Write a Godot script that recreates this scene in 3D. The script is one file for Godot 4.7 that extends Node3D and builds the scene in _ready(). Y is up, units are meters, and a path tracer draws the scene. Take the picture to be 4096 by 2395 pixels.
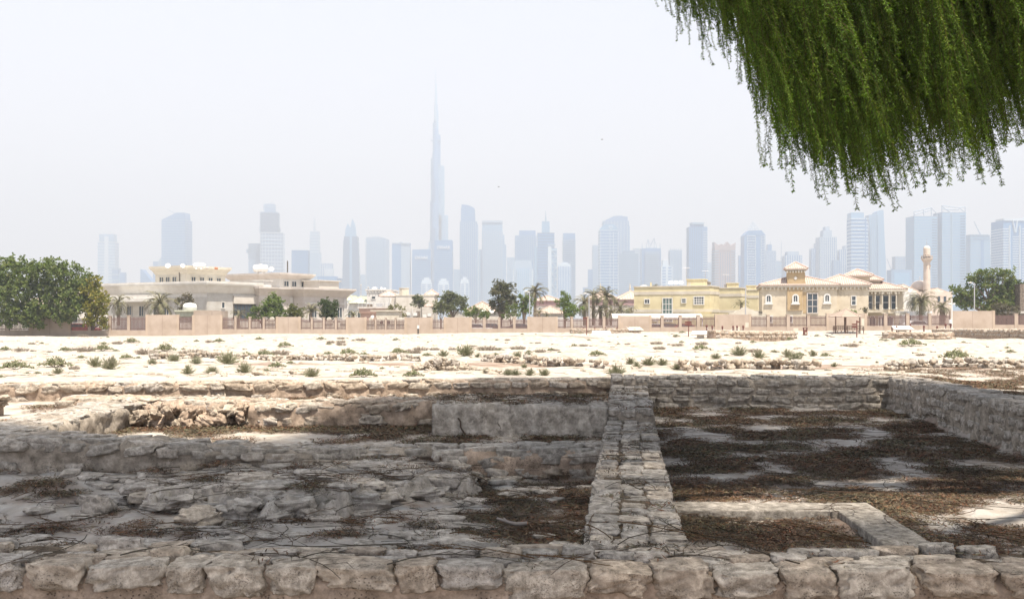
extends Node3D
# Sunlit archaeological site: stone room ruins under a weeping tree, sand field, villas and a hazy city skyline.

const EYE := 2.0
const HZ := 318.0
var rng := RandomNumberGenerator.new()
var n1 := FastNoiseLite.new()
var n2 := FastNoiseLite.new()
var taken := {}
var mat := {}


func at(px: float, py: float, d: float) -> Vector3:   # a point at that depth, metres
	return Vector3((px - 512.0) * d / 1000.0, EYE + (HZ - py) * d / 1000.0, -d)


func ax(px: float, d: float) -> float:
	return (px - 512.0) * d / 1000.0


func hh(py: float, d: float) -> float:
	return EYE + (HZ - py) * d / 1000.0


func r(a: float, b: float) -> float:
	return rng.randf_range(a, b)


# ------------------------------------------------------------------ mesh builder
class MB:
	var v := PackedVector3Array()
	var c := PackedColorArray()
	var ix := PackedInt32Array()
	var tint := Color.WHITE

	func vert(p: Vector3) -> int:
		v.append(p)
		c.append(tint)
		return v.size() - 1

	func tri(a: Vector3, b: Vector3, d: Vector3) -> void:
		var i := v.size()
		v.append(a); v.append(b); v.append(d)
		c.append(tint); c.append(tint); c.append(tint)
		ix.append(i); ix.append(i + 1); ix.append(i + 2)

	func quad(a: Vector3, b: Vector3, d: Vector3, e: Vector3) -> void:
		var i := v.size()
		v.append(a); v.append(b); v.append(d); v.append(e)
		c.append(tint); c.append(tint); c.append(tint); c.append(tint)
		ix.append(i); ix.append(i + 1); ix.append(i + 2)
		ix.append(i); ix.append(i + 2); ix.append(i + 3)

	func hexa(p: Array) -> void:   # bottom four then top four, both counter-clockwise from above starting front left
		quad(p[0], p[4], p[5], p[1])
		quad(p[1], p[5], p[6], p[2])
		quad(p[2], p[6], p[7], p[3])
		quad(p[3], p[7], p[4], p[0])
		quad(p[4], p[7], p[6], p[5])
		quad(p[0], p[1], p[2], p[3])

	func box(x0: float, x1: float, y0: float, y1: float, z0: float, z1: float) -> void:
		hexa([Vector3(x0, y0, z1), Vector3(x1, y0, z1), Vector3(x1, y0, z0), Vector3(x0, y0, z0),
			Vector3(x0, y1, z1), Vector3(x1, y1, z1), Vector3(x1, y1, z0), Vector3(x0, y1, z0)])

	func frustum(x0: float, x1: float, y0: float, z0: float, z1: float, X0: float, X1: float, y1: float, Z0: float, Z1: float) -> void:
		hexa([Vector3(x0, y0, z1), Vector3(x1, y0, z1), Vector3(x1, y0, z0), Vector3(x0, y0, z0),
			Vector3(X0, y1, Z1), Vector3(X1, y1, Z1), Vector3(X1, y1, Z0), Vector3(X0, y1, Z0)])

	func tube(pts: Array, radii: Array, n := 5) -> void:
		var first := v.size()
		for k in pts.size():
			var d: Vector3 = (pts[mini(k + 1, pts.size() - 1)] - pts[maxi(k - 1, 0)]).normalized()
			var a := d.cross(Vector3.RIGHT if absf(d.x) < 0.8 else Vector3.UP).normalized()
			var b := d.cross(a)
			for j in n:
				var t := TAU * j / n
				vert(pts[k] + (a * cos(t) + b * sin(t)) * radii[k])
		for k in pts.size() - 1:
			for j in n:
				var p := first + k * n + j
				var q := first + k * n + (j + 1) % n
				ix.append_array([p, q, p + n, q, q + n, p + n])
		for k in [0, pts.size() - 1]:
			for j in range(1, n - 1):
				var o: int = first + k * n
				if k == 0: ix.append_array([o, o + j + 1, o + j])
				else: ix.append_array([o, o + j, o + j + 1])

	func bar(a: Vector3, b: Vector3, w: float, n := 4, w2 := -1.0) -> void:
		tube([a, b], [w, w if w2 < 0 else w2], n)

	func lathe(prof: Array, n: int, o := Vector3.ZERO, sx := 1.0, sz := 1.0) -> void:   # prof: Vector2(radius, y)
		var first := v.size()
		for p in prof:
			for j in n:
				var t := TAU * (j + 0.5) / n
				vert(o + Vector3(cos(t) * p.x * sx, p.y, sin(t) * p.x * sz))
		for k in prof.size() - 1:
			for j in n:
				var p := first + k * n + j
				var q := first + k * n + (j + 1) % n
				ix.append_array([p, p + n, q, q, p + n, q + n])
		for j in range(1, n - 1):
			var o2 := first + (prof.size() - 1) * n
			ix.append_array([o2, o2 + j + 1, o2 + j])

	func prism(poly: Array, y0: float, y1: float) -> void:   # convex outline of Vector2(x, z), counter-clockwise from above
		var m := poly.size()
		for k in m:
			var a: Vector2 = poly[k]
			var b: Vector2 = poly[(k + 1) % m]
			quad(Vector3(a.x, y0, a.y), Vector3(a.x, y1, a.y), Vector3(b.x, y1, b.y), Vector3(b.x, y0, b.y))
		for k in range(1, m - 1):
			tri(Vector3(poly[0].x, y1, poly[0].y), Vector3(poly[k + 1].x, y1, poly[k + 1].y), Vector3(poly[k].x, y1, poly[k].y))

	func slab(poly: Array, z0: float, z1: float) -> void:   # outline of Vector2(x, y) given thickness from z0 (back) to z1 (front)
		var m := poly.size()
		var t := Geometry2D.triangulate_polygon(PackedVector2Array(poly))
		var cw := Geometry2D.is_polygon_clockwise(PackedVector2Array(poly))
		for k in m:
			var a: Vector2 = poly[k]
			var b: Vector2 = poly[(k + 1) % m]
			if cw: quad(Vector3(a.x, a.y, z1), Vector3(a.x, a.y, z0), Vector3(b.x, b.y, z0), Vector3(b.x, b.y, z1))
			else: quad(Vector3(a.x, a.y, z0), Vector3(a.x, a.y, z1), Vector3(b.x, b.y, z1), Vector3(b.x, b.y, z0))
		for k in range(0, t.size(), 3):
			for z in [z0, z1]:
				var p := [Vector3(poly[t[k]].x, poly[t[k]].y, z), Vector3(poly[t[k + 1]].x, poly[t[k + 1]].y, z), Vector3(poly[t[k + 2]].x, poly[t[k + 2]].y, z)]
				var nz: float = (p[2] - p[0]).cross(p[1] - p[0]).z
				if (nz > 0) == (z == z1): tri(p[0], p[1], p[2])
				else: tri(p[0], p[2], p[1])

	func put(o: MB, t: Transform3D) -> void:
		var first := v.size()
		v.append_array(t * o.v)
		c.append_array(o.c)
		for k in o.ix: ix.append(k + first)

	func mesh(smooth := false) -> ArrayMesh:
		var a := []
		a.resize(Mesh.ARRAY_MAX)
		if smooth:
			var n := PackedVector3Array()
			n.resize(v.size())
			for k in range(0, ix.size(), 3):
				var f := (v[ix[k + 2]] - v[ix[k]]).cross(v[ix[k + 1]] - v[ix[k]])
				n[ix[k]] += f; n[ix[k + 1]] += f; n[ix[k + 2]] += f
			for k in n.size(): n[k] = n[k].normalized() if n[k].length_squared() > 1e-20 else Vector3.UP
			a[Mesh.ARRAY_VERTEX] = v
			a[Mesh.ARRAY_NORMAL] = n
			a[Mesh.ARRAY_COLOR] = c
			a[Mesh.ARRAY_INDEX] = ix
		else:
			var w := PackedVector3Array()
			var n := PackedVector3Array()
			var cc := PackedColorArray()
			w.resize(ix.size()); n.resize(ix.size()); cc.resize(ix.size())
			for k in range(0, ix.size(), 3):
				var p := v[ix[k]]
				var q := v[ix[k + 1]]
				var s := v[ix[k + 2]]
				var f := (s - p).cross(q - p).normalized()
				w[k] = p; w[k + 1] = q; w[k + 2] = s
				n[k] = f; n[k + 1] = f; n[k + 2] = f
				cc[k] = c[ix[k]]; cc[k + 1] = c[ix[k + 1]]; cc[k + 2] = c[ix[k + 2]]
			a[Mesh.ARRAY_VERTEX] = w
			a[Mesh.ARRAY_NORMAL] = n
			a[Mesh.ARRAY_COLOR] = cc
		var m := ArrayMesh.new()
		m.add_surface_from_arrays(Mesh.PRIMITIVE_TRIANGLES, a)
		return m


# ------------------------------------------------------------------ nodes
func free_name(parent: Node, called: String) -> String:
	var key := str(parent.get_instance_id()) + called
	var k: int = taken.get(key, 0)
	taken[key] = k + 1
	return called if k == 0 else "%s_%03d" % [called, k]


func tag(o: Node, label: String, category: String, group := "", kind := "") -> Node:
	if label: o.set_meta("label", label)
	if category: o.set_meta("category", category)
	if group: o.set_meta("group", group)
	if kind: o.set_meta("kind", kind)
	return o


func thing(called: String, label: String, category: String, where := Vector3.ZERO, turn := 0.0, group := "") -> Node3D:
	var o := Node3D.new()
	o.name = free_name(self, called)
	add_child(o)
	o.position = where
	o.rotation.y = turn
	tag(o, label, category, group)
	return o


func part(called: String, m: Mesh, material: Material, parent: Node, where := Vector3.ZERO, kind := "") -> MeshInstance3D:
	var o := MeshInstance3D.new()
	o.name = free_name(parent, called)
	o.mesh = m
	o.material_override = material
	parent.add_child(o)
	o.position = where
	if kind: o.set_meta("kind", kind)
	return o


func copy(o: Node3D, label := "", where := Vector3.INF, turn := 0.0, size := 1.0) -> Node3D:
	var k: Node3D = o.duplicate()
	k.name = free_name(self, counterless(o.name))
	add_child(k)
	if where != Vector3.INF:
		k.position = where
		k.rotation.y = turn
		k.scale = Vector3.ONE * size
	if label: k.set_meta("label", label)
	return k


func counterless(s: String) -> String:
	return s.left(s.length() - 4) if s.length() > 4 and s[s.length() - 4] == "_" and s.right(3).is_valid_int() else s


func stuff(called: String, m: Mesh, material: Material, parent: Node, places: Array, tints: Array = []) -> MultiMeshInstance3D:
	var mm := MultiMesh.new()
	mm.transform_format = MultiMesh.TRANSFORM_3D
	mm.use_colors = tints.size() > 0
	mm.mesh = m
	mm.instance_count = places.size()
	for k in places.size():
		mm.set_instance_transform(k, places[k])
		if tints.size(): mm.set_instance_color(k, tints[k])
	var o := MultiMeshInstance3D.new()
	o.multimesh = mm
	o.material_override = material
	o.name = free_name(parent, called)
	parent.add_child(o)
	o.set_meta("kind", "stuff")
	return o


# ------------------------------------------------------------------ materials
func lin(a: float, b: float, c: float) -> Color:
	return Color(a, b, c).linear_to_srgb()


func noise_tex(freq: float, kind: int, dark: Color, light: Color, size := 512, octaves := 4, seed_ := 1, mid := 0.5) -> NoiseTexture2D:
	var n := FastNoiseLite.new()
	n.noise_type = kind
	n.seed = seed_
	n.frequency = freq
	n.fractal_octaves = octaves
	var t := NoiseTexture2D.new()
	t.width = size
	t.height = size
	t.seamless = true
	t.noise = n
	var g := Gradient.new()
	g.set_color(0, dark)
	g.set_color(1, light)
	g.add_point(mid, dark.lerp(light, 0.5))
	t.color_ramp = g
	return t


func paint(key: String, color: Color, rough := 0.9, metal := 0.0) -> StandardMaterial3D:
	var m := StandardMaterial3D.new()
	m.albedo_color = color
	m.roughness = rough
	m.metallic = metal
	m.metallic_specular = 0.4
	m.resource_name = key
	mat[key] = m
	return m


func textured(key: String, color: Color, tex: Texture2D, scale_: float, bump: Texture2D = null, bump_cm := 0.0, rough := 0.92, vcol := false) -> StandardMaterial3D:
	var m := paint(key, color, rough)
	m.albedo_texture = tex
	m.uv1_triplanar = true
	m.uv1_world_triplanar = true
	m.uv1_scale = Vector3.ONE * scale_
	m.metallic_specular = 0.25
	if bump:
		m.heightmap_enabled = true
		m.heightmap_texture = bump
		m.heightmap_scale = bump_cm
	m.vertex_color_use_as_albedo = vcol
	return m


func rock_textures() -> Array:   # weathered coral stone: mottled grain, bedding streaks and dark pits; and its relief
	var a := FastNoiseLite.new()
	a.noise_type = FastNoiseLite.TYPE_SIMPLEX_SMOOTH
	a.seed = 5
	a.frequency = 0.012
	a.fractal_octaves = 6
	a.fractal_gain = 0.7
	var b := FastNoiseLite.new()
	b.noise_type = FastNoiseLite.TYPE_CELLULAR
	b.seed = 9
	b.frequency = 0.085
	b.fractal_type = FastNoiseLite.FRACTAL_NONE
	b.cellular_return_type = FastNoiseLite.RETURN_DISTANCE
	var c := FastNoiseLite.new()
	c.noise_type = FastNoiseLite.TYPE_SIMPLEX_SMOOTH
	c.seed = 77
	c.frequency = 0.006
	c.fractal_octaves = 3
	var N := 512
	var ia := a.get_seamless_image(N, N)
	var ib := b.get_seamless_image(N, N)
	var ic := c.get_seamless_image(N, N)
	var da := ia.get_data()
	var db := ib.get_data()
	var dc := ic.get_data()
	var tone := PackedByteArray()
	var high := PackedByteArray()
	tone.resize(N * N * 3)
	high.resize(N * N)
	for k in N * N:
		var g := da[k] / 255.0
		var pit := 1.0 - smoothstep(0.05, 0.22, db[k] / 255.0)
		pit *= smoothstep(0.45, 0.7, dc[k] / 255.0)
		var v := clampf(0.50 + 0.58 * g, 0.0, 1.0) * (1.0 - 0.34 * pit)
		tone[k * 3] = int(255 * v)
		tone[k * 3 + 1] = int(255 * v * (0.985 - 0.02 * (1.0 - g)))
		tone[k * 3 + 2] = int(255 * v * (0.97 - 0.05 * (1.0 - g)))
		high[k] = int(255 * clampf(0.25 + 0.75 * g - 0.5 * pit, 0.0, 1.0))
	return [ImageTexture.create_from_image(Image.create_from_data(N, N, false, Image.FORMAT_RGB8, tone)), ImageTexture.create_from_image(Image.create_from_data(N, N, false, Image.FORMAT_L8, high))]


func make_materials() -> void:
	var S := FastNoiseLite.TYPE_SIMPLEX_SMOOTH
	var C := FastNoiseLite.TYPE_CELLULAR
	var pair := rock_textures()
	var grain: Texture2D = pair[0]
	var pits: Texture2D = pair[1]
	var sandtex := noise_tex(0.012, S, Color(0.80, 0.77, 0.74), Color(1, 1, 1), 512, 6, 5)
	var sandbump := noise_tex(0.03, S, Color(0, 0, 0), Color(1, 1, 1), 512, 5, 6)
	var plast := noise_tex(0.008, S, Color(0.88, 0.865, 0.845), Color(1, 1, 1), 512, 6, 9, 0.42)
	textured("sand", lin(1, 1, 1), sandtex, 0.45, sandbump, 2.5, 0.98, true)
	var tones := [[0.60, 0.53, 0.45], [0.54, 0.475, 0.405], [0.64, 0.59, 0.525], [0.57, 0.495, 0.415], [0.60, 0.565, 0.525], [0.65, 0.59, 0.515]]
	for k in 6:
		textured("stone%d" % k, lin(tones[k][0], tones[k][1], tones[k][2]), grain, 1.1 + 0.13 * k, pits, 1.2)
	var greys := [[0.49, 0.47, 0.44], [0.54, 0.515, 0.48], [0.46, 0.44, 0.41], [0.58, 0.555, 0.52]]
	for k in 4:
		textured("greystone%d" % k, lin(greys[k][0], greys[k][1], greys[k][2]), grain, 1.2 + 0.15 * k, pits, 1.2)
	textured("mortar", lin(0.54, 0.44, 0.36), grain, 0.8, pits, 1.2)
	textured("greymortar", lin(0.45, 0.41, 0.36), grain, 0.8, pits, 1.2)
	textured("soil", lin(0.17, 0.135, 0.10), grain, 1.5, pits, 1.0)
	textured("plaster", lin(0.58, 0.55, 0.51), grain, 0.9, pits, 1.2)
	textured("curb", lin(0.40, 0.38, 0.35), grain, 1.3, pits, 0.8)
	textured("wallpaint", lin(0.44, 0.365, 0.305), plast, 0.12, null, 0.0, 0.9)
	textured("wallrepaint", lin(0.47, 0.385, 0.31), plast, 0.12, null, 0.0, 0.9)
	textured("cream", lin(0.60, 0.56, 0.48), plast, 0.15)
	textured("villa", lin(0.64, 0.57, 0.45), plast, 0.15)
	textured("villatan", lin(0.50, 0.38, 0.23), plast, 0.15)
	textured("yellow", lin(0.66, 0.59, 0.385), plast, 0.15)
	textured("white", lin(0.66, 0.65, 0.63), plast, 0.15)
	textured("offwhite", lin(0.58, 0.55, 0.50), plast, 0.15)
	textured("mansion", lin(0.50, 0.485, 0.455), plast, 0.2)
	textured("mansionlight", lin(0.66, 0.645, 0.61), plast, 0.2)
	textured("mansionpink", lin(0.57, 0.53, 0.495), plast, 0.2)
	textured("brownhouse", lin(0.52, 0.36, 0.30), plast, 0.2)
	textured("mauve", lin(0.42, 0.29, 0.29), plast, 0.2)
	textured("concrete", lin(0.52, 0.49, 0.45), plast, 0.3)
	textured("pavement", lin(0.55, 0.52, 0.47), plast, 0.3)
	textured("minaret", lin(0.64, 0.55, 0.48), plast, 0.15)
	textured("rooftile", lin(0.52, 0.42, 0.37), plast, 0.4)
	textured("paletile", lin(0.50, 0.41, 0.35), plast, 0.4)
	textured("greentile", lin(0.50, 0.52, 0.42), plast, 0.4)
	textured("greywall", lin(0.30, 0.26, 0.23), grain, 0.4)
	textured("slab", lin(0.56, 0.53, 0.48), plast, 0.6)
	paint("rail", lin(0.15, 0.095, 0.085), 0.7)
	paint("darkwood", lin(0.10, 0.06, 0.045), 0.7)
	paint("redbrown", lin(0.13, 0.045, 0.035), 0.6)
	paint("shingle", lin(0.34, 0.27, 0.22), 0.9)
	paint("glass", lin(0.05, 0.065, 0.08), 0.12)
	paint("greenglass", lin(0.10, 0.15, 0.14), 0.12)
	paint("frame", lin(0.62, 0.61, 0.58), 0.6)
	paint("darkframe", lin(0.08, 0.07, 0.06), 0.6)
	paint("metal", lin(0.45, 0.45, 0.46), 0.45, 0.3)
	paint("whitemetal", lin(0.62, 0.61, 0.59), 0.5)
	paint("tank", lin(0.66, 0.65, 0.62), 0.5)
	paint("rust", lin(0.40, 0.17, 0.09), 0.8)
	paint("carwhite", lin(0.72, 0.72, 0.72), 0.25)
	paint("cardark", lin(0.06, 0.065, 0.08), 0.25)
	paint("carred", lin(0.35, 0.06, 0.06), 0.25)
	paint("tyre", lin(0.03, 0.03, 0.03), 0.9)
	paint("bark", lin(0.16, 0.12, 0.09), 0.95)
	paint("palmbark", lin(0.22, 0.17, 0.13), 0.95)
	paint("twig", lin(0.09, 0.065, 0.05), 0.95)
	paint("cutwood", lin(0.34, 0.14, 0.06), 0.9)
	paint("deadwood", lin(0.24, 0.21, 0.19), 0.95)
	paint("signwhite", lin(0.85, 0.85, 0.85), 0.6)
	paint("bird", lin(0.08, 0.08, 0.08), 0.9)
	for f in ["leaf", "litter", "shrub", "palmleaf", "willow"]:
		var m := paint(f, Color.WHITE, 0.75)
		m.vertex_color_use_as_albedo = true
		m.cull_mode = BaseMaterial3D.CULL_DISABLED
		m.metallic_specular = 0.2
		if f in ["leaf", "willow"]:
			m.backlight_enabled = true
			m.backlight = Color(0.85, 0.9, 0.35)
	# towers
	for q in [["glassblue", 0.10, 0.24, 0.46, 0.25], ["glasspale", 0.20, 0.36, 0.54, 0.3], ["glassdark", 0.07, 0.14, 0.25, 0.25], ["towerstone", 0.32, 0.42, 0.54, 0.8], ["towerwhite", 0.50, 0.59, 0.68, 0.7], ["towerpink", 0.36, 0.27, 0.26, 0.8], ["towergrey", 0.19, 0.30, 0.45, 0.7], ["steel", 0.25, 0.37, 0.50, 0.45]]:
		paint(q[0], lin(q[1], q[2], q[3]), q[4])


func _ready() -> void:
	rng.seed = 20240607
	n1.seed = 11
	n1.frequency = 1.0
	n1.fractal_octaves = 4
	n2.seed = 23
	n2.frequency = 1.0
	n2.fractal_octaves = 3
	make_materials()
	# camera: level, the lens shifted up a little, 27 mm-like view
	var cam := Camera3D.new()
	cam.name = "camera"
	add_child(cam)
	cam.position = Vector3(0, EYE, 0)
	cam.set_frustum(0.1 * 598.0 / 1000.0, Vector2(0, 0.1 * 19.0 / 1000.0), 0.1, 9000.0)
	cam.current = true
	var sky := ProceduralSkyMaterial.new()
	sky.sky_top_color = lin(0.245, 0.275, 0.355)
	sky.sky_horizon_color = lin(0.74, 0.70, 0.67)
	sky.sky_curve = 0.1
	sky.ground_horizon_color = lin(0.78, 0.76, 0.72)
	sky.ground_bottom_color = lin(0.55, 0.5, 0.42)
	sky.sun_angle_max = 0.0
	var env := Environment.new()
	env.background_mode = Environment.BG_SKY
	env.sky = Sky.new()
	env.sky.sky_material = sky
	env.tonemap_mode = Environment.TONE_MAPPER_LINEAR
	env.tonemap_exposure = 2.9
	env.sdfgi_enabled = true
	env.ssao_enabled = true
	env.ssil_enabled = true
	env.fog_enabled = true
	env.fog_density = 0.0005
	env.fog_light_color = lin(0.85, 0.91, 1.0)
	var we := WorldEnvironment.new()
	we.name = "world_environment"
	we.environment = env
	add_child(we)
	var sun := DirectionalLight3D.new()
	sun.name = "sun"
	sun.light_energy = 1.6
	sun.light_color = Color(1.0, 0.96, 0.9)
	sun.light_angular_distance = 0.8
	sun.shadow_enabled = true
	add_child(sun)
	sun.look_at_from_position(Vector3(0.17, 0.93, 0.32), Vector3.ZERO, Vector3.UP)
	build_ground()
	build_ruins()
	build_big_tree()
	build_litter()
	build_skyline()
	build_houses()
	build_boundary()
	build_trees()
	build_site()
	build_shrubs()


# ------------------------------------------------------------------ ground
func xdiv(d: float) -> float:
	return 0.775 + 0.1137 * (d - 6.3)


func xright(d: float) -> float:
	return 7.69 + 0.133 * (d - 20.4)


func dfront(x: float) -> float:
	return 5.93 - 0.0375 * x


func dback(x: float) -> float:   # front face of the back wall
	return 20.4 + 0.125 * minf(x - 2.3, 0.0)


func step_to(a: float, b: float, x: float) -> float:
	return smoothstep(a, b, x)


func pieces(xs: Array, ys: Array, x: float) -> float:
	if x <= xs[0]: return ys[0]
	for k in xs.size() - 1:
		if x < xs[k + 1]: return lerpf(ys[k], ys[k + 1], smoothstep(xs[k], xs[k + 1], x))
	return ys[-1]


func ground_h(x: float, d: float) -> float:
	var far := pieces([-80.0, -45.0, -30.0, -18.0, 0.0, 30.0, 66.0], [-0.15, -0.2, 0.12, 0.02, 0.25, 0.38, 0.66], x * 125.0 / maxf(d, 60.0))
	var o := lerpf(0.72, far, clampf((d - 22.0) / 88.0, 0.0, 1.0))
	if d > 22.0:
		var dune := n1.get_noise_2d(x * 0.045, d * 0.07) * 0.55
		o += dune * smoothstep(24.0, 60.0, d) * (1.0 - smoothstep(104.0, 122.0, d)) + n2.get_noise_2d(x * 0.35, d * 0.35) * 0.07
	elif d > 12.0:
		o += n2.get_noise_2d(x * 0.5, d * 0.5) * 0.03
	if d > 130.0: return lerpf(o, -0.1, smoothstep(130.0, 150.0, d))
	# inside the ruin
	if d < 22.0 and x > -9.0 and x < xright(d) + 0.3:
		var right := step_to(-0.15, 0.1, x - xdiv(d))
		var back := 1.0 - step_to(0.1, 0.4, d - dback(x))
		var room := 0.15 + n2.get_noise_2d(x * 0.7, d * 0.7) * 0.05
		var lowleft := 0.15 + n2.get_noise_2d(x * 0.9 + 7.0, d * 0.9) * 0.07 + 0.18 * smoothstep(-2.5, -4.6, x) * smoothstep(8.8, 10.6, d)
		var left := lowleft
		left = lerpf(left, 0.36 + n2.get_noise_2d(x * 0.8, d * 0.8) * 0.03, step_to(11.3, 12.2, d))
		left = lerpf(left, 0.43, step_to(15.4, 15.9, d))
		var h := lerpf(left, room, right)
		var edge := 1.0 - step_to(-0.05, 0.25, x - xright(d) )
		return lerpf(o, h, back * edge)
	if d < 22.0 and x <= -9.0:
		return lerpf(o, 0.43, 1.0 - step_to(0.1, 0.4, d - dback(x)))
	return o


func litter_amount(x: float, d: float) -> float:   # 0 bare sand .. 1 thick leaf litter
	var a := n1.get_noise_2d(x * 0.75, d * 0.75)
	var b := n2.get_noise_2d(x * 2.3 + 3.0, d * 2.3)
	var v := a + 0.35 * b
	if d < 22.0 and x < xright(d) and d < dback(x):
		if x > xdiv(d): return clampf(0.44 + v * 2.1, 0.05, 1.0)
		if d < 11.3: return clampf(0.02 + (n1.get_noise_2d(x * 1.3, d * 1.3) + 0.4 * b) * 1.9 + 0.75 * smoothstep(-1.0, 0.6, x), 0.0, 1.0)
		if d < 15.4: return clampf(v * 1.5 + 0.9 * smoothstep(13.9, 14.5, d) + 0.25 * smoothstep(-2.0, -1.0, x), 0.0, 1.0)
		return clampf(v * 1.2 + 0.6 * smoothstep(0.8, 0.1, dback(x) - d), 0.0, 1.0)
	if d > 11.0 and x > xright(d): return clampf(0.4 + v * 2.2, 0.0, 1.0) * (1.0 - smoothstep(23.0, 30.0, d)) * smoothstep(0.0, 2.5, x - xright(d) + 1.0 - maxf(0.0, d - 22.0) * 0.25)
	return 0.0


func dust(x: float, d: float) -> float:   # brown dust and droppings lying on the open sand
	if d < 21.0 or d > 45.0: return litter_amount(x, d) * 0.75
	var row := pieces([-30.0, -11.0, -3.0, 3.0, 5.2, 20.0], [33.0, 31.0, 29.5, 28.5, 27.5, 27.5], x)
	var u := row - d
	var a := smoothstep(-0.2, 0.3, u) * (1.0 - smoothstep(1.0, 2.6, u)) * smoothstep(-11.0, -5.0, x)
	return clampf(a * (0.55 + n1.get_noise_2d(x * 0.6, d * 0.9) * 1.6), 0.0, 0.75) + litter_amount(x, d) * 0.6


func build_ground() -> void:
	var xs := []
	var x := -11.5
	while x < 9.5:
		xs.append(x)
		x += 0.13
	var s := 0.16
	while x < 5200.0:
		xs.append(x)
		x += s
		s *= 1.07
	var left := []
	x = -11.63
	s = 0.16
	while x > -5200.0:
		left.push_front(x)
		x -= s
		s *= 1.07
	xs = left + xs
	var ds := []
	var d := -60.0
	while d < 4.0:
		ds.append(d)
		d += 4.0
	d = 5.0
	s = 0.13
	while d < 5400.0:
		ds.append(d)
		if d > 22.0: s *= 1.018 if d < 130.0 else 1.15
		d += s
	var m := MB.new()
	var W := xs.size()
	for j in ds.size():
		for i in W:
			var h := ground_h(xs[i], ds[j])
			var k := dust(xs[i], ds[j]) if ds[j] < 50.0 and absf(xs[i]) < 60.0 else 0.0
			var sand := Color(0.53, 0.49, 0.435)
			sand = sand.lerp(Color(0.48, 0.435, 0.38), clampf(0.5 + n1.get_noise_2d(xs[i] * 0.2, ds[j] * 0.5) * 1.3 + n2.get_noise_2d(xs[i] * 1.1, ds[j] * 2.2) * 0.8, 0.0, 1.0) * 0.75)
			if ds[j] < dback(xs[i]) + 0.2 and xs[i] < xright(ds[j]) + 0.2 and xs[i] > -12.0:   # trodden grey floor, painted darker only where shaded; sunlit back room stays sand coloured
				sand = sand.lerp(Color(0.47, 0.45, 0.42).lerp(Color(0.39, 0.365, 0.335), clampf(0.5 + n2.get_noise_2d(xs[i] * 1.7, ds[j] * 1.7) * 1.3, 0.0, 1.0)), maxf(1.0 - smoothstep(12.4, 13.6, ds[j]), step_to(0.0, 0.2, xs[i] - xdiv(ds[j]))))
			if ds[j] > 126.0: sand = Color(0.36, 0.33, 0.29)
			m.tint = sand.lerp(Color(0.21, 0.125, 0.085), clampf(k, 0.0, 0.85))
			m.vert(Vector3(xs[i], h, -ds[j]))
	for j in ds.size() - 1:
		for i in W - 1:
			var p := j * W + i
			m.ix.append_array([p, p + W, p + 1, p + 1, p + W, p + W + 1])
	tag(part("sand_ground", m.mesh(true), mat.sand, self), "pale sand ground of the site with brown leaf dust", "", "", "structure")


# ------------------------------------------------------------------ masonry
func stone_mesh(n: int, seed_: int, power := 4.0, rough := 0.16, level := 9.0) -> ArrayMesh:   # level: where a worn flat top cuts it off
	var f := FastNoiseLite.new()
	f.seed = seed_
	f.frequency = 0.55
	f.fractal_octaves = 4
	f.fractal_gain = 0.55
	var m := MB.new()
	var known := {}
	var shear := Vector3(sin(seed_ * 1.7) * 0.22, sin(seed_ * 2.9) * 0.12, sin(seed_ * 4.3) * 0.18)
	for axis in 3:
		for side in [-1, 1]:
			for i in n:
				for j in n:
					var q := []
					for o in [[0, 0], [1, 0], [1, 1], [0, 1]]:
						var g := [0, 0, 0]
						g[axis] = n if side > 0 else 0
						g[(axis + 1) % 3] = i + o[0]
						g[(axis + 2) % 3] = j + o[1]
						var key: int = g[0] * 1024 + g[1] * 32 + g[2]
						if not known.has(key):
							var p := Vector3(g[0], g[1], g[2]) * (2.0 / n) - Vector3.ONE
							p = Vector3(sin(p.x * 1.2) / sin(1.2), sin(p.y * 1.2) / sin(1.2), sin(p.z * 1.2) / sin(1.2))
							var e := pow(pow(absf(p.x), power) + pow(absf(p.y), power) + pow(absf(p.z), power), 1.0 / power)
							p /= e
							p += Vector3(shear.x * p.y + shear.z * p.z * 0.5, shear.y * p.x, shear.z * p.x * 0.6) * 0.6
							p *= 1.0 + f.get_noise_3d(p.x * 2.0, p.y * 2.0, p.z * 2.0) * rough * 2.0 + f.get_noise_3d(p.x * 6.0 + 9.0, p.y * 6.0, p.z * 6.0) * rough * 0.9 - 0.16 * smoothstep(0.12, 0.32, f.get_noise_3d(p.x * 2.6 + 40.0, p.y * 2.6, p.z * 2.6)) * rough / 0.15
							if p.y > level: p.y = level + (p.y - level) * 0.16 + f.get_noise_3d(p.x * 3.0, 50.0, p.z * 3.0) * 0.05
							known[key] = m.vert(p * 0.5)
						q.append(known[key])
					if side > 0: m.ix.append_array([q[0], q[2], q[1], q[0], q[3], q[2]])
					else: m.ix.append_array([q[0], q[1], q[2], q[0], q[2], q[3]])
	return m.mesh(true)


var big := []
var mid := []
var small := []
var rugged := []


func along(rows: Array, s: float) -> Array:   # [x, d, dx, dd, half, base, top]
	var k := 0
	while k < rows.size() - 2 and s > rows[k][5]:
		s -= rows[k][5]
		k += 1
	var a: Array = rows[k]
	var b: Array = rows[k + 1]
	var u := clampf(s / a[5], 0.0, 1.0)
	return [lerpf(a[0], b[0], u), lerpf(a[1], b[1], u), (b[0] - a[0]) / a[5], (b[1] - a[1]) / a[5], lerpf(a[2], b[2], u), lerpf(a[3], b[3], u), lerpf(a[4], b[4], u)]


func measured(rows: Array) -> float:   # rows of [x, d, half, base, top]; adds each stretch's length
	var total := 0.0
	for k in rows.size() - 1:
		var l := Vector2(rows[k + 1][0] - rows[k][0], rows[k + 1][1] - rows[k][1]).length()
		rows[k].append(l)
		total += l
	rows[-1].append(0.01)
	return total


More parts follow.
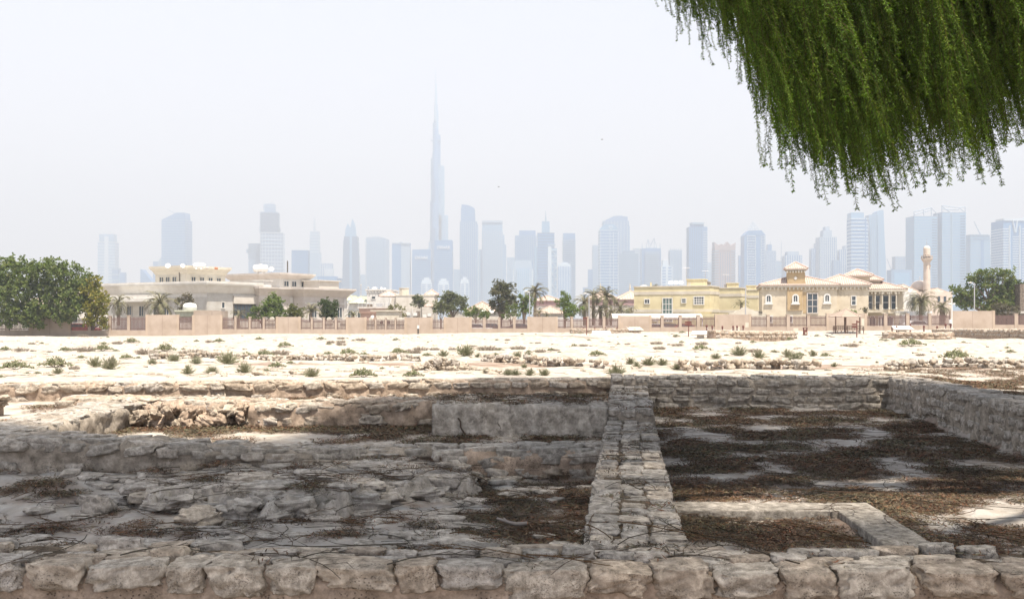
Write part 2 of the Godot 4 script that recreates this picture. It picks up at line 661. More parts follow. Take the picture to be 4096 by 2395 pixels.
func wall_core(rows: Array, material: Material, parent: Node, step := 0.1, amp := 0.035, called := "mortar_core", soft := 0.05, freq := 2.2) -> void:
	var L := measured(rows)
	var ns := int(L / step) + 2
	var m := MB.new()
	var ring := 0
	var tall := 0.0
	var broad := 0.0
	for q in rows:
		tall = maxf(tall, q[4] - q[3])
		broad = maxf(broad, q[2] * 2.0)
	var nv := maxi(3, int(tall / step))
	var nt := maxi(3, int(broad / step))
	for k in ns:
		var s := L * k / (ns - 1.0)
		var a := along(rows, s)
		var nx: float = a[3]
		var nd: float = -a[2]
		var prof := []   # (across, height)
		var hgt: float = a[6] - a[5]
		for j in nv + 1: prof.append(Vector2(-a[4], a[5] + (hgt - soft) * j / nv))
		for j in nt + 1: prof.append(Vector2(lerpf(-a[4] + soft, a[4] - soft, j / float(nt)), a[6]))
		for j in nv + 1: prof.append(Vector2(a[4], a[6] - soft - (hgt - soft) * j / nv))
		ring = prof.size()
		for j in ring:
			var q: Vector2 = prof[j]
			var p := Vector3(a[0] + nx * q.x, q.y, -(a[1] + nd * q.x))
			var w := n1.get_noise_3d(p.x * freq, p.y * freq, p.z * freq) * amp * 2.0 + n2.get_noise_3d(p.x * freq * 3.5, p.y * freq * 3.5, p.z * freq * 3.5) * amp * 0.6
			var outw := Vector3(nx * signf(q.x), 0, -nd * signf(q.x)) if j <= nv or j >= ring - nv - 1 else Vector3.UP
			m.vert(p + outw * w)
	for k in ns - 1:
		for j in ring - 1:
			var p := k * ring + j
			m.ix.append_array([p, p + 1, p + ring, p + 1, p + ring + 1, p + ring])
	for e in [0, (ns - 1) * ring]:
		for j in range(1, ring - 1):
			if e == 0: m.ix.append_array([e, e + j + 1, e + j])
			else: m.ix.append_array([e, e + j, e + j + 1])
	part(called, m.mesh(true), material, parent)


func lay(parent: Node, shape: Mesh, material: Material, p: Vector3, size: Vector3, dir: Vector2, tilt := 0.08) -> void:
	var o := part("stone", shape, material, parent, p)
	var X := Vector3(dir.x, 0, -dir.y).normalized()
	var B := Basis(X, Vector3.UP, X.cross(Vector3.UP))
	if rng.randf() < 0.5: B = B * Basis(Vector3.UP, PI)
	B = B * Basis(Vector3(0, 0, 1), r(-tilt, tilt)) * Basis(Vector3(1, 0, 0), r(-tilt, tilt))
	o.basis = B.scaled_local(size)


func face_stones(rows: Array, parent: Node, side: int, heights: Array, wide: Array, shapes: Array, keys: Array, deep := 0.2, proud := 0.03, gap := 0.9, skip := 0.0) -> void:
	var L := 0.0
	for k in rows.size() - 1: L += rows[k][5]
	var y := 0.0
	for hc in heights:
		var s := r(-0.1, 0.05)
		while s < L:
			var w := r(wide[0], wide[1])
			var a := along(rows, s + w * 0.5)
			var hy: float = hc * r(0.82, 1.1)
			if rng.randf() >= skip and a[6] - y - hc > a[5] - 0.12:
				var off: float = side * (a[4] + proud * r(0.4, 1.5) - deep * 0.5)
				var p := Vector3(a[0] + a[3] * off, a[6] - y - hc * 0.5 + r(-0.02, 0.02), -(a[1] - a[2] * off))
				lay(parent, shapes[rng.randi() % shapes.size()], mat[keys[rng.randi() % keys.size()]], p, Vector3(w * gap * 1.04, hy * gap, deep), Vector2(a[2], a[3]), 0.14)
			s += w
		y += hc


func top_stones(rows: Array, parent: Node, across: int, long_: Array, shapes: Array, keys: Array, thick := 0.16, proud := 0.035, gap := 0.93, from := -1.0, to := 1.0) -> void:
	var L := 0.0
	for k in rows.size() - 1: L += rows[k][5]
	for c in across:
		var s := r(-0.15, 0.0)
		while s < L:
			var l := r(long_[0], long_[1])
			var a := along(rows, s + l * 0.5)
			var lo: float = lerpf(a[4] * from, a[4] * to, c / float(across)) + r(-0.03, 0.03)
			var hi: float = lerpf(a[4] * from, a[4] * to, (c + 1.0) / across) + r(-0.03, 0.03)
			var off := (lo + hi) * 0.5
			var t := thick * r(0.85, 1.2)
			var p := Vector3(a[0] + a[3] * off, a[6] + proud * r(0.3, 1.4) - t * 0.39, -(a[1] - a[2] * off))
			lay(parent, shapes[rng.randi() % shapes.size()], mat[keys[rng.randi() % keys.size()]], p, Vector3(l * gap, t, (hi - lo) * gap), Vector2(a[2], a[3]), 0.05)
			s += l


const WARM := ["stone0", "stone1", "stone2", "stone3", "stone4", "stone5"]
const GREY := ["greystone0", "greystone1", "greystone2", "greystone3", "stone4"]


func build_ruins() -> void:
	for k in 12: big.append(stone_mesh(12, 100 + k, 4.6, 0.115, 0.7))
	for k in 12: mid.append(stone_mesh(6, 200 + k, 4.4, 0.13, 0.74))
	for k in 8: small.append(stone_mesh(3, 300 + k, 3.6, 0.22))
	for k in 8: rugged.append(stone_mesh(7, 400 + k, 2.8, 0.27))

	var t := thing("stone_wall", "low front wall of large rounded limestone blocks along the bottom edge", "wall")
	var rows := [[-5.6, 6.14, 0.25, -0.2, 0.55], [5.6, 5.70, 0.25, -0.2, 0.55]]
	wall_core(rows, mat.mortar, t, 0.05, 0.022)
	var fill := [[-5.6, 6.22, 0.16, 0.5, 0.575], [5.6, 5.80, 0.16, 0.5, 0.575]]
	wall_core(fill, mat.soil, t, 0.06, 0.012, "joint_fill", 0.02)
	var L := 11.2
	var s := -0.1
	while s < L:   # the big blocks that make the front edge
		var w := r(0.22, 0.52)
		var a := along(rows, s + w * 0.5)
		var h := r(0.14, 0.22)
		var deep := r(0.24, 0.32)
		var off := 0.31 - deep * 0.5
		lay(t, big[rng.randi() % 12], mat[WARM[rng.randi() % 6]], Vector3(a[0] + a[3] * off, 0.60 - h * 0.38 + r(-0.012, 0.012), -(a[1] - a[2] * off)), Vector3(w * 0.97, h, deep), Vector2(a[2], a[3]), 0.09)
		s += w
	top_stones(rows, t, 3, [0.16, 0.4], big, WARM + GREY, 0.15, 0.07, 0.95, -1.0, 0.35)
	var lower := [[-5.6, 6.14, 0.27, -0.2, 0.35], [5.6, 5.72, 0.27, -0.2, 0.35]]
	measured(lower)
	face_stones(lower, t, 1, [0.2], [0.25, 0.5], big, WARM, 0.2, 0.0, 0.85, 0.35)

	t = thing("stone_wall", "stone topped dividing wall running away from the front wall beside the litter covered room", "wall")
	rows = [[xdiv(6.1), 6.1, 0.325, 0.0, 0.54], [xdiv(13.9), 13.9, 0.325, 0.0, 0.54]]
	wall_core(rows, mat.greymortar, t, 0.07, 0.025)
	var fill2 := [[xdiv(6.1), 6.1, 0.27, 0.5, 0.553], [xdiv(13.9), 13.9, 0.27, 0.5, 0.553]]
	wall_core(fill2, mat.soil, t, 0.07, 0.012, "joint_fill", 0.02)
	top_stones(rows, t, 3, [0.15, 0.32], big, GREY + ["stone2", "stone5"], 0.11, 0.04, 0.94)
	face_stones(rows, t, 1, [0.16, 0.16], [0.25, 0.4], mid, GREY, 0.2, 0.02, 0.9, 0.45)
	face_stones(rows, t, -1, [0.16, 0.16], [0.25, 0.4], mid, GREY, 0.2, 0.02, 0.9)
	rows = [[xdiv(13.9), 13.9, 0.34, 0.0, 0.70], [xdiv(19.9), 19.9, 0.33, 0.0, 0.64]]
	wall_core(rows, mat.greymortar, t, 0.09, 0.02)
	top_stones(rows, t, 3, [0.18, 0.34], mid, GREY, 0.12, 0.035, 0.98)
	face_stones(rows, t, -1, [0.2, 0.2], [0.25, 0.4], mid, GREY, 0.2, 0.02, 0.9)
	rows = [[xdiv(19.9), 19.9, 0.35, 0.1, 0.77], [xdiv(21.3), 21.3, 0.35, 0.1, 0.77]]
	wall_core(rows, mat.greymortar, t, 0.1, 0.02)
	top_stones(rows, t, 3, [0.25, 0.4], mid, GREY, 0.12, 0.04, 0.98)

	t = thing("stone_wall", "back wall of the litter covered room, right of the dividing wall", "wall")
	rows = [[2.6, 20.8, 0.3, 0.0, 0.77], [8.2, 20.8, 0.3, 0.0, 0.77]]
	wall_core(rows, mat.greymortar, t, 0.1, 0.02)
	face_stones(rows, t, 1, [0.17, 0.16, 0.17, 0.16], [0.26, 0.55], mid, GREY, 0.22, 0.035, 0.92)
	top_stones(rows, t, 2, [0.25, 0.45], mid, GREY, 0.14, 0.04, 0.96)

	t = thing("stone_wall", "right hand wall of the litter covered room, its rough inner face turned left", "wall")
	rows = [[xright(5.9) + 0.3, 5.9, 0.3, 0.0, 0.9], [xright(13.0) + 0.3, 13.0, 0.3, 0.0, 0.85], [xright(20.5) + 0.3, 20.5, 0.3, 0.0, 0.78]]
	wall_core(rows, mat.greymortar, t, 0.08, 0.035)
	face_stones(rows, t, -1, [0.16, 0.18, 0.17, 0.18], [0.2, 0.4], mid, GREY, 0.2, 0.02, 0.85, 0.12)
	top_stones(rows, t, 2, [0.25, 0.45], mid, GREY, 0.14, 0.04, 0.96)

	t = thing("stone_wall", "long sunlit back wall of stones in tan mortar on the left, behind the plinth", "wall")
	rows = [[-17.0, dback(-17.0) + 0.3, 0.3, 0.1, 0.74], [1.9, 20.68, 0.3, 0.1, 0.75]]
	wall_core(rows, mat.mortar, t, 0.11, 0.03)
	face_stones(rows, t, 1, [0.17], [0.28, 0.55], mid, WARM, 0.22, 0.045, 0.93)
	var under := [[-17.0, dback(-17.0) + 0.3, 0.3, 0.1, 0.56], [1.9, 20.68, 0.3, 0.1, 0.56]]
	measured(under)
	face_stones(under, t, 1, [0.2, 0.18], [0.3, 0.55], mid + rugged, WARM, 0.2, 0.035, 0.78, 0.12)
	top_stones(rows, t, 2, [0.3, 0.5], mid, WARM, 0.14, 0.03, 0.96)

	t = thing("stone_wall", "second sunlit wall with crumbling stones, in front of the long back wall", "wall")
	rows = [[-7.1, 16.3, 0.42, 0.2, 0.72], [-5.5, 15.85, 0.42, 0.2, 0.71], [-3.8, 15.5, 0.44, 0.2, 0.70], [-1.0, 15.6, 0.44, 0.2, 0.72]]
	wall_core(rows, mat.mortar, t, 0.08, 0.05)
	face_stones(rows, t, 1, [0.16, 0.2], [0.26, 0.5], mid + rugged, WARM, 0.22, 0.035, 0.86, 0.12)
	top_stones(rows, t, 3, [0.3, 0.55], mid + rugged, WARM, 0.16, 0.03, 0.97)
	for k in 44:   # the broken stretch
		var u := rng.randf()
		var px := lerpf(-5.7, -4.0, u)
		var dd := r(14.95, 15.4)
		var y := r(0.36, 0.66)
		lay(t, rugged[rng.randi() % 8], mat[["stone0", "stone3", "mortar", "mortar"][rng.randi() % 4]], Vector3(px, y, -dd), Vector3(r(0.12, 0.3), r(0.1, 0.2), r(0.15, 0.3)), Vector2(1, r(-0.5, 0.5)), 0.6)

	t = thing("stone_wall", "left side wall with a smooth plastered top, running from the crumbling wall", "wall")
	rows = [[-6.03, 11.2, 0.38, 0.05, 0.69], [-6.12, 15.9, 0.40, 0.05, 0.69]]
	wall_core(rows, mat.greymortar, t, 0.07, 0.045)
	top_stones(rows, t, 2, [0.35, 0.7], mid, ["greystone3", "greystone1", "stone4"], 0.12, 0.025, 1.0)

	t = thing("stone_wall", "grey shaded wall at the left edge, stones set in broad smooth plaster", "wall")
	rows = [[-9.5, 11.3, 0.36, -0.1, 0.67], [-5.0, 11.2, 0.36, -0.1, 0.68], [-3.7, 11.3, 0.34, 0.0, 0.58], [-2.4, 11.9, 0.3, 0.0, 0.45], [-0.85, 12.3, 0.28, 0.0, 0.41]]
	wall_core(rows, mat.greymortar, t, 0.06, 0.045)
	face_stones(rows, t, 1, [0.14], [0.2, 0.42], mid, GREY, 0.22, 0.04, 0.92)
	var belly := [[-9.5, 11.3, 0.36, -0.1, 0.52], [-3.8, 11.2, 0.36, -0.1, 0.48]]
	measured(belly)
	face_stones(belly, t, 1, [0.2, 0.18], [0.25, 0.55], mid + rugged, GREY + ["stone5"], 0.2, 0.02, 0.78, 0.35)
	top_stones(rows, t, 3, [0.25, 0.5], mid, GREY, 0.14, 0.03, 0.96)

	t = thing("wall_remnant", "sunlit broken wall end at the left edge of the picture", "wall")
	rows = [[-10.2, 16.0, 0.4, 0.2, 0.72], [-8.3, 15.9, 0.38, 0.2, 0.7]]
	wall_core(rows, mat.mortar, t, 0.08, 0.06)
	top_stones(rows, t, 2, [0.35, 0.6], rugged, WARM, 0.2, 0.04, 1.0)
	for k in 14: lay(t, rugged[rng.randi() % 8], mat[WARM[rng.randi() % 6]], Vector3(r(-9.6, -8.2), r(0.36, 0.55), -r(15.1, 15.6)), Vector3(r(0.2, 0.4), r(0.18, 0.34), 0.3), Vector2(1, r(-0.5, 0.5)), 0.5)

	t = thing("stone_wall", "short low stone wall between the dividing wall and the broken platform", "wall")
	rows = [[-0.85, 11.72, 0.3, 0.0, 0.46], [1.1, 11.85, 0.32, 0.0, 0.47]]
	wall_core(rows, mat.mortar, t, 0.06, 0.035)
	face_stones(rows, t, 1, [0.17, 0.16], [0.24, 0.48], mid + rugged, GREY + ["stone3", "stone0"], 0.22, 0.03, 0.9)
	top_stones(rows, t, 3, [0.22, 0.46], mid, GREY, 0.14, 0.05, 0.96)

	t = thing("plinth", "plastered grey block with cracked front face beside the dividing wall", "plinth")
	rows = [[-1.1, 14.85, 0.93, 0.2, 0.79], [0.2, 14.83, 0.94, 0.2, 0.8], [1.36, 14.8, 0.93, 0.2, 0.77]]
	wall_core(rows, mat.plaster, t, 0.05, 0.028, "plaster_body", 0.04, 1.9)
	for run in [[-0.75, 0.62, 9, 1], [0.15, 0.74, 12, -1], [-0.2, 0.56, 6, 1], [0.62, 0.7, 11, -1], [1.05, 0.46, 6, -1]]:
		var c := MB.new()
		var pts := []
		var p := Vector2(run[0], run[1])
		for k in run[2]:
			pts.append(Vector3(p.x, p.y, -13.9))
			p += Vector2(run[3] * r(-0.01, 0.05), -r(0.02, 0.05))
		c.tube(pts, pts.map(func(_q): return 0.011), 4)
		part("crack", c.mesh(), mat.twig, t)

	t = thing("plaster_curb", "low smooth L shaped plaster curb on the floor of the right hand room", "curb")
	rows = [[1.45, 9.5, 0.21, 0.0, 0.225], [3.0, 9.46, 0.21, 0.0, 0.225]]
	wall_core(rows, mat.curb, t, 0.04, 0.008, "curb_arm", 0.012, 1.4)
	rows = [[3.24, 9.68, 0.2, 0.0, 0.228], [3.12, 7.8, 0.195, 0.0, 0.228], [2.98, 5.9, 0.19, 0.0, 0.228]]
	wall_core(rows, mat.curb, t, 0.04, 0.008, "curb_arm", 0.012, 1.4)
	rows = [[2.95, 9.455, 0.205, 0.0, 0.222], [3.26, 9.45, 0.2, 0.0, 0.222]]
	wall_core(rows, mat.curb, t, 0.04, 0.006, "curb_corner", 0.012, 1.4)
	build_platform()
	t = thing("rubble_floor", "trodden floor of flat embedded stones in the left hand room", "", Vector3.ZERO)
	t.set_meta("kind", "structure")
	t.remove_meta("category")
	var laid := 0
	while laid < 170:
		var x := r(-6.0, 0.9)
		var d := r(6.5, 11.6)
		if x > xdiv(d) - 0.4: continue
		laid += 1
		var h := maxf(ground_h(x, d), plat_h(x, d))
		lay(t, mid[rng.randi() % 12], mat[["greystone3", "greystone1", "plaster", "stone4"][rng.randi() % 4]], Vector3(x, h + 0.004, -d), Vector3(r(0.14, 0.42), r(0.05, 0.08), r(0.12, 0.3)), Vector2(1, r(-0.7, 0.7)), 0.05)
	for q in [[96, 514, 0.3, 0.2, "flat pale slab leaning on the sand below the grey wall"], [199, 520, 0.4, 0.17, "largest pale slab lying under the broken platform edge"], [252, 516, 0.16, 0.13, "small round stone second from the left under the platform edge"], [276, 518, 0.2, 0.15, "blocky stone with flat top right of the small round stone"], [306, 516, 0.22, 0.14, "stone half buried under the right part of the platform edge"], [46, 555, 0.12, 0.1, "fist sized stone in the litter near the left end of the front wall"], [128, 497, 0.16, 0.1, "little stone behind the flat pale slab on the left"]]:
		var d: float = 1830.0 / (q[1] - HZ)
		var o := part("loose_stone", rugged[int(q[0]) % 8], mat[["stone4", "stone5", "greystone3"][int(q[0]) % 3]], self, Vector3(ax(q[0], d), ground_h(ax(q[0], d), d) + q[3] * 0.25, -d))
		o.scale = Vector3(q[2], q[3], q[2] * 0.8)
		o.rotation = Vector3(0.2, q[0] * 0.1, 0.12)
		tag(o, q[4], "stone")
	t = thing("cut_branch", "bent cut branch with an orange sawn end lying in the litter", "branch", at(515, 526, 8.75) * Vector3(1, 0, 1) + Vector3(0, 0.19, 0), 0.2)
	var b := MB.new()
	b.tube([Vector3(-0.14, 0.05, -0.1), Vector3(-0.06, 0.03, -0.02), Vector3(0.0, 0.02, 0.03), Vector3(0.1, 0.02, 0.03)], [0.011, 0.015, 0.018, 0.019], 8)
	b.tube([Vector3(-0.06, 0.03, -0.02), Vector3(-0.08, 0.05, -0.1)], [0.01, 0.006], 6)
	part("limb", b.mesh(true), mat.deadwood, t)
	b = MB.new()
	b.tube([Vector3(0.099, 0.02, 0.03), Vector3(0.104, 0.02, 0.03)], [0.0175, 0.0165], 8)
	part("sawn_end", b.mesh(), mat.cutwood, t)


var plat := PackedVector2Array([Vector2(-4.1, 11.3), Vector2(-3.95, 10.6), Vector2(-3.72, 9.75), Vector2(-3.0, 9.5), Vector2(-2.2, 9.3), Vector2(-1.75, 9.5), Vector2(-1.35, 10.0), Vector2(-0.9, 10.35), Vector2(-0.55, 10.8), Vector2(-0.5, 11.4), Vector2(-0.9, 12.0), Vector2(-1.7, 12.4), Vector2(-3.0, 12.55), Vector2(-4.1, 12.4)])


func plat_h(x: float, d: float) -> float:   # height of the broken platform there, or under the sand
	var p := Vector2(x + n1.get_noise_2d(x * 1.6, d * 1.6) * 0.28, d + n1.get_noise_2d(x * 1.6 + 9.0, d * 1.6) * 0.28)
	var e := 99.0
	for k in plat.size():
		e = minf(e, Geometry2D.get_closest_point_to_segment(p, plat[k], plat[(k + 1) % plat.size()]).distance_to(p))
	if not Geometry2D.is_point_in_polygon(p, plat): e = -e
	var top := 0.34 - 0.05 * smoothstep(-1.6, -0.5, x) + n2.get_noise_2d(x * 2.2, d * 2.2) * 0.035 + n1.get_noise_2d(x * 0.9, d * 0.9) * 0.06
	# the edge breaks off steeply to a ledge, then to crumbled debris
	var n := n2.get_noise_2d(x * 2.6, d * 2.6) * 0.16
	var w := 0.42 * smoothstep(-0.5, -0.12, e + n) + 0.14 * smoothstep(-0.16, -0.1, e + n * 1.4) + 0.44 * smoothstep(-0.1, 0.06, e + n * 0.7)
	return lerpf(-0.06, top, w) + n2.get_noise_2d(x * 8.0, d * 8.0) * 0.025


func build_platform() -> void:
	var t := thing("masonry_platform", "broken plastered masonry platform with a ragged edge in the left hand room", "ruin")
	var m := MB.new()
	var nx := 150
	var nd := 140
	for j in nd:
		for i in nx:
			var x := -4.6 + i * 0.03
			var d := 8.8 + j * 0.03
			m.vert(Vector3(x, plat_h(x, d), -d))
	for j in nd - 1:
		for i in nx - 1:
			var p := j * nx + i
			m.ix.append_array([p, p + nx, p + 1, p + 1, p + nx, p + nx + 1])
	part("plaster_body", m.mesh(true), mat.plaster, t)
	for k in range(1, 10):   # broken blocks bedded flat along the edge
		for i in 4:
			var p: Vector2 = plat[k].lerp(plat[k + 1], r(0.0, 1.0))
			var mid_p := Vector2(-2.2, 11.2)
			p = p.move_toward(mid_p, r(-0.12, 0.16))
			var low: bool = i % 2 == 0
			lay(t, (rugged if i % 3 else mid)[rng.randi() % 8], mat[["plaster", "greystone3", "plaster", "greystone1"][rng.randi() % 4]], Vector3(p.x, r(0.14, 0.2) if low else r(0.22, 0.27), -p.y), Vector3(r(0.3, 0.55), r(0.08, 0.14), r(0.24, 0.4)), Vector2(1, r(-0.3, 0.3)), 0.1)
	for k in 70:
		var x := r(-4.0, -0.6)
		var d := r(9.4, 12.3)
		var h := plat_h(x, d)
		if h > 0.3: lay(t, mid[rng.randi() % 12], mat[["plaster", "greystone3", "stone4", "stone2"][rng.randi() % 4]], Vector3(x, h - 0.035, -d), Vector3(r(0.25, 0.55), 0.12, r(0.2, 0.4)), Vector2(1, r(-0.4, 0.4)), 0.06)
		elif h > 0.1 and k % 3 == 0: lay(t, rugged[rng.randi() % 8], mat.plaster, Vector3(x, h + 0.02, -d), Vector3(r(0.2, 0.4), r(0.15, 0.25), 0.2), Vector2(1, r(-0.4, 0.4)), 0.3)


# ------------------------------------------------------------------ litter
func surface_h(x: float, d: float) -> float:
	var h := ground_h(x, d)
	if absf(d - dfront(x)) < 0.27: h = 0.585
	elif d > 6.1 and d < 13.9 and absf(x - xdiv(d)) < 0.32: h = 0.575
	elif d >= 13.9 and d < 20.0 and absf(x - xdiv(d)) < 0.32: h = lerpf(0.725, 0.665, (d - 13.9) / 6.0)
	elif x > -1.1 and x < 1.35 and d > 13.92 and d < 15.75: h = 0.8
	elif x > -4.1 and x < -0.4 and d > 9.2 and d < 12.6: h = maxf(h, plat_h(x, d) + 0.02)
	elif x > 2.85 and x < 3.4 and d < 9.6 and d > 6.1 and absf(x - 3.08) < 0.17: h = 0.235
	return h


func build_litter() -> void:
	var blades := [Color(0.12, 0.085, 0.06), Color(0.115, 0.105, 0.062), Color(0.06, 0.048, 0.04), Color(0.15, 0.075, 0.048), Color(0.10, 0.08, 0.06), Color(0.17, 0.145, 0.105)]
	var clumps := []
	for q in 4:
		var m := MB.new()
		for k in 40:
			m.tint = blades[rng.randi() % 6]
			var a := r(0, TAU)
			var c := Vector3(r(-1, 1), 0, r(-1, 1)) * 0.1 + Vector3(0, r(0.002, 0.022), 0)
			var l := r(0.01, 0.032)
			var w := r(0.0016, 0.0038)
			var u := Vector3(cos(a) * l, r(-0.008, 0.012), sin(a) * l)
			var p := Vector3(-sin(a) * w, r(-0.002, 0.002), cos(a) * w)
			m.quad(c - u - p, c - u * 0.2 + p, c + u + p, c + u * 0.2 - p)
		clumps.append(m.mesh())
	var twigs := []
	for q in 4:
		var m := MB.new()
		m.tint = [Color(0.075, 0.05, 0.035), Color(0.055, 0.045, 0.035), Color(0.10, 0.06, 0.035), Color(0.07, 0.06, 0.05)][q]
		var pts := []
		var bend := r(-0.5, 0.5)
		for k in 7:
			var u := k / 6.0
			pts.append(Vector3((u - 0.5) * 0.7, 0.008 + sin(u * 5.0) * 0.008 + u * 0.01, bend * (u - 0.5) * (u - 0.5) + r(-0.012, 0.012)))
		m.tube(pts, [0.0038, 0.0036, 0.0033, 0.003, 0.0026, 0.0022, 0.0015], 3)
		for k in [2, 3, 4]:
			m.tube([pts[k], pts[k] + Vector3(0.09, 0.01, r(-0.08, 0.08)), pts[k] + Vector3(0.2, 0.012, r(-0.14, 0.14))], [0.0022, 0.0018, 0.001], 3)
		twigs.append(m.mesh())
	var put := [[], [], [], []]
	var lay_twigs := [[], [], [], []]
	var red := []
	var hue := [[], [], [], []]
	for k in 54000:
		var x := r(-8.5, 9.5)
		var d := r(5.7, 21.0) if k % 4 else r(5.7, 12.0)
		var edge := absf(d - dfront(x)) < 0.27
		var onwall := d > 6.2 and d < 20.0 and absf(x - xdiv(d)) < 0.32
		var a := litter_amount(x, d)
		if edge or onwall: a = 0.02 + 0.30 * n2.get_noise_2d(x * 4.0, d * 4.0)
		elif x > -4.1 and x < -0.5 and d > 9.2 and d < 12.6: a = maxf(0.0, a * 0.45)
		elif x > -1.1 and x < 1.35 and d > 13.92 and d < 15.75: a = 0.12 + n1.get_noise_2d(x * 1.5, d * 3.0)
		elif absf(x - 3.08) < 0.2 and d < 9.7: a = 0.02
		if x < -6.3 and d < 15.5 and d > 10.8: continue
		if rng.randf() > a * 1.1 - 0.06: continue
		var s := r(0.7, 1.5) * (1.0 if d < 12.0 else 1.35)
		hue[k % 4].append(Color(1.05, 0.95, 0.9).lerp(Color(0.85, 0.92, 0.84), clampf(0.5 + n1.get_noise_2d(x * 0.6 + 50.0, d * 0.6) * 1.6, 0.0, 1.0)) * r(0.7, 1.35))
		put[k % 4].append(Transform3D(Basis(Vector3.UP, r(0, TAU)) * Basis.from_scale(Vector3(s, s * r(0.6, 1.3), s)), Vector3(x, surface_h(x, d), -d)))
	for k in 9000:   # beyond the walls, on the right
		var d := r(12.0, 30.0)
		var x := r(xright(minf(d, 21.0)) + 0.6, 16.0)
		if d > 21.3: x = r(3.0, 17.0)
		if rng.randf() > litter_amount(x, d): continue
		red.append(Transform3D(Basis(Vector3.UP, r(0, TAU)) * Basis.from_scale(Vector3.ONE * r(1.0, 1.9)), Vector3(x, ground_h(x, d), -d)))
	for k in 3600:
		var x := r(-7.0, 8.0)
		var d := r(5.7, 19.5) if k % 3 else r(5.7, 11.0)
		var a := 0.25 + litter_amount(x, d) * 0.6
		if absf(x - 3.08) < 0.2 and d < 9.7: a = 0.2
		if absf(x - xdiv(d)) < 0.4 and d > 6.2: a = 0.2
		if absf(d - dfront(x)) < 0.4: a = 0.12
		if rng.randf() > a or (x < -3.9 and d > 10.6) or (x < -1.0 and d > 12.6): continue
		var s := r(0.4, 1.3)
		lay_twigs[k % 4].append(Transform3D(Basis(Vector3.UP, r(0, TAU)) * Basis(Vector3.RIGHT, r(-0.1, 0.1)) * Basis.from_scale(Vector3(s, r(0.8, 1.4), s)), Vector3(x, surface_h(x, d) + 0.012, -d)))
	for k in 4:
		tag(stuff("leaf_litter", clumps[k], mat.litter, self, put[k], hue[k]), "brown and olive dry leaflets strewn over floors and wall tops of the ruin", "leaf litter", "fallen leaflets")
		tag(stuff("fallen_twigs", twigs[k], mat.litter, self, lay_twigs[k]), "dark dry twigs scattered over the sand and stones of the ruin", "twigs", "fallen twigs")
	tag(stuff("reddish_litter", clumps[1], mat.litter, self, red), "reddish brown leaflets on the sand outside the right hand wall", "leaf litter")
	print("litter ", put[0].size() * 4, " twigs ", lay_twigs[0].size() * 4, " red ", red.size())


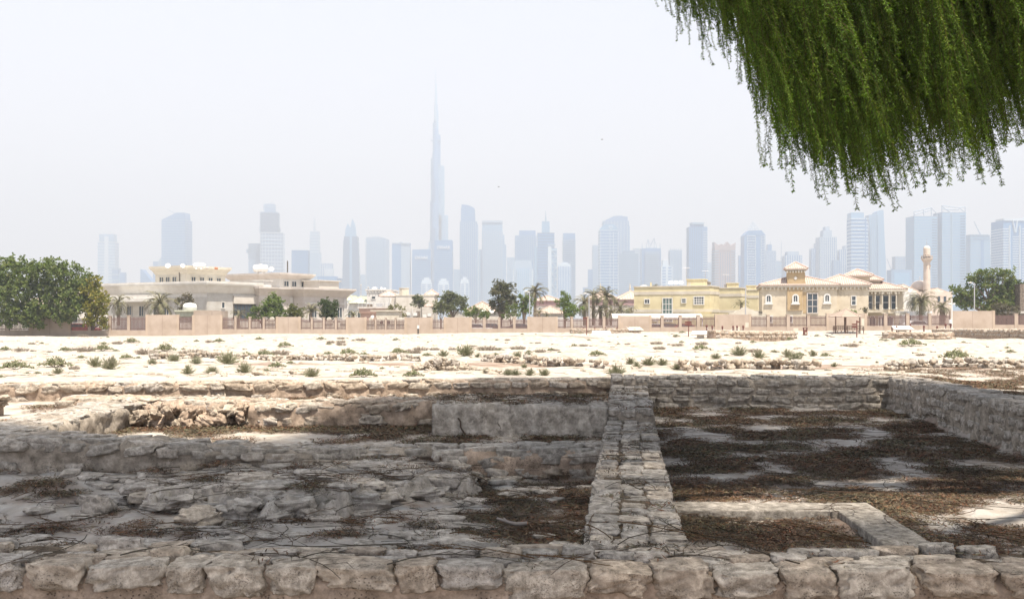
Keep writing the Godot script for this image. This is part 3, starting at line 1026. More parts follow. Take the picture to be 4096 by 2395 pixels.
# ------------------------------------------------------------------ the tree overhead
func build_big_tree() -> void:
	var t := thing("weeping_tree", "large weeping tree whose feathery green foliage hangs into the upper right corner", "tree", Vector3(9.6, 0, -9.5))
	var base := t.position
	var w := MB.new()
	w.tube([Vector3(0, 0, 0), Vector3(0.1, 1.5, 0.1), Vector3(-0.2, 3.4, 0.3), Vector3(-0.5, 5.2, 0.2)], [0.5, 0.38, 0.34, 0.3], 12)
	for q in [[-6.5, 8.6, 0.5], [-4.5, 8.8, 4.0], [-7.0, 9.4, -6.0], [-1.0, 9.0, -7.0], [-11.0, 8.6, 3.0], [-3.0, 7.6, -2.0], [2.5, 8.0, 1.0], [-14.0, 8.2, 1.5]]:
		var e := Vector3(q[0], q[1], q[2])
		w.tube([Vector3(-0.5, 5.0, 0.2), Vector3(-0.5, 5.0, 0.2).lerp(e, 0.4) + Vector3(0, 0.8, 0), e], [0.2, 0.13, 0.05], 7)
	part("trunk", w.mesh(true), mat.bark, t)
	var greens := [Color(0.12, 0.195, 0.036), Color(0.10, 0.17, 0.038), Color(0.155, 0.23, 0.044), Color(0.09, 0.14, 0.03)]
	var strands := []
	for q in 7:
		var m := MB.new()
		var pts := []
		var p := Vector3.ZERO
		var dir := Vector3(r(-0.5, 0.9), -0.6, r(-0.5, 0.5)).normalized()
		for k in 12:
			pts.append(p)
			dir = (dir + Vector3(0.03, -0.28, 0) + Vector3(r(-0.12, 0.12), 0, r(-0.12, 0.12))).normalized()
			p += dir * 0.085
		m.tint = Color(0.10, 0.09, 0.04)
		m.tube(pts, pts.map(func(_x): return 0.0028), 3)
		for k in range(1, 12):
			for i in 13:
				m.tint = greens[rng.randi() % 4]
				var o: Vector3 = pts[k].lerp(pts[mini(k + 1, 11)], i / 13.0)
				if q > 4: o += Vector3(r(-1, 1), r(-0.7, 0.7), r(-1, 1)) * 0.3
				var a := r(0, TAU)
				var out := Vector3(cos(a), r(-1.3, -0.1), sin(a)).normalized() * r(0.022, 0.055)
				var side := out.cross(Vector3(r(-1, 1), r(-1, 1), r(-1, 1))).normalized() * r(0.0035, 0.0065) * (1.0 if q > 4 else 1.0)
				m.quad(o, o + out * 0.55 + side, o + out, o + out * 0.55 - side)
		strands.append(m.mesh())
	var spots := [[], [], [], [], [], [], []]
	var tints := [[], [], [], [], [], [], []]
	var ox := [658.0, 676.0, 702.0, 742.0, 754.0, 768.0, 787.0, 797.0, 837.0, 854.0, 894.0, 906.0, 947.0, 984.0, 1016.0, 1040.0, 1120.0, 1240.0]
	var oy := [-60.0, 22.0, 52.0, 72.0, 93.0, 112.0, 142.0, 168.0, 188.0, 196.0, 193.0, 176.0, 168.0, 172.0, 150.0, 120.0, 60.0, -40.0]
	# boughs: each is a drooping shoot with its own hanging strands, its foot on the crown's lower edge
	for b in 560:
		var d := r(9.4, 14.5)
		var e := r(666.0, 1240.0)
		if b >= 470: e = r(660.0, 800.0)
		var low := 0.0
		for k in ox.size() - 1:
			if e >= ox[k] and e < ox[k + 1]: low = lerpf(oy[k], oy[k + 1], (e - ox[k]) / (ox[k + 1] - ox[k]))
		var x := ax(e, d)
		var foot := hh(low, d) + r(0.0, 1.0) * r(0.0, 1.0) - 0.1
		if b % 3 == 0: foot += r(0.4, 2.4)
		var len := r(1.2, 2.4)
		var lean := 0.16
		var tone := r(0.65, 1.35)
		var thick := r(0.06, 0.2)
		for k in int(len * 26.0):
			var u := pow(rng.randf(), 0.9)
			var y := foot + 0.75 + u * len
			var spread := thick * (0.5 + 0.7 * sin(u * 3.0))
			var q := Vector3(x - lean * (y - foot) + rng.randfn(0, spread), y, -d + rng.randfn(0, spread))
			var g := rng.randi() % 5
			if u < 0.3 and k % 2: continue
			var s := r(0.65, 1.1) if e > 770.0 else r(0.5, 0.8)
			spots[g].append(Transform3D(Basis(Vector3.BACK, r(0.02, 0.3)) * Basis(Vector3.UP, r(-1.4, 1.4)).scaled(Vector3(s, s, s)), q - base))
			tints[g].append(Color(tone * r(0.9, 1.1), tone, tone * 0.95))
	# the rest of the crown, above the picture
	for k in 54000:
		var x := r(-7.6, 12.0)
		var d := r(1.7, 18.5)
		if x < lerpf(-2.6, -7.6, smoothstep(3.5, 8.0, d)) or x > lerpf(8.4, 12.0, smoothstep(6.0, 12.0, d)): continue
		var left := 8.7 if x < -2.5 else lerpf(8.7, 17.4, smoothstep(-2.5, 2.5, x))
		if d > left + n1.get_noise_2d(x * 0.35, d * 0.35) * 0.8 or x > 10.2 + n1.get_noise_2d(d * 0.4, 3.0) and d > 8.0: continue
		if x > 3.4 and d > 5.6 and d < 8.6 and k % 3: continue
		if x > 2.0 and k % 3 == 0: continue
		var floor_ := 2.0 + 0.335 * maxf(d, 8.0) + 4.6
		var y := maxf(floor_, 6.4) + absf(rng.randfn(0, 1.0)) * 1.1
		var g := 5 + k % 2
		var s := r(0.65, 0.95)
		spots[g].append(Transform3D(Basis(Vector3.UP, r(0, TAU)) * Basis(Vector3.RIGHT, r(-0.9, 0.9)) * Basis.from_scale(Vector3(s * 1.3, s * 0.8, s * 1.3)), Vector3(x, y, -d) - base))
		tints[g].append(Color(1, 1, 1))
	var total := 0
	for g in 7:
		stuff("foliage", strands[g], mat.willow, t, spots[g], tints[g])
		total += spots[g].size()
	print("strands ", total)


# ------------------------------------------------------------------ skyline
func tower(called: String, label: String, q: Array, shaft: String, deep := 0.8, turn := 0.0, part_name := "shaft") -> Node3D:   # q: left, right, top, distance
	var d: float = q[3]
	var w: float = (q[1] - q[0]) * d / 1000.0
	var t := thing(called, label, "tower" if called.contains("tower") else "building", Vector3(ax((q[0] + q[1]) * 0.5, d), -0.5, -d), turn)
	t.set_meta("w", w)
	t.set_meta("h", hh(q[2], d) + 0.5)
	t.set_meta("z", w * deep)
	var m := MB.new()
	m.box(-w / 2, w / 2, 0, t.get_meta("h"), -w * deep, 0)
	part(part_name, m.mesh(), mat[shaft], t)
	return t


func bands(t: Node3D, n: int, key: String, share := 0.35, proud := 0.6, from := 0.0, to := 1.0, u0 := 0.0, u1 := 1.0, called := "floor_bands") -> void:
	var w: float = t.get_meta("w")
	var h: float = t.get_meta("h")
	var z: float = t.get_meta("z")
	var m := MB.new()
	var s := h * (to - from) / n
	for k in n:
		var y := h * from + s * (k + 1.0 - share)
		m.box(-w / 2 + w * u0 - (proud if u0 == 0.0 else 0.0), -w / 2 + w * u1 + (proud if u1 == 1.0 else 0.0), y, y + s * share, -z - proud, proud)
	part(called, m.mesh(), mat[key], t, Vector3.ZERO, "stuff")


func ribs(t: Node3D, n: int, key: String, share := 0.3, proud := 0.9, from := 0.0, to := 1.0, u0 := 0.0, u1 := 1.0, called := "wall_ribs") -> void:
	var w: float = t.get_meta("w")
	var h: float = t.get_meta("h")
	var z: float = t.get_meta("z")
	var m := MB.new()
	var s := w * (u1 - u0) / n
	for k in n:
		var x := -w / 2 + w * u0 + s * (k + 0.5 - share * 0.5)
		m.box(x, x + s * share, h * from, h * to + 0.3, -z * 0.5, proud)
	for k in 6:
		var q := -z + z * (k + 0.3) / 6.0
		m.box(-w / 2 - proud, w / 2 + proud, h * from, h * to, q, q + z / 6.0 * share)
	part(called, m.mesh(), mat[key], t, Vector3.ZERO, "stuff")


func block(t: Node3D, called: String, q: Array, key: String, z0 := 0.0, z1 := 1.0) -> void:   # a further block of that tower, given like the tower: left, right, top, bottom
	var d := -t.position.z
	var z: float = t.get_meta("z")
	var m := MB.new()
	m.box(ax(q[0], d) - t.position.x, ax(q[1], d) - t.position.x, hh(q[3], d) + 0.5, hh(q[2], d) + 0.5, -z * z1, -z * z0)
	part(called, m.mesh(), mat[key], t)


func rod(t: Node3D, called: String, px: float, y0: float, y1: float, key: String, wide := 2.0, tip := 0.6) -> void:
	var d := -t.position.z
	var m := MB.new()
	var x := ax(px, d) - t.position.x
	m.bar(Vector3(x, hh(y0, d), -6), Vector3(x, hh(y1, d), -6), wide, 6, tip)
	part(called, m.mesh(), mat[key], t)


func outline(t: Node3D, called: String, pts: Array, key: String, z0: float, z1: float) -> void:   # a shape drawn by its outline and given its own depth
	var d := -t.position.z
	var poly := []
	for k in range(0, pts.size(), 2): poly.append(Vector2(ax(pts[k], d) - t.position.x, hh(pts[k + 1], d) + 0.5))
	var m := MB.new()
	m.slab(poly, z0, z1)
	part(called, m.mesh(), mat[key], t)


func frame_bars(t: Node3D, called: String, runs: Array, key: String, wide: float, z := 0.0) -> void:
	var d := -t.position.z
	var m := MB.new()
	for q in runs: m.bar(Vector3(ax(q[0], d) - t.position.x, hh(q[1], d) + 0.5, z), Vector3(ax(q[2], d) - t.position.x, hh(q[3], d) + 0.5, z), wide, 4)
	part(called, m.mesh(), mat[key], t)


func letters(t: Node3D, text: String, px: float, py: float, high: float, key: String, proud := 0.5) -> void:
	var d := -t.position.z
	var m := TextMesh.new()
	var f := SystemFont.new()
	f.font_names = PackedStringArray(["Droid Sans"])
	m.font = f
	m.text = text
	m.font_size = 32
	m.pixel_size = high * d / 1000.0 / 23.0
	m.depth = 1.2
	part("sign_letters", m, mat[key], t, Vector3(ax(px, d) - t.position.x, hh(py, d) + 0.5, proud))


func crane(called: String, label: String, x: float, y: float, d: float, x2: float, y2: float, tail := 0.25, mast := 8.0) -> void:
	var t := thing(called, label, "crane", Vector3(ax(x, d), hh(y, d), -d - 10.0))
	var m := MB.new()
	m.bar(Vector3(0, -mast, 0), Vector3(0, 3, 0), 0.9)
	part("mast", m.mesh(), mat.steel, t)
	m = MB.new()
	var e := Vector3((x2 - x) * d / 1000.0, (y - y2) * d / 1000.0, 0)
	m.bar(-e * tail, e, 1.1, 4, 0.7)
	part("jib", m.mesh(), mat.steel, t)


func build_skyline() -> void:
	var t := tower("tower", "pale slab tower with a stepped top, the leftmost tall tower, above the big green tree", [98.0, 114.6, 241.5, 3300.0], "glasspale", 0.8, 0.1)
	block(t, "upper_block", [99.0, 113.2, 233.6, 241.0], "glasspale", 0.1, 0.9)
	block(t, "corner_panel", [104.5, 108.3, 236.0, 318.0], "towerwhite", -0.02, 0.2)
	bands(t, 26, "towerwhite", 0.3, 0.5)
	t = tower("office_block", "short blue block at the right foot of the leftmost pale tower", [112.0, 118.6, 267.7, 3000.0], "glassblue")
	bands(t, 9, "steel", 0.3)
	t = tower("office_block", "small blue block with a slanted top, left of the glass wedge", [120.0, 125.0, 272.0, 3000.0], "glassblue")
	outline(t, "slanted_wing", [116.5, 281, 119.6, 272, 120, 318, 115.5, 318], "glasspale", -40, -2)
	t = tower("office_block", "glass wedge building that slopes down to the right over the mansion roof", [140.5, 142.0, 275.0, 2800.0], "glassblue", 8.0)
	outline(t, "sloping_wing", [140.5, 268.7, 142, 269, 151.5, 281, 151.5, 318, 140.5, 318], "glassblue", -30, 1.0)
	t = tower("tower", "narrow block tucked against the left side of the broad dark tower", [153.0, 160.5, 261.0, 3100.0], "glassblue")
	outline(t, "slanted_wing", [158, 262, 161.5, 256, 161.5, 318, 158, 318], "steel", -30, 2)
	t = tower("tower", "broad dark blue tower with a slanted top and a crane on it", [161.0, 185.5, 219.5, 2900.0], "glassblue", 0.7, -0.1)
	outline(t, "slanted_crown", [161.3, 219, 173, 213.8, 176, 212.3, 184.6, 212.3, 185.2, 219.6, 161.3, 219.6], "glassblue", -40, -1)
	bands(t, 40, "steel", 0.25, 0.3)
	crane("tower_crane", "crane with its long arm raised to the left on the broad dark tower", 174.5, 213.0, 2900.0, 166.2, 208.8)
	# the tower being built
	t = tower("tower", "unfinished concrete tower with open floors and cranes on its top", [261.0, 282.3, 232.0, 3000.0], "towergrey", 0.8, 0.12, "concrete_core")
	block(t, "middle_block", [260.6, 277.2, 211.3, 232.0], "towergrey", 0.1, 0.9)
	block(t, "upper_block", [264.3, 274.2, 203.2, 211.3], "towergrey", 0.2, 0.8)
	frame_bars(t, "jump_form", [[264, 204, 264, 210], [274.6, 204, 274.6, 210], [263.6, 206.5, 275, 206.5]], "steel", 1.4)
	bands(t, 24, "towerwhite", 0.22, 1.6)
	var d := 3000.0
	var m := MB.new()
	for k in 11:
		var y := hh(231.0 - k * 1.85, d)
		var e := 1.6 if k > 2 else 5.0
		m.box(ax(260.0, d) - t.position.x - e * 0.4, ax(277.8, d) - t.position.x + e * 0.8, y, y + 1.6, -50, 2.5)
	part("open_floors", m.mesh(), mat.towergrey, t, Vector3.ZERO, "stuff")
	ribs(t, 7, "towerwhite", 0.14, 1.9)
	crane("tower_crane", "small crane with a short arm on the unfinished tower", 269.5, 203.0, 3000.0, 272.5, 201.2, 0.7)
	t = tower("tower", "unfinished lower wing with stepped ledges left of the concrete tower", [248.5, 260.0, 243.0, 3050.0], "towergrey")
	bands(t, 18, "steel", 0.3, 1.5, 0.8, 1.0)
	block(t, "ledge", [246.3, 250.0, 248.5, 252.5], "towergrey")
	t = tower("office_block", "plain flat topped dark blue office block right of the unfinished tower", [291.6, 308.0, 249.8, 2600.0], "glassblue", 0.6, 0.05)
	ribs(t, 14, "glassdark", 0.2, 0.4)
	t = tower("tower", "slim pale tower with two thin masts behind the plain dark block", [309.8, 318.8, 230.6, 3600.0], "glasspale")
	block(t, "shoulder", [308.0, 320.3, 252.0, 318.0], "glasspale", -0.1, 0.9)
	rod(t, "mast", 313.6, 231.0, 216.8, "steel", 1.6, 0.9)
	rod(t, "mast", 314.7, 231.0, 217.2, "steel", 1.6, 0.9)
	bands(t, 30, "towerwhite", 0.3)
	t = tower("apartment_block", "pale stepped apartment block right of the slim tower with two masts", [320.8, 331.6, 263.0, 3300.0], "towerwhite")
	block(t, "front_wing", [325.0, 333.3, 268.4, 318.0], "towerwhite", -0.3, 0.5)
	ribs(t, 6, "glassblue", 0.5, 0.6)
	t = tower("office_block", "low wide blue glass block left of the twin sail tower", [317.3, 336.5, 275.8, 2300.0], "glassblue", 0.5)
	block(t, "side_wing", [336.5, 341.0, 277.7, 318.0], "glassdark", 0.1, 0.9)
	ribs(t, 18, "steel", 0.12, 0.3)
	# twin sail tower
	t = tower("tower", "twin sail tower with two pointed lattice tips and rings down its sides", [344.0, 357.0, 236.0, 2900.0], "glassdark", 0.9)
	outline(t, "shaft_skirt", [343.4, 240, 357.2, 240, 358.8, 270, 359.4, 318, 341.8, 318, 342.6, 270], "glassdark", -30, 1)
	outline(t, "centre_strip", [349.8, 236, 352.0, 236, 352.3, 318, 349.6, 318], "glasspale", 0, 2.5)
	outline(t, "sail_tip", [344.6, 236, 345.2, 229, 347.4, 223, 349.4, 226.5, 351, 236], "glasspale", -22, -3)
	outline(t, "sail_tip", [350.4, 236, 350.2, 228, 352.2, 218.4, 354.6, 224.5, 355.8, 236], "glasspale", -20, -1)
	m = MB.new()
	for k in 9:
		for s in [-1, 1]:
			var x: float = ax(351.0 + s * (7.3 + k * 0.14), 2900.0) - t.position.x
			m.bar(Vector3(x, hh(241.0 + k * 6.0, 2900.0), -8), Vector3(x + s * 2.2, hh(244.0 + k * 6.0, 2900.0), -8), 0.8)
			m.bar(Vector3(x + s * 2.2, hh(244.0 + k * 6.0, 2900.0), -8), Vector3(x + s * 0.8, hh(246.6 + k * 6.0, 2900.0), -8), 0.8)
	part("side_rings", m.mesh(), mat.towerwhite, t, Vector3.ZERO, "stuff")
	t = tower("apartment_block", "faint low block just right of the twin sail tower", [359.4, 366.0, 274.0, 3600.0], "glasspale")
	t = tower("tower", "broad pale tower with a rounded top corner and balconies down its left edge", [365.5, 385.6, 238.2, 3000.0], "glasspale", 0.8, -0.12)
	outline(t, "crown", [365.6, 238.3, 366.5, 236.7, 378, 236.2, 383, 237, 385.5, 238.5], "towerstone", -40, 0)
	ribs(t, 9, "towerstone", 0.34, 0.8)
	bands(t, 34, "towerwhite", 0.4, 1.6, 0.1, 0.97, 0.0, 0.06, "balconies")
	frame_bars(t, "roof_letters", [[371.5, 236, 371.5, 234.8], [373.5, 236, 373.5, 234.8], [375.5, 236, 375.5, 234.6], [377.5, 236, 377.5, 234.6]], "towerwhite", 1.2, -4.0)
	t = tower("tower", "slab tower with small square windows and a beacon, left of the two signed towers", [392.0, 401.0, 243.3, 2700.0], "glassblue", 1.2)
	block(t, "window_wing", [401.0, 409.8, 243.7, 318.0], "towerstone", 0.05, 0.95)
	m = MB.new()
	for a in 5:
		for b in 26:
			var x := ax(402.5 + a * 1.45, 2700.0) - t.position.x
			m.box(x, x + 2.0, hh(250.0 + b * 2.5, 2700.0), hh(248.8 + b * 2.5, 2700.0), -10, -1.6)
	part("square_windows", m.mesh(), mat.glassdark, t, Vector3.ZERO, "stuff")
	block(t, "roof_frame", [392.0, 410.0, 242.4, 243.5], "towerstone", -0.03, 1.0)
	frame_bars(t, "beacon", [[399, 242.5, 402.5, 242], [400.7, 243, 400.7, 241.6]], "steel", 1.3)
	for q in [[412.0, 431.0, 249.3, 421.4, 257.3], [434.2, 452.6, 240.0, 443.7, 247.0]]:
		var left: bool = q[0] < 420.0
		t = tower("tower", "dark glass tower with a sign, left and lower of two such towers" if left else "dark glass tower with a sign, right and taller of two such towers", [q[0] + 0.3, q[1] - 0.3, q[2], 2700.0], "glassblue", 0.7)
		outline(t, "curved_front", [q[0] + 0.4, q[2], q[1] - 0.6, q[2] - 0.5, q[1], q[2] + 25.0, q[1] + 0.6, 318, q[0] - 0.3, 318, q[0] + 0.1, q[2] + 12], "glassblue", -10, 1.2)
		letters(t, "EMAAR", q[3], q[4], 3.0, "signwhite", 2.6)
		bands(t, 36, "steel", 0.16, 1.5, 0.0, 0.84)
	# the very tall stepped tower
	t = tower("spire_tower", "very tall stepped needle tower, by far the highest in the skyline", [428.6, 451.9, 242.0, 3400.0], "glasspale", 0.6, 0.0, "podium_wing")
	t.set_meta("category", "tower")
	d = 3400.0
	for q in [[229.0, 130.0, 1], [220.0, 270.0, 1], [211.0, 385.0, 1], [198.0, 620.0, 1], [194.0, 900.0, 1], [187.0, 1160.0, 1], [238.0, 130.0, -1], [241.0, 190.0, -1], [243.0, 270.0, -1], [249.0, 305.0, -1], [263.0, 465.0, -1], [289.0, 670.0, -1], [313.0, 995.0, -1]]:
		var edge: float = ax((1600.0 + q[0] / 1.637) / 4.0, d) - t.position.x
		var rad: float = clampf(absf(edge - (ax(435.3, d) - t.position.x)) * 0.5, 2.0, 9.5)
		m = MB.new()
		var top: float = hh((250.0 + q[1] / 1.637) / 4.0, d) + 0.5
		var mid_x: float = ax(435.3, d) - t.position.x
		var cx: float = edge + q[2] * rad
		m.box(minf(cx, mid_x), maxf(cx, mid_x), 0, top, -20 - rad, -20 + rad)
		m.lathe([Vector2(rad, 0), Vector2(rad, top - 3), Vector2(rad * 0.93, top)], 14, Vector3(cx, 0, -20))
		part("tier", m.mesh(), mat["glasspale" if int(q[1]) % 3 else "glassblue"], t)
	for k in 5:
		m = MB.new()
		var top2: float = hh([228.0, 204.0, 178.0, 152.0, 128.0][k], d)
		m.lathe([Vector2(9, 0), Vector2(9, top2), Vector2(8, top2 + 2)], 12, Vector3(ax(435.3, d) - t.position.x + [4.0, -3.0, 3.0, -2.0, 1.0][k], 0, 12.0 - k * 6.5))
		part("tier", m.mesh(), mat.glassblue, t)
	rod(t, "spire", 435.4, 120.0, 67.0, "steel", 5.0, 0.8)
	m = MB.new()
	for y in [228.0, 196.0, 165.0, 140.0]:
		m.box(ax(430.5, d) - t.position.x, ax(440.5, d) - t.position.x, hh(y, d), hh(y, d) + 4, -18, -8)
	part("plant_floors", m.mesh(), mat.towergrey, t, Vector3.ZERO, "stuff")
	for q in [[421.2, 431.6, 277.0, "left of three small white balconied towers, before the lower signed tower"], [438.0, 449.0, 278.0, "middle of three small white balconied towers, its top stepped like stairs"], [460.2, 469.2, 276.5, "right of three small white balconied towers, at the foot of the curved top tower"]]:
		t = tower("apartment_tower", q[3], [q[0], q[1], q[2] + 5.0, 2500.0], "towerwhite", 0.9, 0.05)
		block(t, "stepped_top", [q[0] + 0.7, q[1] - 0.6, q[2] + 2.2, q[2] + 5.0], "towerwhite", 0.1, 0.9)
		block(t, "stepped_top", [q[0] + 2.6, q[1] - 2.6, q[2], q[2] + 2.2], "towerwhite", 0.2, 0.8)
		bands(t, 17, "glassblue", 0.45, 0.3, 0.0, 0.95, 0.08, 0.42, "window_rows")
		bands(t, 17, "glassblue", 0.45, 0.32, 0.0, 0.95, 0.62, 0.92, "window_rows")
	t = tower("office_block", "faint low block between the taller signed tower and the curved top tower", [453.5, 460.0, 269.0, 3300.0], "glasspale")
	t = tower("tower", "tall blue ribbed tower with a curved sloping top, right of the needle tower", [460.0, 476.6, 221.0, 2900.0], "glassblue", 0.8)
	outline(t, "curved_top", [461, 221, 461, 209, 461.6, 204, 468, 204.8, 472, 206.2, 474.6, 208.2, 475, 221], "glassblue", -36, -1)
	block(t, "side_wing", [476.0, 477.8, 223.6, 318.0], "glasspale", 0.1, 0.9)
	ribs(t, 8, "steel", 0.35, 0.8)
	t = tower("tower", "pale rectangular tower with a framed flat top and stepped right side", [482.2, 502.4, 220.6, 3000.0], "glasspale", 0.7)
	block(t, "top_frame", [482.2, 502.6, 220.2, 222.4], "towerstone", -0.05, 1.0)
	block(t, "right_step", [502.0, 504.4, 234.0, 318.0], "glasspale", 0.1, 0.9)
	block(t, "right_step", [504.0, 506.2, 244.0, 318.0], "glasspale", 0.2, 0.9)
	block(t, "left_step", [478.4, 482.6, 249.0, 318.0], "glasspale", 0.2, 0.9)
	ribs(t, 10, "towerstone", 0.35, 0.9, 0.0, 0.9)
	t = tower("tower", "blue grey tower with stepped shoulders left of the spire topped tower", [515.2, 536.4, 235.2, 2800.0], "glassblue", 0.7)
	block(t, "upper_block", [519.2, 535.6, 230.0, 235.2], "glassblue", 0.1, 0.9)
	ribs(t, 11, "steel", 0.3, 0.8)
	t = tower("office_block", "pale lower block with a plain framed face before the blue grey stepped tower", [514.0, 531.9, 260.0, 2000.0], "towerstone", 0.5)
	block(t, "glass_front", [516.5, 530.0, 268.5, 318.0], "glasspale", -0.06, 0.3)
	ribs(t, 7, "towerwhite", 0.3, 2.2, 0.0, 0.85, 0.12, 0.9)
	t = tower("spire_tower", "dark blue tower carrying a pale box and a sharp spire", [537.6, 554.4, 232.4, 2500.0], "glassblue", 0.7)
	t.set_meta("category", "tower")
	block(t, "upper_box", [542.0, 549.7, 220.7, 232.5], "glasspale", 0.2, 0.8)
	rod(t, "spire", 545.8, 221.0, 209.6, "steel", 2.6, 0.4)
	block(t, "side_step", [534.8, 537.8, 246.4, 318.0], "glasspale", 0.1, 0.9)
	block(t, "balcony", [547.5, 555.6, 243.8, 245.0], "steel", -0.04, 0.5)
	frame_bars(t, "emblem", [[543.4, 224.5, 544.6, 222.4], [544.6, 222.4, 545.4, 225.0], [543.4, 224.5, 545.4, 227.0]], "steel", 0.7, -8.0)
	bands(t, 30, "glassdark", 0.3, 0.25)
	t = tower("tower", "white framed narrow tower with zigzag bracing right of the spire topped tower", [549.6, 557.0, 248.0, 2200.0], "glasspale", 1.0)
	block(t, "white_edge", [548.0, 551.2, 246.0, 318.0], "towerwhite", -0.05, 0.9)
	var z := []
	for k in 6:
		var y := 250.0 + k * 11.5
		z.append_array([[551.4, y, 556.6, y + 5.75], [556.6, y + 5.75, 551.4, y + 11.5], [551.4, y, 556.9, y], [551.4, y + 5.75, 556.9, y + 5.75]])
	z.append_array([[551.4, 248, 551.4, 318], [556.9, 248, 556.9, 318]])
	frame_bars(t, "zigzag_bracing", z, "towerwhite", 0.65, 0.8)
	t = tower("apartment_tower", "white apartment tower with vertical window strips right of the zigzag tower", [558.2, 570.8, 263.4, 2100.0], "towerwhite", 0.7)
	ribs(t, 8, "glassblue", 0.45, 0.4, 0.0, 0.95)
	block(t, "roof_cap", [561.5, 568.0, 262.0, 263.4], "towerwhite", 0.1, 0.9)
	t = tower("tower", "solitary blue tower with serrated sides behind the white apartment tower", [563.3, 575.2, 232.8, 2700.0], "glassblue", 0.8)
	bands(t, 36, "steel", 0.4, 1.6, 0.0, 0.92)
	letters(t, "IIIIII", 572.3, 239.2, 1.2, "steel", 2.4)
	t = tower("office_block", "low stepped blue block at the left foot of the narrow ribbed tower", [588.0, 592.8, 269.0, 2900.0], "glassblue")
	block(t, "low_step", [583.0, 588.2, 287.0, 318.0], "glassblue")
	t = tower("tower", "narrow pale ribbed tower left of the tower with a triangle emblem", [592.8, 598.2, 244.8, 2900.0], "glasspale", 1.0)
	ribs(t, 4, "towerstone", 0.4, 0.8)
	t = tower("tower", "tall tower with a sloping shoulder behind the tower with the triangle emblem", [603.2, 629.0, 220.6, 3100.0], "glassblue", 0.6)
	outline(t, "sloping_crown", [603.2, 221, 613.6, 215.8, 614, 215.5, 622, 215.4, 623, 216, 627.6, 216.2, 627.8, 221], "glassblue", -40, -2)
	block(t, "side_wing", [627.5, 630.0, 225.2, 318.0], "glasspale", 0.1, 0.9)
	letters(t, "du", 615.2, 222.6, 3.6, "steel", 0.8)
	ribs(t, 8, "steel", 0.3, 0.6)
	t = tower("tower", "banded glass tower with a white triangle emblem on its rounded top", [599.6, 618.4, 229.6, 2300.0], "glassblue", 0.7)
	outline(t, "rounded_top", [599.6, 230, 600.2, 228, 602, 226.4, 604, 224.2, 614, 224, 616.5, 227, 618, 228.4, 618.4, 230], "glasspale", -30, -0.5)
	frame_bars(t, "triangle_emblem", [[608.6, 226.0, 613.0, 226.0], [613.0, 226.0, 610.8, 228.8], [610.8, 228.8, 608.6, 226.0]], "towerwhite", 0.7, 0.9)
	bands(t, 30, "towerwhite", 0.26, 0.5)
	frame_bars(t, "white_uprights", [[609.9, 232, 609.9, 318], [613.4, 232, 613.4, 318], [600, 231, 600, 318], [618, 231, 618, 318]], "towerwhite", 0.7, 1.0)
	t = tower("office_block", "broad grey office slab with thin floor lines right of the emblem tower", [618.6, 638.2, 252.8, 2500.0], "towergrey", 0.5)
	block(t, "roof_plant", [623.5, 635.0, 250.0, 252.8], "towergrey", 0.2, 0.8)
	bands(t, 34, "steel", 0.45, 0.7)
	t = tower("tower", "pale slab between the grey office slab and the tower with two lattice peaks", [634.0, 642.0, 247.8, 3000.0], "glasspale")
	bands(t, 10, "towerwhite", 0.4, 0.8, 0.8, 1.0)
	t = tower("tower", "blue tower crowned by two triangular lattice peaks and corner pinnacles", [642.0, 661.0, 248.0, 2700.0], "glassblue", 0.8)
	block(t, "curved_front", [645.0, 659.5, 251.0, 318.0], "towergrey", -0.08, 0.6)
	bands(t, 32, "steel", 0.4, 4.4, 0.0, 0.93, 0.15, 0.92)
	frame_bars(t, "lattice_peaks", [[646.2, 247.5, 648.2, 238.8], [648.2, 238.8, 650.6, 244.5], [650.6, 244.5, 654.4, 237.4], [654.4, 237.4, 657.0, 247.5], [646.2, 247.5, 657, 247.5], [648.2, 238.8, 649.4, 247.5], [654.4, 237.4, 654.4, 247.5], [650.0, 247.5, 654.4, 237.4]], "towerstone", 0.9, -4.0)
	for px in [642.4, 660.4]: rod(t, "pinnacle", px, 250.0, 242.0, "steel", 2.2, 0.3)
	t = tower("apartment_tower", "white apartment tower with a stepped top right of the lattice peaks", [661.2, 672.6, 265.6, 2200.0], "towerwhite", 0.8)
	block(t, "stepped_top", [662.8, 668.6, 259.8, 265.6], "towerwhite", 0.1, 0.9)
	bands(t, 18, "glassblue", 0.5, 0.3, 0.0, 0.98, 0.1, 0.4, "window_rows")
	bands(t, 18, "glassblue", 0.5, 0.32, 0.0, 0.98, 0.6, 0.92, "window_rows")
	t = tower("tower", "pale ribbed tower with a row of fins on its top", [669.9, 681.8, 249.6, 2700.0], "glasspale", 0.7)
	ribs(t, 8, "towerstone", 0.4, 0.9)
	var fins := []
	for k in 6: fins.append([670.6 + k * 2.1, 250.0, 670.6 + k * 2.1, 247.8])
	frame_bars(t, "roof_fins", fins, "towerstone", 0.9, -3.0)
	t = tower("tower", "solid blue tower with a flat hat like roof and balconies on its right edge", [689.0, 707.4, 226.4, 2500.0], "glassblue", 0.8)
	block(t, "neck", [691.8, 704.0, 223.6, 226.5], "glassblue", 0.1, 0.8)
	outline(t, "hat_roof", [691.4, 222.1, 704.8, 222.1, 703.4, 224, 692.6, 224], "steel", -34, 1)
	ribs(t, 6, "glassdark", 0.25, 0.4, 0.0, 1.0, 0.0, 0.72)
	bands(t, 34, "towerwhite", 0.3, 0.9, 0.05, 0.95, 0.76, 1.0, "balconies")
	t = tower("office_block", "faint stub of a block just left of the pinkish crowned tower", [711.5, 715.0, 274.4, 2900.0], "glasspale")
	t = tower("tower", "pinkish tower with a jagged crown of pointed corners", [715.0, 735.2, 246.5, 2500.0], "towerpink", 0.8)
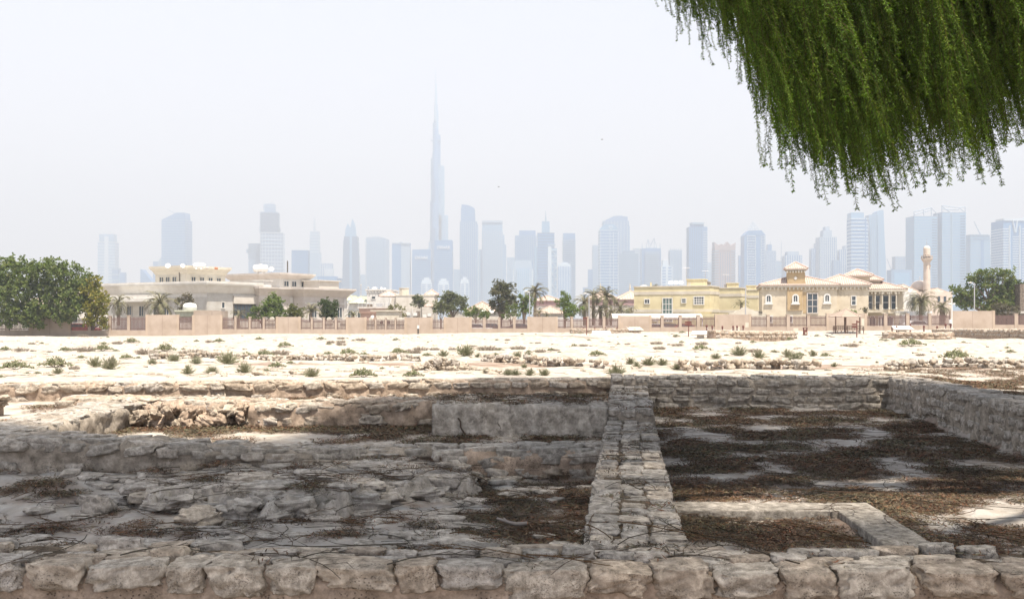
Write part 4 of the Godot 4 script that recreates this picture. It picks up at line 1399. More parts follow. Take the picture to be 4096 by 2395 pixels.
	outline(t, "jagged_crown", [714.4, 241.6, 718.6, 245.4, 721, 243.4, 725, 245.3, 727.6, 241.3, 731, 245.4, 735.6, 242.2, 735.2, 250, 715, 250], "towerpink", -30, 1.2)
	bands(t, 26, "towerstone", 0.3, 1.4, 0.0, 0.95, 0.0, 0.2, "balconies")
	bands(t, 26, "towerstone", 0.3, 1.4, 0.0, 0.95, 0.8, 1.0, "balconies")
	ribs(t, 5, "glassdark", 0.25, 0.4, 0.0, 0.92, 0.22, 0.78)
	t = tower("tower", "narrow dark block at the left side of the pyramid topped tower", [739.0, 745.0, 255.0, 2700.0], "glassblue")
	t = tower("tower", "blue tower with white ladder panels and an open pyramid top", [744.4, 765.4, 234.8, 2400.0], "glassblue", 0.8)
	outline(t, "chamfered_top", [744.0, 235, 748.6, 230.2, 758.5, 230.0, 761.5, 229.8, 765.6, 235], "glassblue", -40, 0.8)
	frame_bars(t, "open_pyramid", [[748.0, 230.4, 754.3, 220.4], [761.5, 230.4, 754.3, 220.4], [751.3, 230.4, 754.3, 220.4], [754.3, 230.4, 754.3, 220.4], [757.8, 233.4, 754.3, 220.4], [749.8, 227.6, 759.4, 227.6], [751.6, 224.8, 757.4, 224.8]], "towerwhite", 0.75, -14.0)
	var lad := []
	for k in 26:
		lad.append([747.2, 235.5 + k * 2.6, 755.6, 235.5 + k * 2.6])
		lad.append([761.0, 236.5 + k * 2.6, 764.6, 235.5 + k * 2.6])
	lad.append_array([[747.2, 234.7, 747.2, 305], [755.6, 234.7, 755.6, 305], [761, 235, 761, 305], [764.6, 235, 764.6, 305]])
	frame_bars(t, "ladder_panels", lad, "towerwhite", 0.6, 0.7)
	t = tower("tower", "blue tower with a thin mast just right of the pyramid topped tower", [766.0, 776.0, 250.4, 2700.0], "glassblue")
	block(t, "upper_block", [768.0, 772.0, 244.0, 250.5], "glassblue", 0.1, 0.9)
	rod(t, "mast", 771.0, 245.0, 240.8, "steel", 1.0, 0.5)
	ribs(t, 5, "towerwhite", 0.3)
	t = tower("office_block", "low pale block below a thin crane, right of the masted blue tower", [776.4, 785.0, 260.4, 2800.0], "glasspale")
	bands(t, 16, "steel", 0.3)
	crane("tower_crane", "thin upright crane above the low pale block over the villa roof", 782.0, 259.0, 2800.0, 782.6, 241.0, 0.05)
	t = tower("apartment_tower", "blue and white apartment tower with square shoulders behind the villa turret", [785.4, 802.0, 254.8, 2400.0], "glassblue")
	block(t, "upper_block", [788.0, 799.4, 251.0, 254.8], "towerstone", 0.1, 0.9)
	ribs(t, 7, "towerwhite", 0.4, 1.0)
	t = tower("apartment_tower", "tall stepped apartment tower with white ribs, highest of the group behind the villa", [819.8, 836.6, 236.6, 2400.0], "glassblue")
	block(t, "middle_block", [823.8, 832.4, 229.8, 236.6], "towerstone", 0.1, 0.9)
	block(t, "upper_block", [826.0, 830.4, 226.0, 229.8], "towerstone", 0.2, 0.8)
	ribs(t, 8, "towerwhite", 0.42, 1.0)
	bands(t, 30, "steel", 0.3, 0.6)
	t = tower("apartment_tower", "lower stepped wing left of the tall stepped apartment tower", [811.4, 820.0, 248.0, 2500.0], "glassblue")
	block(t, "upper_block", [815.6, 820.0, 243.0, 248.0], "towerstone", 0.1, 0.9)
	ribs(t, 5, "towerwhite", 0.3, 0.9)
	t = tower("apartment_block", "low white wing between the two stepped apartment towers", [833.4, 840.4, 260.0, 2300.0], "towerstone")
	ribs(t, 4, "glassblue", 0.4, 0.7)
	t = tower("apartment_tower", "stepped apartment tower at the left of the tower with bright white floor bands", [839.4, 851.2, 249.0, 2500.0], "glassblue")
	block(t, "upper_block", [845.0, 851.0, 245.2, 249.0], "towerstone", 0.1, 0.9)
	ribs(t, 6, "towerwhite", 0.4, 1.0)
	# right group
	t = tower("tower", "tower with bright white floor bands and a rounded right side, under the tree's lowest leaves", [851.2, 866.0, 217.4, 2100.0], "glassblue", 0.9)
	block(t, "plain_top", [851.2, 864.0, 212.2, 217.4], "glasspale", 0.02, 0.9)
	m = MB.new()
	var hx: float = t.get_meta("h")
	var wx: float = t.get_meta("w")
	m.lathe([Vector2(11.5, 0), Vector2(11.5, hx - 14.0), Vector2(9.0, hx - 2.0)], 18, Vector3(wx / 2 - 3.0, 0, -12.0))
	part("rounded_side", m.mesh(true), mat.glassblue, t)
	m = MB.new()
	for k in 28:
		var y := hx * (k + 0.6) / 28.0
		m.box(-wx / 2 - 0.6, wx / 2 - 3.0, y, y + 2.6, -wx * 0.8, 0.7)
		m.lathe([Vector2(12.1, y), Vector2(12.1, y + 2.6)], 18, Vector3(wx / 2 - 3.0, 0, -12.0))
	part("floor_bands", m.mesh(), mat.towerwhite, t, Vector3.ZERO, "stuff")
	t = tower("tower", "slender tower flaring at its right foot, right of the white banded tower", [870.5, 881.0, 215.4, 2300.0], "glassblue", 0.9)
	outline(t, "leaning_left_edge", [868.8, 214.5, 876.6, 213.8, 876.6, 318, 870.6, 318, 870.3, 235], "glasspale", -24, 0.8)
	outline(t, "flaring_wing", [876.8, 211.4, 879.2, 210.0, 883.2, 209.6, 884.2, 235, 885.6, 262, 886.8, 318, 878.4, 318, 877.6, 240], "glasspale", -30, 1.6)
	ribs(t, 5, "steel", 0.2, 1.9)
	crane("tower_crane", "crane with its arm raised to the left beside the flaring tower", 893.0, 269.0, 2300.0, 888.4, 257.8, 0.1)
	t = tower("office_block", "grey framed office block low behind the minaret", [891.4, 912.0, 269.4, 1800.0], "towergrey", 0.6)
	block(t, "glass_front", [894.0, 909.5, 272.5, 318.0], "glasspale", -0.05, 0.2)
	t = tower("office_block", "pale grid faced block above the framed office block, left of the minaret", [895.4, 913.4, 256.0, 2400.0], "glasspale", 0.5)
	ribs(t, 12, "towerstone", 0.35, 0.6)
	bands(t, 22, "towerstone", 0.3, 0.5)
	for q in [[914.0, 937.8, 215.6, 0], [941.8, 966.2, 211.8, 1]]:
		t = tower("tower", "left of two pale twin towers whose open sloping roof frame rises to the right" if q[3] == 0 else "right of two pale twin towers, its open roof frame dipping toward the right", [q[0], q[1], q[2], 2000.0], "glasspale", 0.8, 0.06)
		bands(t, 38, "towerstone", 0.22, 0.35)
		bands(t, 38, "glassdark", 0.35, 0.5, 0.0, 0.97, 0.76, 0.97, "window_rows")
		if q[3] == 0: frame_bars(t, "roof_frame", [[914.0, 211.4, 932, 207.3], [932, 207.3, 937.6, 213.2], [914.2, 211.4, 914.2, 216], [937.6, 213, 937.6, 217], [932, 207.5, 932, 216], [914.2, 214.6, 932, 209.5], [924, 209.6, 924, 216]], "towerstone", 0.9, -2.0)
		else: frame_bars(t, "roof_frame", [[941.8, 205.2, 959.6, 207.4], [959.6, 207.4, 966, 206.3], [942, 205.2, 942, 212], [966, 206.3, 966, 212], [942, 206, 950, 211.5], [959.6, 207.4, 965.6, 211.5], [942, 208.6, 959.6, 209.4]], "towerstone", 0.9, -2.0)
	frame_bars(t, "centre_strip", [[951.5, 213, 951.5, 318]], "steel", 2.6, 0.1)
	t = tower("office_block", "dark narrow block between the two pale twin towers", [937.6, 941.9, 259.2, 2300.0], "glassblue")
	t = tower("tower", "blue green glass tower with two thin cranes, near the right edge", [970.4, 989.8, 234.6, 2100.0], "glasspale", 0.7)
	outline(t, "lower_body", [970.4, 240, 990, 240, 990.4, 318, 969.2, 318], "glasspale", -26, 1.0)
	block(t, "roof_plant", [971.0, 989.0, 234.0, 236.0], "towergrey", 0.1, 0.9)
	block(t, "dark_strip", [980.6, 983.6, 240.0, 318.0], "glassblue", -0.06, 0.2)
	bands(t, 26, "steel", 0.2, 1.2)
	crane("tower_crane", "left of two thin cranes over the blue green glass tower", 982.5, 233.6, 2100.0, 976.0, 220.4, 0.1)
	crane("tower_crane", "right of two thin cranes, its arm raised to the right of the glass tower", 992.0, 242.0, 2100.0, 996.6, 224.0, 0.1)
	t = tower("apartment_block", "low white banded block between the glass tower and the striped tower", [997.4, 1003.0, 259.0, 2200.0], "towerwhite")
	bands(t, 12, "glassblue", 0.4, 0.3)
	t = tower("office_block", "faint low block behind the trees left of the white banded block", [990.4, 997.6, 255.0, 2800.0], "glasspale")
	t = tower("tower", "striped blue and white tower with winged roof, cut by the right edge", [1003.4, 1040.0, 220.0, 1900.0], "glassblue", 0.7)
	outline(t, "winged_roof", [1002.8, 218.2, 1012, 219.0, 1024, 217.4, 1040, 217.0, 1040, 220.4, 1003.8, 220.4], "towerwhite", -30, 1.4)
	bands(t, 34, "towerwhite", 0.4, 0.6, 0.0, 0.92, 0.0, 0.16)
	bands(t, 34, "towerwhite", 0.34, 0.62, 0.0, 0.84, 0.25, 0.42)
	bands(t, 34, "towerwhite", 0.4, 0.6, 0.0, 0.92, 0.5, 1.0)
	frame_bars(t, "white_uprights", [[1009.4, 225, 1009.4, 318], [1019.6, 225, 1019.6, 318], [1012.4, 219.6, 1014.6, 232], [1017.2, 219.6, 1015.6, 232]], "towerwhite", 1.6, 1.0)
	t = tower("office_block", "faint pale tower at the far left edge behind the big green tree", [4.0, 7.2, 260.0, 3600.0], "glasspale")
	t = tower("office_block", "faint low block left of the blue grey stepped tower", [507.0, 515.2, 257.0, 3400.0], "glasspale")
	crane("tower_crane", "faint crane left of the blue grey stepped tower", 510.0, 267.0, 3000.0, 506.6, 258.5, 0.1)
	t = tower("apartment_block", "faint pale blocks far behind the palms near the narrow ribbed tower", [707.5, 712.0, 262.0, 3800.0], "glasspale")
	for q in [[602.0, 139.3, 130.0, "bird in flight, the right and higher of two dark specks in the sky"], [498.6, 186.6, 140.0, "bird in flight, the left and lower of two dark specks in the sky"]]:
		m = MB.new()
		m.tube([Vector3(-0.14, 0, 0), Vector3(0, 0, 0), Vector3(0.16, 0.02, 0)], [0.01, 0.04, 0.015], 5)
		for s in [-1, 1]: m.quad(Vector3(-0.06, 0, 0), Vector3(-0.04, 0.06, s * 0.2), Vector3(-0.02, 0.02, s * 0.42), Vector3(0.06, 0, 0))
		tag(part("bird", m.mesh(), mat.bird, self, at(q[0], q[1], q[2])), q[3], "bird")


# ------------------------------------------------------------------ houses
# A house is a Node3D at its front left foot; local x runs along the front, y up, z towards the viewer.
func house(called: String, label: String, category: String, px: float, d: float, turn_deg: float, ground := 0.0) -> Node3D:
	return thing(called, label, category, Vector3(ax(px, d), ground, -d), deg_to_rad(turn_deg))


func bx(parent: Node, called: String, key: String, a: Array) -> MeshInstance3D:   # x0 x1 y0 y1 z0 z1 [and more boxes]
	var m := MB.new()
	for k in range(0, a.size(), 6): m.box(a[k], a[k + 1], a[k + 2], a[k + 3], a[k + 4], a[k + 5])
	return part(called, m.mesh(), mat[key], parent)


func cornice(parent: Node, called: String, key: String, x0: float, x1: float, z0: float, z1: float, y: float, steps: Array) -> void:   # steps of [height, how far out at its foot, at its head]
	var m := MB.new()
	for s in steps:
		m.frustum(x0 - s[1], x1 + s[1], y, z0 - s[1], z1 + s[1], x0 - s[2], x1 + s[2], y + s[0], z0 - s[2], z1 + s[2])
		y += s[0]
	part(called, m.mesh(), mat[key], parent)


func window_at(parent: Node, x: float, y: float, z: float, w: float, h: float, turn := 0.0, bars := Vector2i(1, 0), frame_key := "frame", glass_key := "glass", wide := 0.12, arched := false) -> void:   # its foot centre; a frame round a pane with glazing bars
	var f := MB.new()
	var o: MeshInstance3D
	if arched:
		var outer := [Vector2(-w / 2 - wide, -wide), Vector2(w / 2 + wide, -wide)]
		var inner := [Vector2(-w / 2, 0), Vector2(w / 2, 0)]
		for k in 9:
			var a := PI * k / 8.0
			outer.append(Vector2(cos(a) * (w / 2 + wide), h - w / 2 + sin(a) * (w / 2 + wide)))
			inner.append(Vector2(cos(a) * w / 2, h - w / 2 + sin(a) * w / 2))
		for k in outer.size():
			var p: Vector2 = outer[k]
			var q: Vector2 = outer[(k + 1) % outer.size()]
			var s: Vector2 = inner[(k + 1) % outer.size()]
			var u: Vector2 = inner[k]
			f.hexa([Vector3(u.x, u.y, 0.12), Vector3(s.x, s.y, 0.12), Vector3(s.x, s.y, 0), Vector3(u.x, u.y, 0), Vector3(p.x, p.y, 0.12), Vector3(q.x, q.y, 0.12), Vector3(q.x, q.y, 0), Vector3(p.x, p.y, 0)])
		f.box(-w / 2 - wide * 1.6, w / 2 + wide * 1.6, -wide * 1.9, -wide, 0, 0.2)
		f.box(-0.04, 0.04, 0, h, 0, 0.05)
		o = part("window", f.mesh(), mat[frame_key], parent, Vector3(x, y, z))
		var g := MB.new()
		g.slab(inner, 0.0, 0.03)
		part("pane", g.mesh(), mat[glass_key], o)
	else:
		f.box(-w / 2 - wide, w / 2 + wide, -wide, 0, 0, 0.11)
		f.box(-w / 2 - wide, w / 2 + wide, h, h + wide, 0, 0.11)
		f.box(-w / 2 - wide, -w / 2, 0, h, 0, 0.1)
		f.box(w / 2, w / 2 + wide, 0, h, 0, 0.1)
		for k in bars.x: f.box(-w / 2 + w * (k + 1.0) / (bars.x + 1) - 0.045, -w / 2 + w * (k + 1.0) / (bars.x + 1) + 0.045, 0, h, 0, 0.07)
		for k in bars.y: f.box(-w / 2, w / 2, h * (k + 1.0) / (bars.y + 1) - 0.045, h * (k + 1.0) / (bars.y + 1) + 0.045, 0, 0.066)
		o = part("window", f.mesh(), mat[frame_key], parent, Vector3(x, y, z))
		var g := MB.new()
		g.box(-w / 2 + 0.002, w / 2 - 0.002, 0.002, h - 0.002, -0.03, 0.03)
		part("pane", g.mesh(), mat[glass_key], o)
	o.rotation.y = turn


func hip_roof(parent: Node, key: String, x0: float, x1: float, z0: float, z1: float, y: float, rise: float, ridge := 0.0, over := 0.5, called := "roof", tile := 0.34) -> void:   # courses of roll tiles on a hipped roof
	x0 -= over; x1 += over; z0 -= over; z1 += over
	var m := MB.new()
	var cx := (x0 + x1) / 2
	var cz := (z0 + z1) / 2
	var A := [Vector3(x0, y, z1), Vector3(x1, y, z1), Vector3(x1, y, z0), Vector3(x0, y, z0)]
	var run := minf(x1 - x0, z1 - z0) / 2
	if ridge > 0.0: run = minf(run, (x1 - x0) / 2 - ridge / 2)
	var R := []
	if x1 - x0 >= z1 - z0: R = [Vector3(x0 + run, y + rise, cz), Vector3(x1 - run, y + rise, cz), Vector3(x1 - run, y + rise, cz), Vector3(x0 + run, y + rise, cz)]
	else: R = [Vector3(cx, y + rise, z1 - run), Vector3(cx, y + rise, z1 - run), Vector3(cx, y + rise, z0 + run), Vector3(cx, y + rise, z0 + run)]
	m.hexa([A[0] + Vector3.DOWN * 0.14, A[1] + Vector3.DOWN * 0.14, A[2] + Vector3.DOWN * 0.14, A[3] + Vector3.DOWN * 0.14, A[0], A[1], A[2], A[3]])
	var t := MB.new()
	for k in 4:
		var a: Vector3 = A[k]
		var b: Vector3 = A[(k + 1) % 4]
		var c: Vector3 = R[(k + 1) % 4]
		var e: Vector3 = R[k]
		if c.is_equal_approx(e): m.tri(a, e, b)
		else: m.quad(a, e, c, b)
		var n := maxi(2, int(a.distance_to(b) / tile))
		for i in range(1, n):   # the rolls that run down the slope
			var u := i / float(n)
			var foot := a.lerp(b, u)
			var head: Vector3
			var span := a.distance_to(b)
			var s := u * span
			var inset := (span - e.distance_to(c)) / 2
			if s < inset: head = a.lerp(e, s / maxf(inset, 0.01))
			elif s > span - inset: head = b.lerp(c, (span - s) / maxf(inset, 0.01))
			else: head = e.lerp(c, (s - inset) / maxf(span - 2 * inset, 0.01))
			if foot.distance_to(head) > 0.4: t.bar(foot + Vector3.UP * 0.02, head + Vector3.UP * 0.02, 0.075, 4)
	for k in 4: t.bar(A[k] + Vector3.UP * 0.05, R[k] + Vector3.UP * 0.05, 0.12, 5)
	if R[0].distance_to(R[1]) > 0.3: t.bar(R[0] + Vector3.UP * 0.04, R[1] + Vector3.UP * 0.04, 0.13, 5)
	if R[1].distance_to(R[2]) > 0.3: t.bar(R[1] + Vector3.UP * 0.04, R[2] + Vector3.UP * 0.04, 0.13, 5)
	var o := part(called, m.mesh(), mat[key], parent)
	part("roof_tiles", t.mesh(), mat[key], o, Vector3.ZERO, "stuff")


func dentils(parent: Node, key: String, x0: float, x1: float, y: float, z: float, gap := 0.55) -> void:
	var m := MB.new()
	var x := x0
	while x < x1:
		m.box(x, x + 0.2, y - 0.32, y, z, z + 0.3)
		x += gap
	part("eave_brackets", m.mesh(), mat[key], parent, Vector3.ZERO, "stuff")


func dish(label: String, where: Vector3, wide: float, turn: float) -> void:
	var t := thing("satellite_dish", label, "satellite dish", where, turn, "satellite dishes on the roofs")
	var m := MB.new()
	var pr := []
	for k in 5: pr.append(Vector2(wide / 2 * k / 4.0 + 0.01, 0.16 * wide * pow(k / 4.0, 2)))
	for k in 5: pr.append(Vector2(wide / 2 * (4 - k) / 4.0 + 0.005, 0.16 * wide * pow((4 - k) / 4.0, 2) - 0.03))
	m.lathe(pr, 14)
	var o := part("reflector", m.mesh(true), mat.whitemetal, t, Vector3(0, wide * 0.55, 0))
	o.rotation = Vector3(deg_to_rad(62), 0, 0)
	m = MB.new()
	m.bar(Vector3(0, 0, -0.08), Vector3(0, wide * 0.6, -0.08), 0.04)
	m.bar(Vector3(0, wide * 0.3, 0.0), Vector3(0, wide * 0.72, wide * 0.45), 0.02)
	part("mount", m.mesh(), mat.metal, t)


func water_tank(label: String, where: Vector3, wide: float, high: float, lying := false, key := "tank") -> void:
	var t := thing("water_tank", label, "water tank", where)
	var m := MB.new()
	if lying:
		var pts := []
		var rad := []
		for q in [[-0.5, 0.55], [-0.46, 0.86], [-0.36, 1.0], [0.36, 1.0], [0.46, 0.86], [0.5, 0.55]]:
			pts.append(Vector3(q[0] * wide, high / 2, 0))
			rad.append(q[1] * high / 2)
		m.tube(pts, rad, 14)
		for k in [-0.2, 0.2]: m.box(k * wide - 0.1, k * wide + 0.1, -0.1, high * 0.2, -0.4, 0.4)
		m.box(-0.2, 0.2, high, high + 0.12, -0.2, 0.2)
	else:
		m.lathe([Vector2(wide * 0.42, 0), Vector2(wide * 0.48, high * 0.12), Vector2(wide * 0.5, high * 0.4), Vector2(wide * 0.515, high * 0.42), Vector2(wide * 0.5, high * 0.45), Vector2(wide * 0.47, high * 0.75), Vector2(wide * 0.33, high * 0.93), Vector2(wide * 0.12, high * 0.97), Vector2(wide * 0.11, high)], 18)
	part("tank_body", m.mesh(true), mat[key], t)


func arch_row(parent: Node, x0: float, n: int, w: float, y: float, h: float, z: float) -> void:
	for k in n: window_at(parent, x0 + k * w * 1.9, y, z, w, h, 0.0, Vector2i(1, 0), "frame", "glass", 0.14, true)


func build_houses() -> void:
	# --- the grey mansion on the left: its near corner at column 207
	var t := house("mansion", "large grey and cream flat roofed mansion with flared cornices, behind the wall on the left", "house", 207.0, 148.0, -31.5)
	# local x: to the right along the left face ends at 0; its right face runs back along -z
	bx(t, "wall", "mansionlight", [-25.0, 0, 0, 5.9, -9.6, 0])
	bx(t, "side_wall", "mansion", [-0.35, 0.06, 0, 5.75, -5.0, -0.06])
	bx(t, "stone_course", "mansion", [-12.0, 0.05, 0, 5.2, -0.3, 0.05])
	cornice(t, "cornice", "mansionlight", -25.0, 0.05, -9.6, 0.05, 5.8, [[0.12, 0.05, 0.12], [0.5, 0.12, 0.4], [0.1, 0.42, 0.45], [0.5, 0.45, 0.8], [0.22, 0.85, 0.9], [0.3, 0.9, 0.9]])
	bx(t, "canopy", "mansionlight", [-19.2, -8.6, 4.55, 5.0, 0, 3.0, -18.8, -9.0, 5.0, 5.6, 0, 2.6])
	bx(t, "canopy_post", "mansionlight", [-18.6, -18.2, 0, 4.55, 2.2, 2.6])
	bx(t, "canopy_post", "mansionlight", [-9.6, -9.2, 0, 4.55, 2.2, 2.6])
	for k in 4: window_at(t, -17.5 + k * 2.9, 2.4, 0.05, 1.0, 1.5, 0.0, Vector2i(1, 0), "mansionlight", "glass", 0.1)
	window_at(t, -4.0, 2.5, 0.06, 1.0, 1.6, 0.0, Vector2i(0, 0), "darkframe", "glass", 0.15)
	bx(t, "door", "redbrown", [-12.6, -11.5, 0, 2.1, 0, 0.1])
	window_at(t, 0.07, 3.6, -3.0, 0.5, 0.8, PI / 2, Vector2i(0, 0), "mansionlight")
	# right face: cream panel with the long dark window
	bx(t, "panel", "offwhite", [-0.3, 0.3, 4.25, 5.5, -9.6, -5.0, -0.3, 0.3, 0.5, 1.5, -9.6, -5.0])
	window_at(t, 0.1, 1.9, -7.3, 4.3, 2.2, PI / 2, Vector2i(5, 1), "darkframe", "glass", 0.1)
	bx(t, "wall_band", "mansionlight", [-0.3, 0.2, 1.0, 1.25, -4.9, -0.2])
	# the middle wing and the right wing, both running back beside that face
	bx(t, "wall", "mansionpink", [-16.0, 0.9, 0, 5.6, -17.0, -9.6])
	cornice(t, "cornice", "mansionpink", -16.0, 0.9, -17.0, -9.6, 5.6, [[0.12, 0.05, 0.12], [0.45, 0.12, 0.4], [0.5, 0.42, 0.8], [0.25, 0.9, 0.9]])
	bx(t, "pilaster", "mansionlight", [0.88, 1.05, 0, 5.4, -12.4, -11.8, 0.88, 1.05, 0, 5.4, -16.9, -16.3, 0.88, 1.05, 2.4, 2.7, -16.9, -9.7])
	window_at(t, 0.92, 3.0, -10.6, 0.6, 1.0, PI / 2, Vector2i(0, 0), "mansionlight")
	window_at(t, 0.92, 2.9, -14.2, 0.8, 1.4, PI / 2, Vector2i(0, 0), "mansionlight")
	bx(t, "wall", "mansionpink", [-10.0, 3.2, 0, 5.5, -27.5, -17.0])
	cornice(t, "cornice", "mansionpink", -10.0, 3.2, -27.5, -17.0, 5.5, [[0.12, 0.05, 0.12], [0.45, 0.12, 0.45], [0.6, 0.5, 1.1], [0.3, 1.15, 1.15]])
	bx(t, "pilaster", "mansionlight", [3.18, 3.35, 0, 5.3, -22.4, -21.6, 3.18, 3.35, 0, 5.3, -27.4, -26.7, 3.18, 3.36, 4.3, 4.6, -27.4, -17.2, 3.18, 3.36, 1.6, 1.9, -27.4, -17.2])
	for q in [-19.4, -23.6, -25.6]: window_at(t, 3.22, 2.2, q, 1.1, 1.6, PI / 2, Vector2i(1, 0), "mansionlight")
	# rooftop rooms
	bx(t, "penthouse", "cream", [-14.7, -7.5, 7.4, 9.7, -10.4, -2.6])
	cornice(t, "penthouse_cornice", "cream", -14.7, -7.5, -10.4, -2.6, 8.9, [[0.1, 0.05, 0.1], [0.35, 0.1, 0.3], [0.1, 0.33, 0.33], [0.35, 0.35, 0.65], [0.35, 0.7, 0.72]])
	for q in [-13.2, -11.7, -10.2]: window_at(t, q, 7.65, -2.6, 0.85, 0.8, 0.0, Vector2i(1, 0), "cream", "glass", 0.1)
	for q in [-3.9, -5.6, -7.3, -9.0]: window_at(t, -7.5, 7.6, q, 0.8, 0.8, PI / 2, Vector2i(1, 0), "cream", "glass", 0.1)
	bx(t, "drain_pipe", "darkframe", [-9.0, -8.9, 7.6, 10.0, -2.5, -2.4])
	bx(t, "rooftop_rooms", "mansionlight", [-13.2, -1.6, 7.0, 9.0, -23.4, -16.6])
	cornice(t, "rooftop_cornice", "mansionpink", -13.2, -1.6, -23.4, -16.6, 8.5, [[0.3, 0.12, 0.4], [0.35, 0.45, 0.75], [0.3, 0.8, 0.82]])
	for q in [-18.0, -19.8, -22.0]: window_at(t, -1.58, 7.3, q, 1.0, 0.8, PI / 2, Vector2i(1, 0), "mansionlight")
	bx(t, "roof_shed", "offwhite", [-1.0, 2.4, 6.8, 8.2, -26.4, -21.5, -1.3, 2.7, 8.2, 8.34, -26.7, -21.2])
	bx(t, "roof_shed", "white", [-1.4, 0.5, 6.7, 7.9, -12.6, -10.8, -1.6, 0.7, 7.9, 8.0, -12.8, -10.6])
	dish("large white satellite dish at the left end of the mansion's upper roof", at(167.8, 268.4, 152.0), 0.78, 0.3)
	dish("smaller white satellite dish left of the round tank on the mansion's upper roof", at(182.6, 268.2, 152.0), 0.7, 0.5)
	water_tank("white lying water tank on the mansion's upper roof", at(199.3, 268.2, 154.0), 1.85, 0.84, true)
	water_tank("pinkish lidded tank right beside the white lying tank on the roof", at(207.4, 268.4, 155.0), 0.5, 0.32, false, "mansionpink")
	water_tank("rust red tank near the right end of the mansion's upper roof", at(216.2, 269.0, 155.0), 0.55, 0.36, false, "rust")
	water_tank("large cream water tank with rust streaks on the mansion's rear roof", at(260.5, 272.0, 168.0), 2.4, 1.3, true)
	dish("round cream dish right of the large cream tank on the mansion's rear roof", at(271.5, 271.6, 169.0), 0.85, 0.2)
	t = thing("roof_mast", "thin dark mast standing on the mansion's rear roof", "mast", at(287.5, 272.0, 170.0))
	bx(t, "pole", "darkframe", [-0.09, 0.09, 0, 1.85, -0.09, 0.09])
	bx(t, "pole_tip", "darkframe", [-0.05, 0.05, 1.85, 1.95 + 0.05 * 1.0, -0.05, 0.05])
	# --- small outbuildings just behind the wall on the left
	t = house("gate_house", "low green grey flat roofed outbuilding left of the plain beige box", "outbuilding", 177.0, 133.0, 0.0)
	bx(t, "wall", "concrete", [0.2, 2.9, 0, 2.3, -4, 0])
	bx(t, "roof_slab", "greentile", [0, 3.3, 2.3, 2.9, -4.4, 0.3, -0.2, 3.5, 2.9, 3.1, -4.6, 0.5])
	water_tank("large round white water tank above the low outbuilding behind the wall", at(189.8, 310.2, 136.0), 1.85, 1.08)
	t = house("outbuilding", "plain beige box like outbuilding right of the white round tank", "outbuilding", 193.5, 131.0, 0.0)
	bx(t, "wall", "wallpaint", [0, 2.4, 0, 3.05, -3, 0, 2.42, 3.65, 0, 3.0, -3, -0.06])
	# --- white mansion with green roofs
	t = house("white_mansion", "white villa with pale green tiled roofs, right of the grey mansion", "house", 344.0, 230.0, -6.0)
	bx(t, "wall", "white", [0, 15.0, 0, 5.6, -12, 0])
	bx(t, "wall", "white", [5.6, 11.0, 5.6, 8.0, -10, -2])
	bx(t, "upper_block", "white", [5.6, 10.8, 0, 8.6, -8, 1.0])
	cornice(t, "upper_cornice", "white", 5.6, 10.8, -8, 1.0, 8.2, [[0.2, 0.05, 0.3], [0.25, 0.3, 0.3]])
	hip_roof(t, "greentile", 1.6, 5.6, -9.0, 0.4, 5.6, 1.5, 0.0, 0.35, "roof", 0.8)
	hip_roof(t, "greentile", -0.2, 1.6, -9.0, -2.0, 6.2, 1.1, 0.0, 0.3, "roof", 0.8)
	dentils(t, "white", 5.6, 10.8, 8.2, 1.0, 0.7)
	dentils(t, "white", 0.0, 5.6, 5.5, 0.0, 0.7)
	window_at(t, 1.6, 1.8, 0.02, 1.3, 1.9, 0.0, Vector2i(1, 0), "white", "glass", 0.25, true)
	window_at(t, 3.9, 1.8, 0.02, 1.3, 1.9, 0.0, Vector2i(1, 0), "white", "glass", 0.25, true)
	window_at(t, 7.2, 6.5, 1.02, 0.8, 0.5, 0.0, Vector2i(0, 0), "white")
	water_tank("white lidded tank on the white villa's square upper block", at(374.6, 289.4, 231.0), 1.25, 0.62)
	dish("white dish at the right on the white villa's upper block", at(381.4, 289.4, 231.0), 0.6, 0.4)
	dish("white dish nearest the right corner of the white villa's upper block", at(384.8, 289.5, 231.0), 0.5, -0.2)
	# --- beige block with octagonal tank room
	t = house("beige_house", "plain beige flat roofed house with a round drum on its roof", "house", 391.0, 215.0, 4.0)
	bx(t, "wall", "offwhite", [1.0, 9.3, 0, 6.85, -10, 0, 0.0, 1.0, 0, 6.6, -10, -1])
	bx(t, "parapet", "cream", [0.9, 9.4, 6.85, 7.1, -10.1, 0.1])
	var m := MB.new()
	m.lathe([Vector2(1.12, 7.1), Vector2(1.12, 8.5), Vector2(1.2, 8.5), Vector2(1.2, 8.65)], 8, Vector3(2.7, 0, -3))
	part("roof_drum", m.mesh(), mat.cream, t)
	hip_roof(t, "rooftile", -2.4, 1.2, -8.0, -2.0, 6.9, 1.2, 0.0, 0.3, "roof", 0.7)
	hip_roof(t, "rooftile", 7.4, 10.0, -6.0, -2.5, 7.2, 1.1, 0.0, 0.3, "roof", 0.6)
	bx(t, "turret", "offwhite", [7.4, 10.0, 0, 7.2, -6.0, -2.5])
	hip_roof(t, "rooftile", 7.0, 9.2, -1.8, 0.6, 4.7, 0.55, 0.0, 0.2, "porch_roof", 0.6)
	for q in [1.9, 3.2]: window_at(t, q, 3.6, 0.0, 0.45, 0.4, 0.0, Vector2i(0, 0), "offwhite")
	# --- brown roofed low house and carport wall
	t = house("low_house", "low house with a brown pink fascia and clutter on its flat roof", "house", 358.0, 160.0, 0.0)
	bx(t, "wall", "brownhouse", [0.4, 4.6, 0, 2.9, -8, 0])
	bx(t, "fascia", "brownhouse", [0.2, 4.9, 2.9, 3.6, -8.2, 0.3])
	bx(t, "roof_slab", "mansionpink", [0.0, 5.1, 3.6, 3.85, -8.4, 0.5])
	m = MB.new()
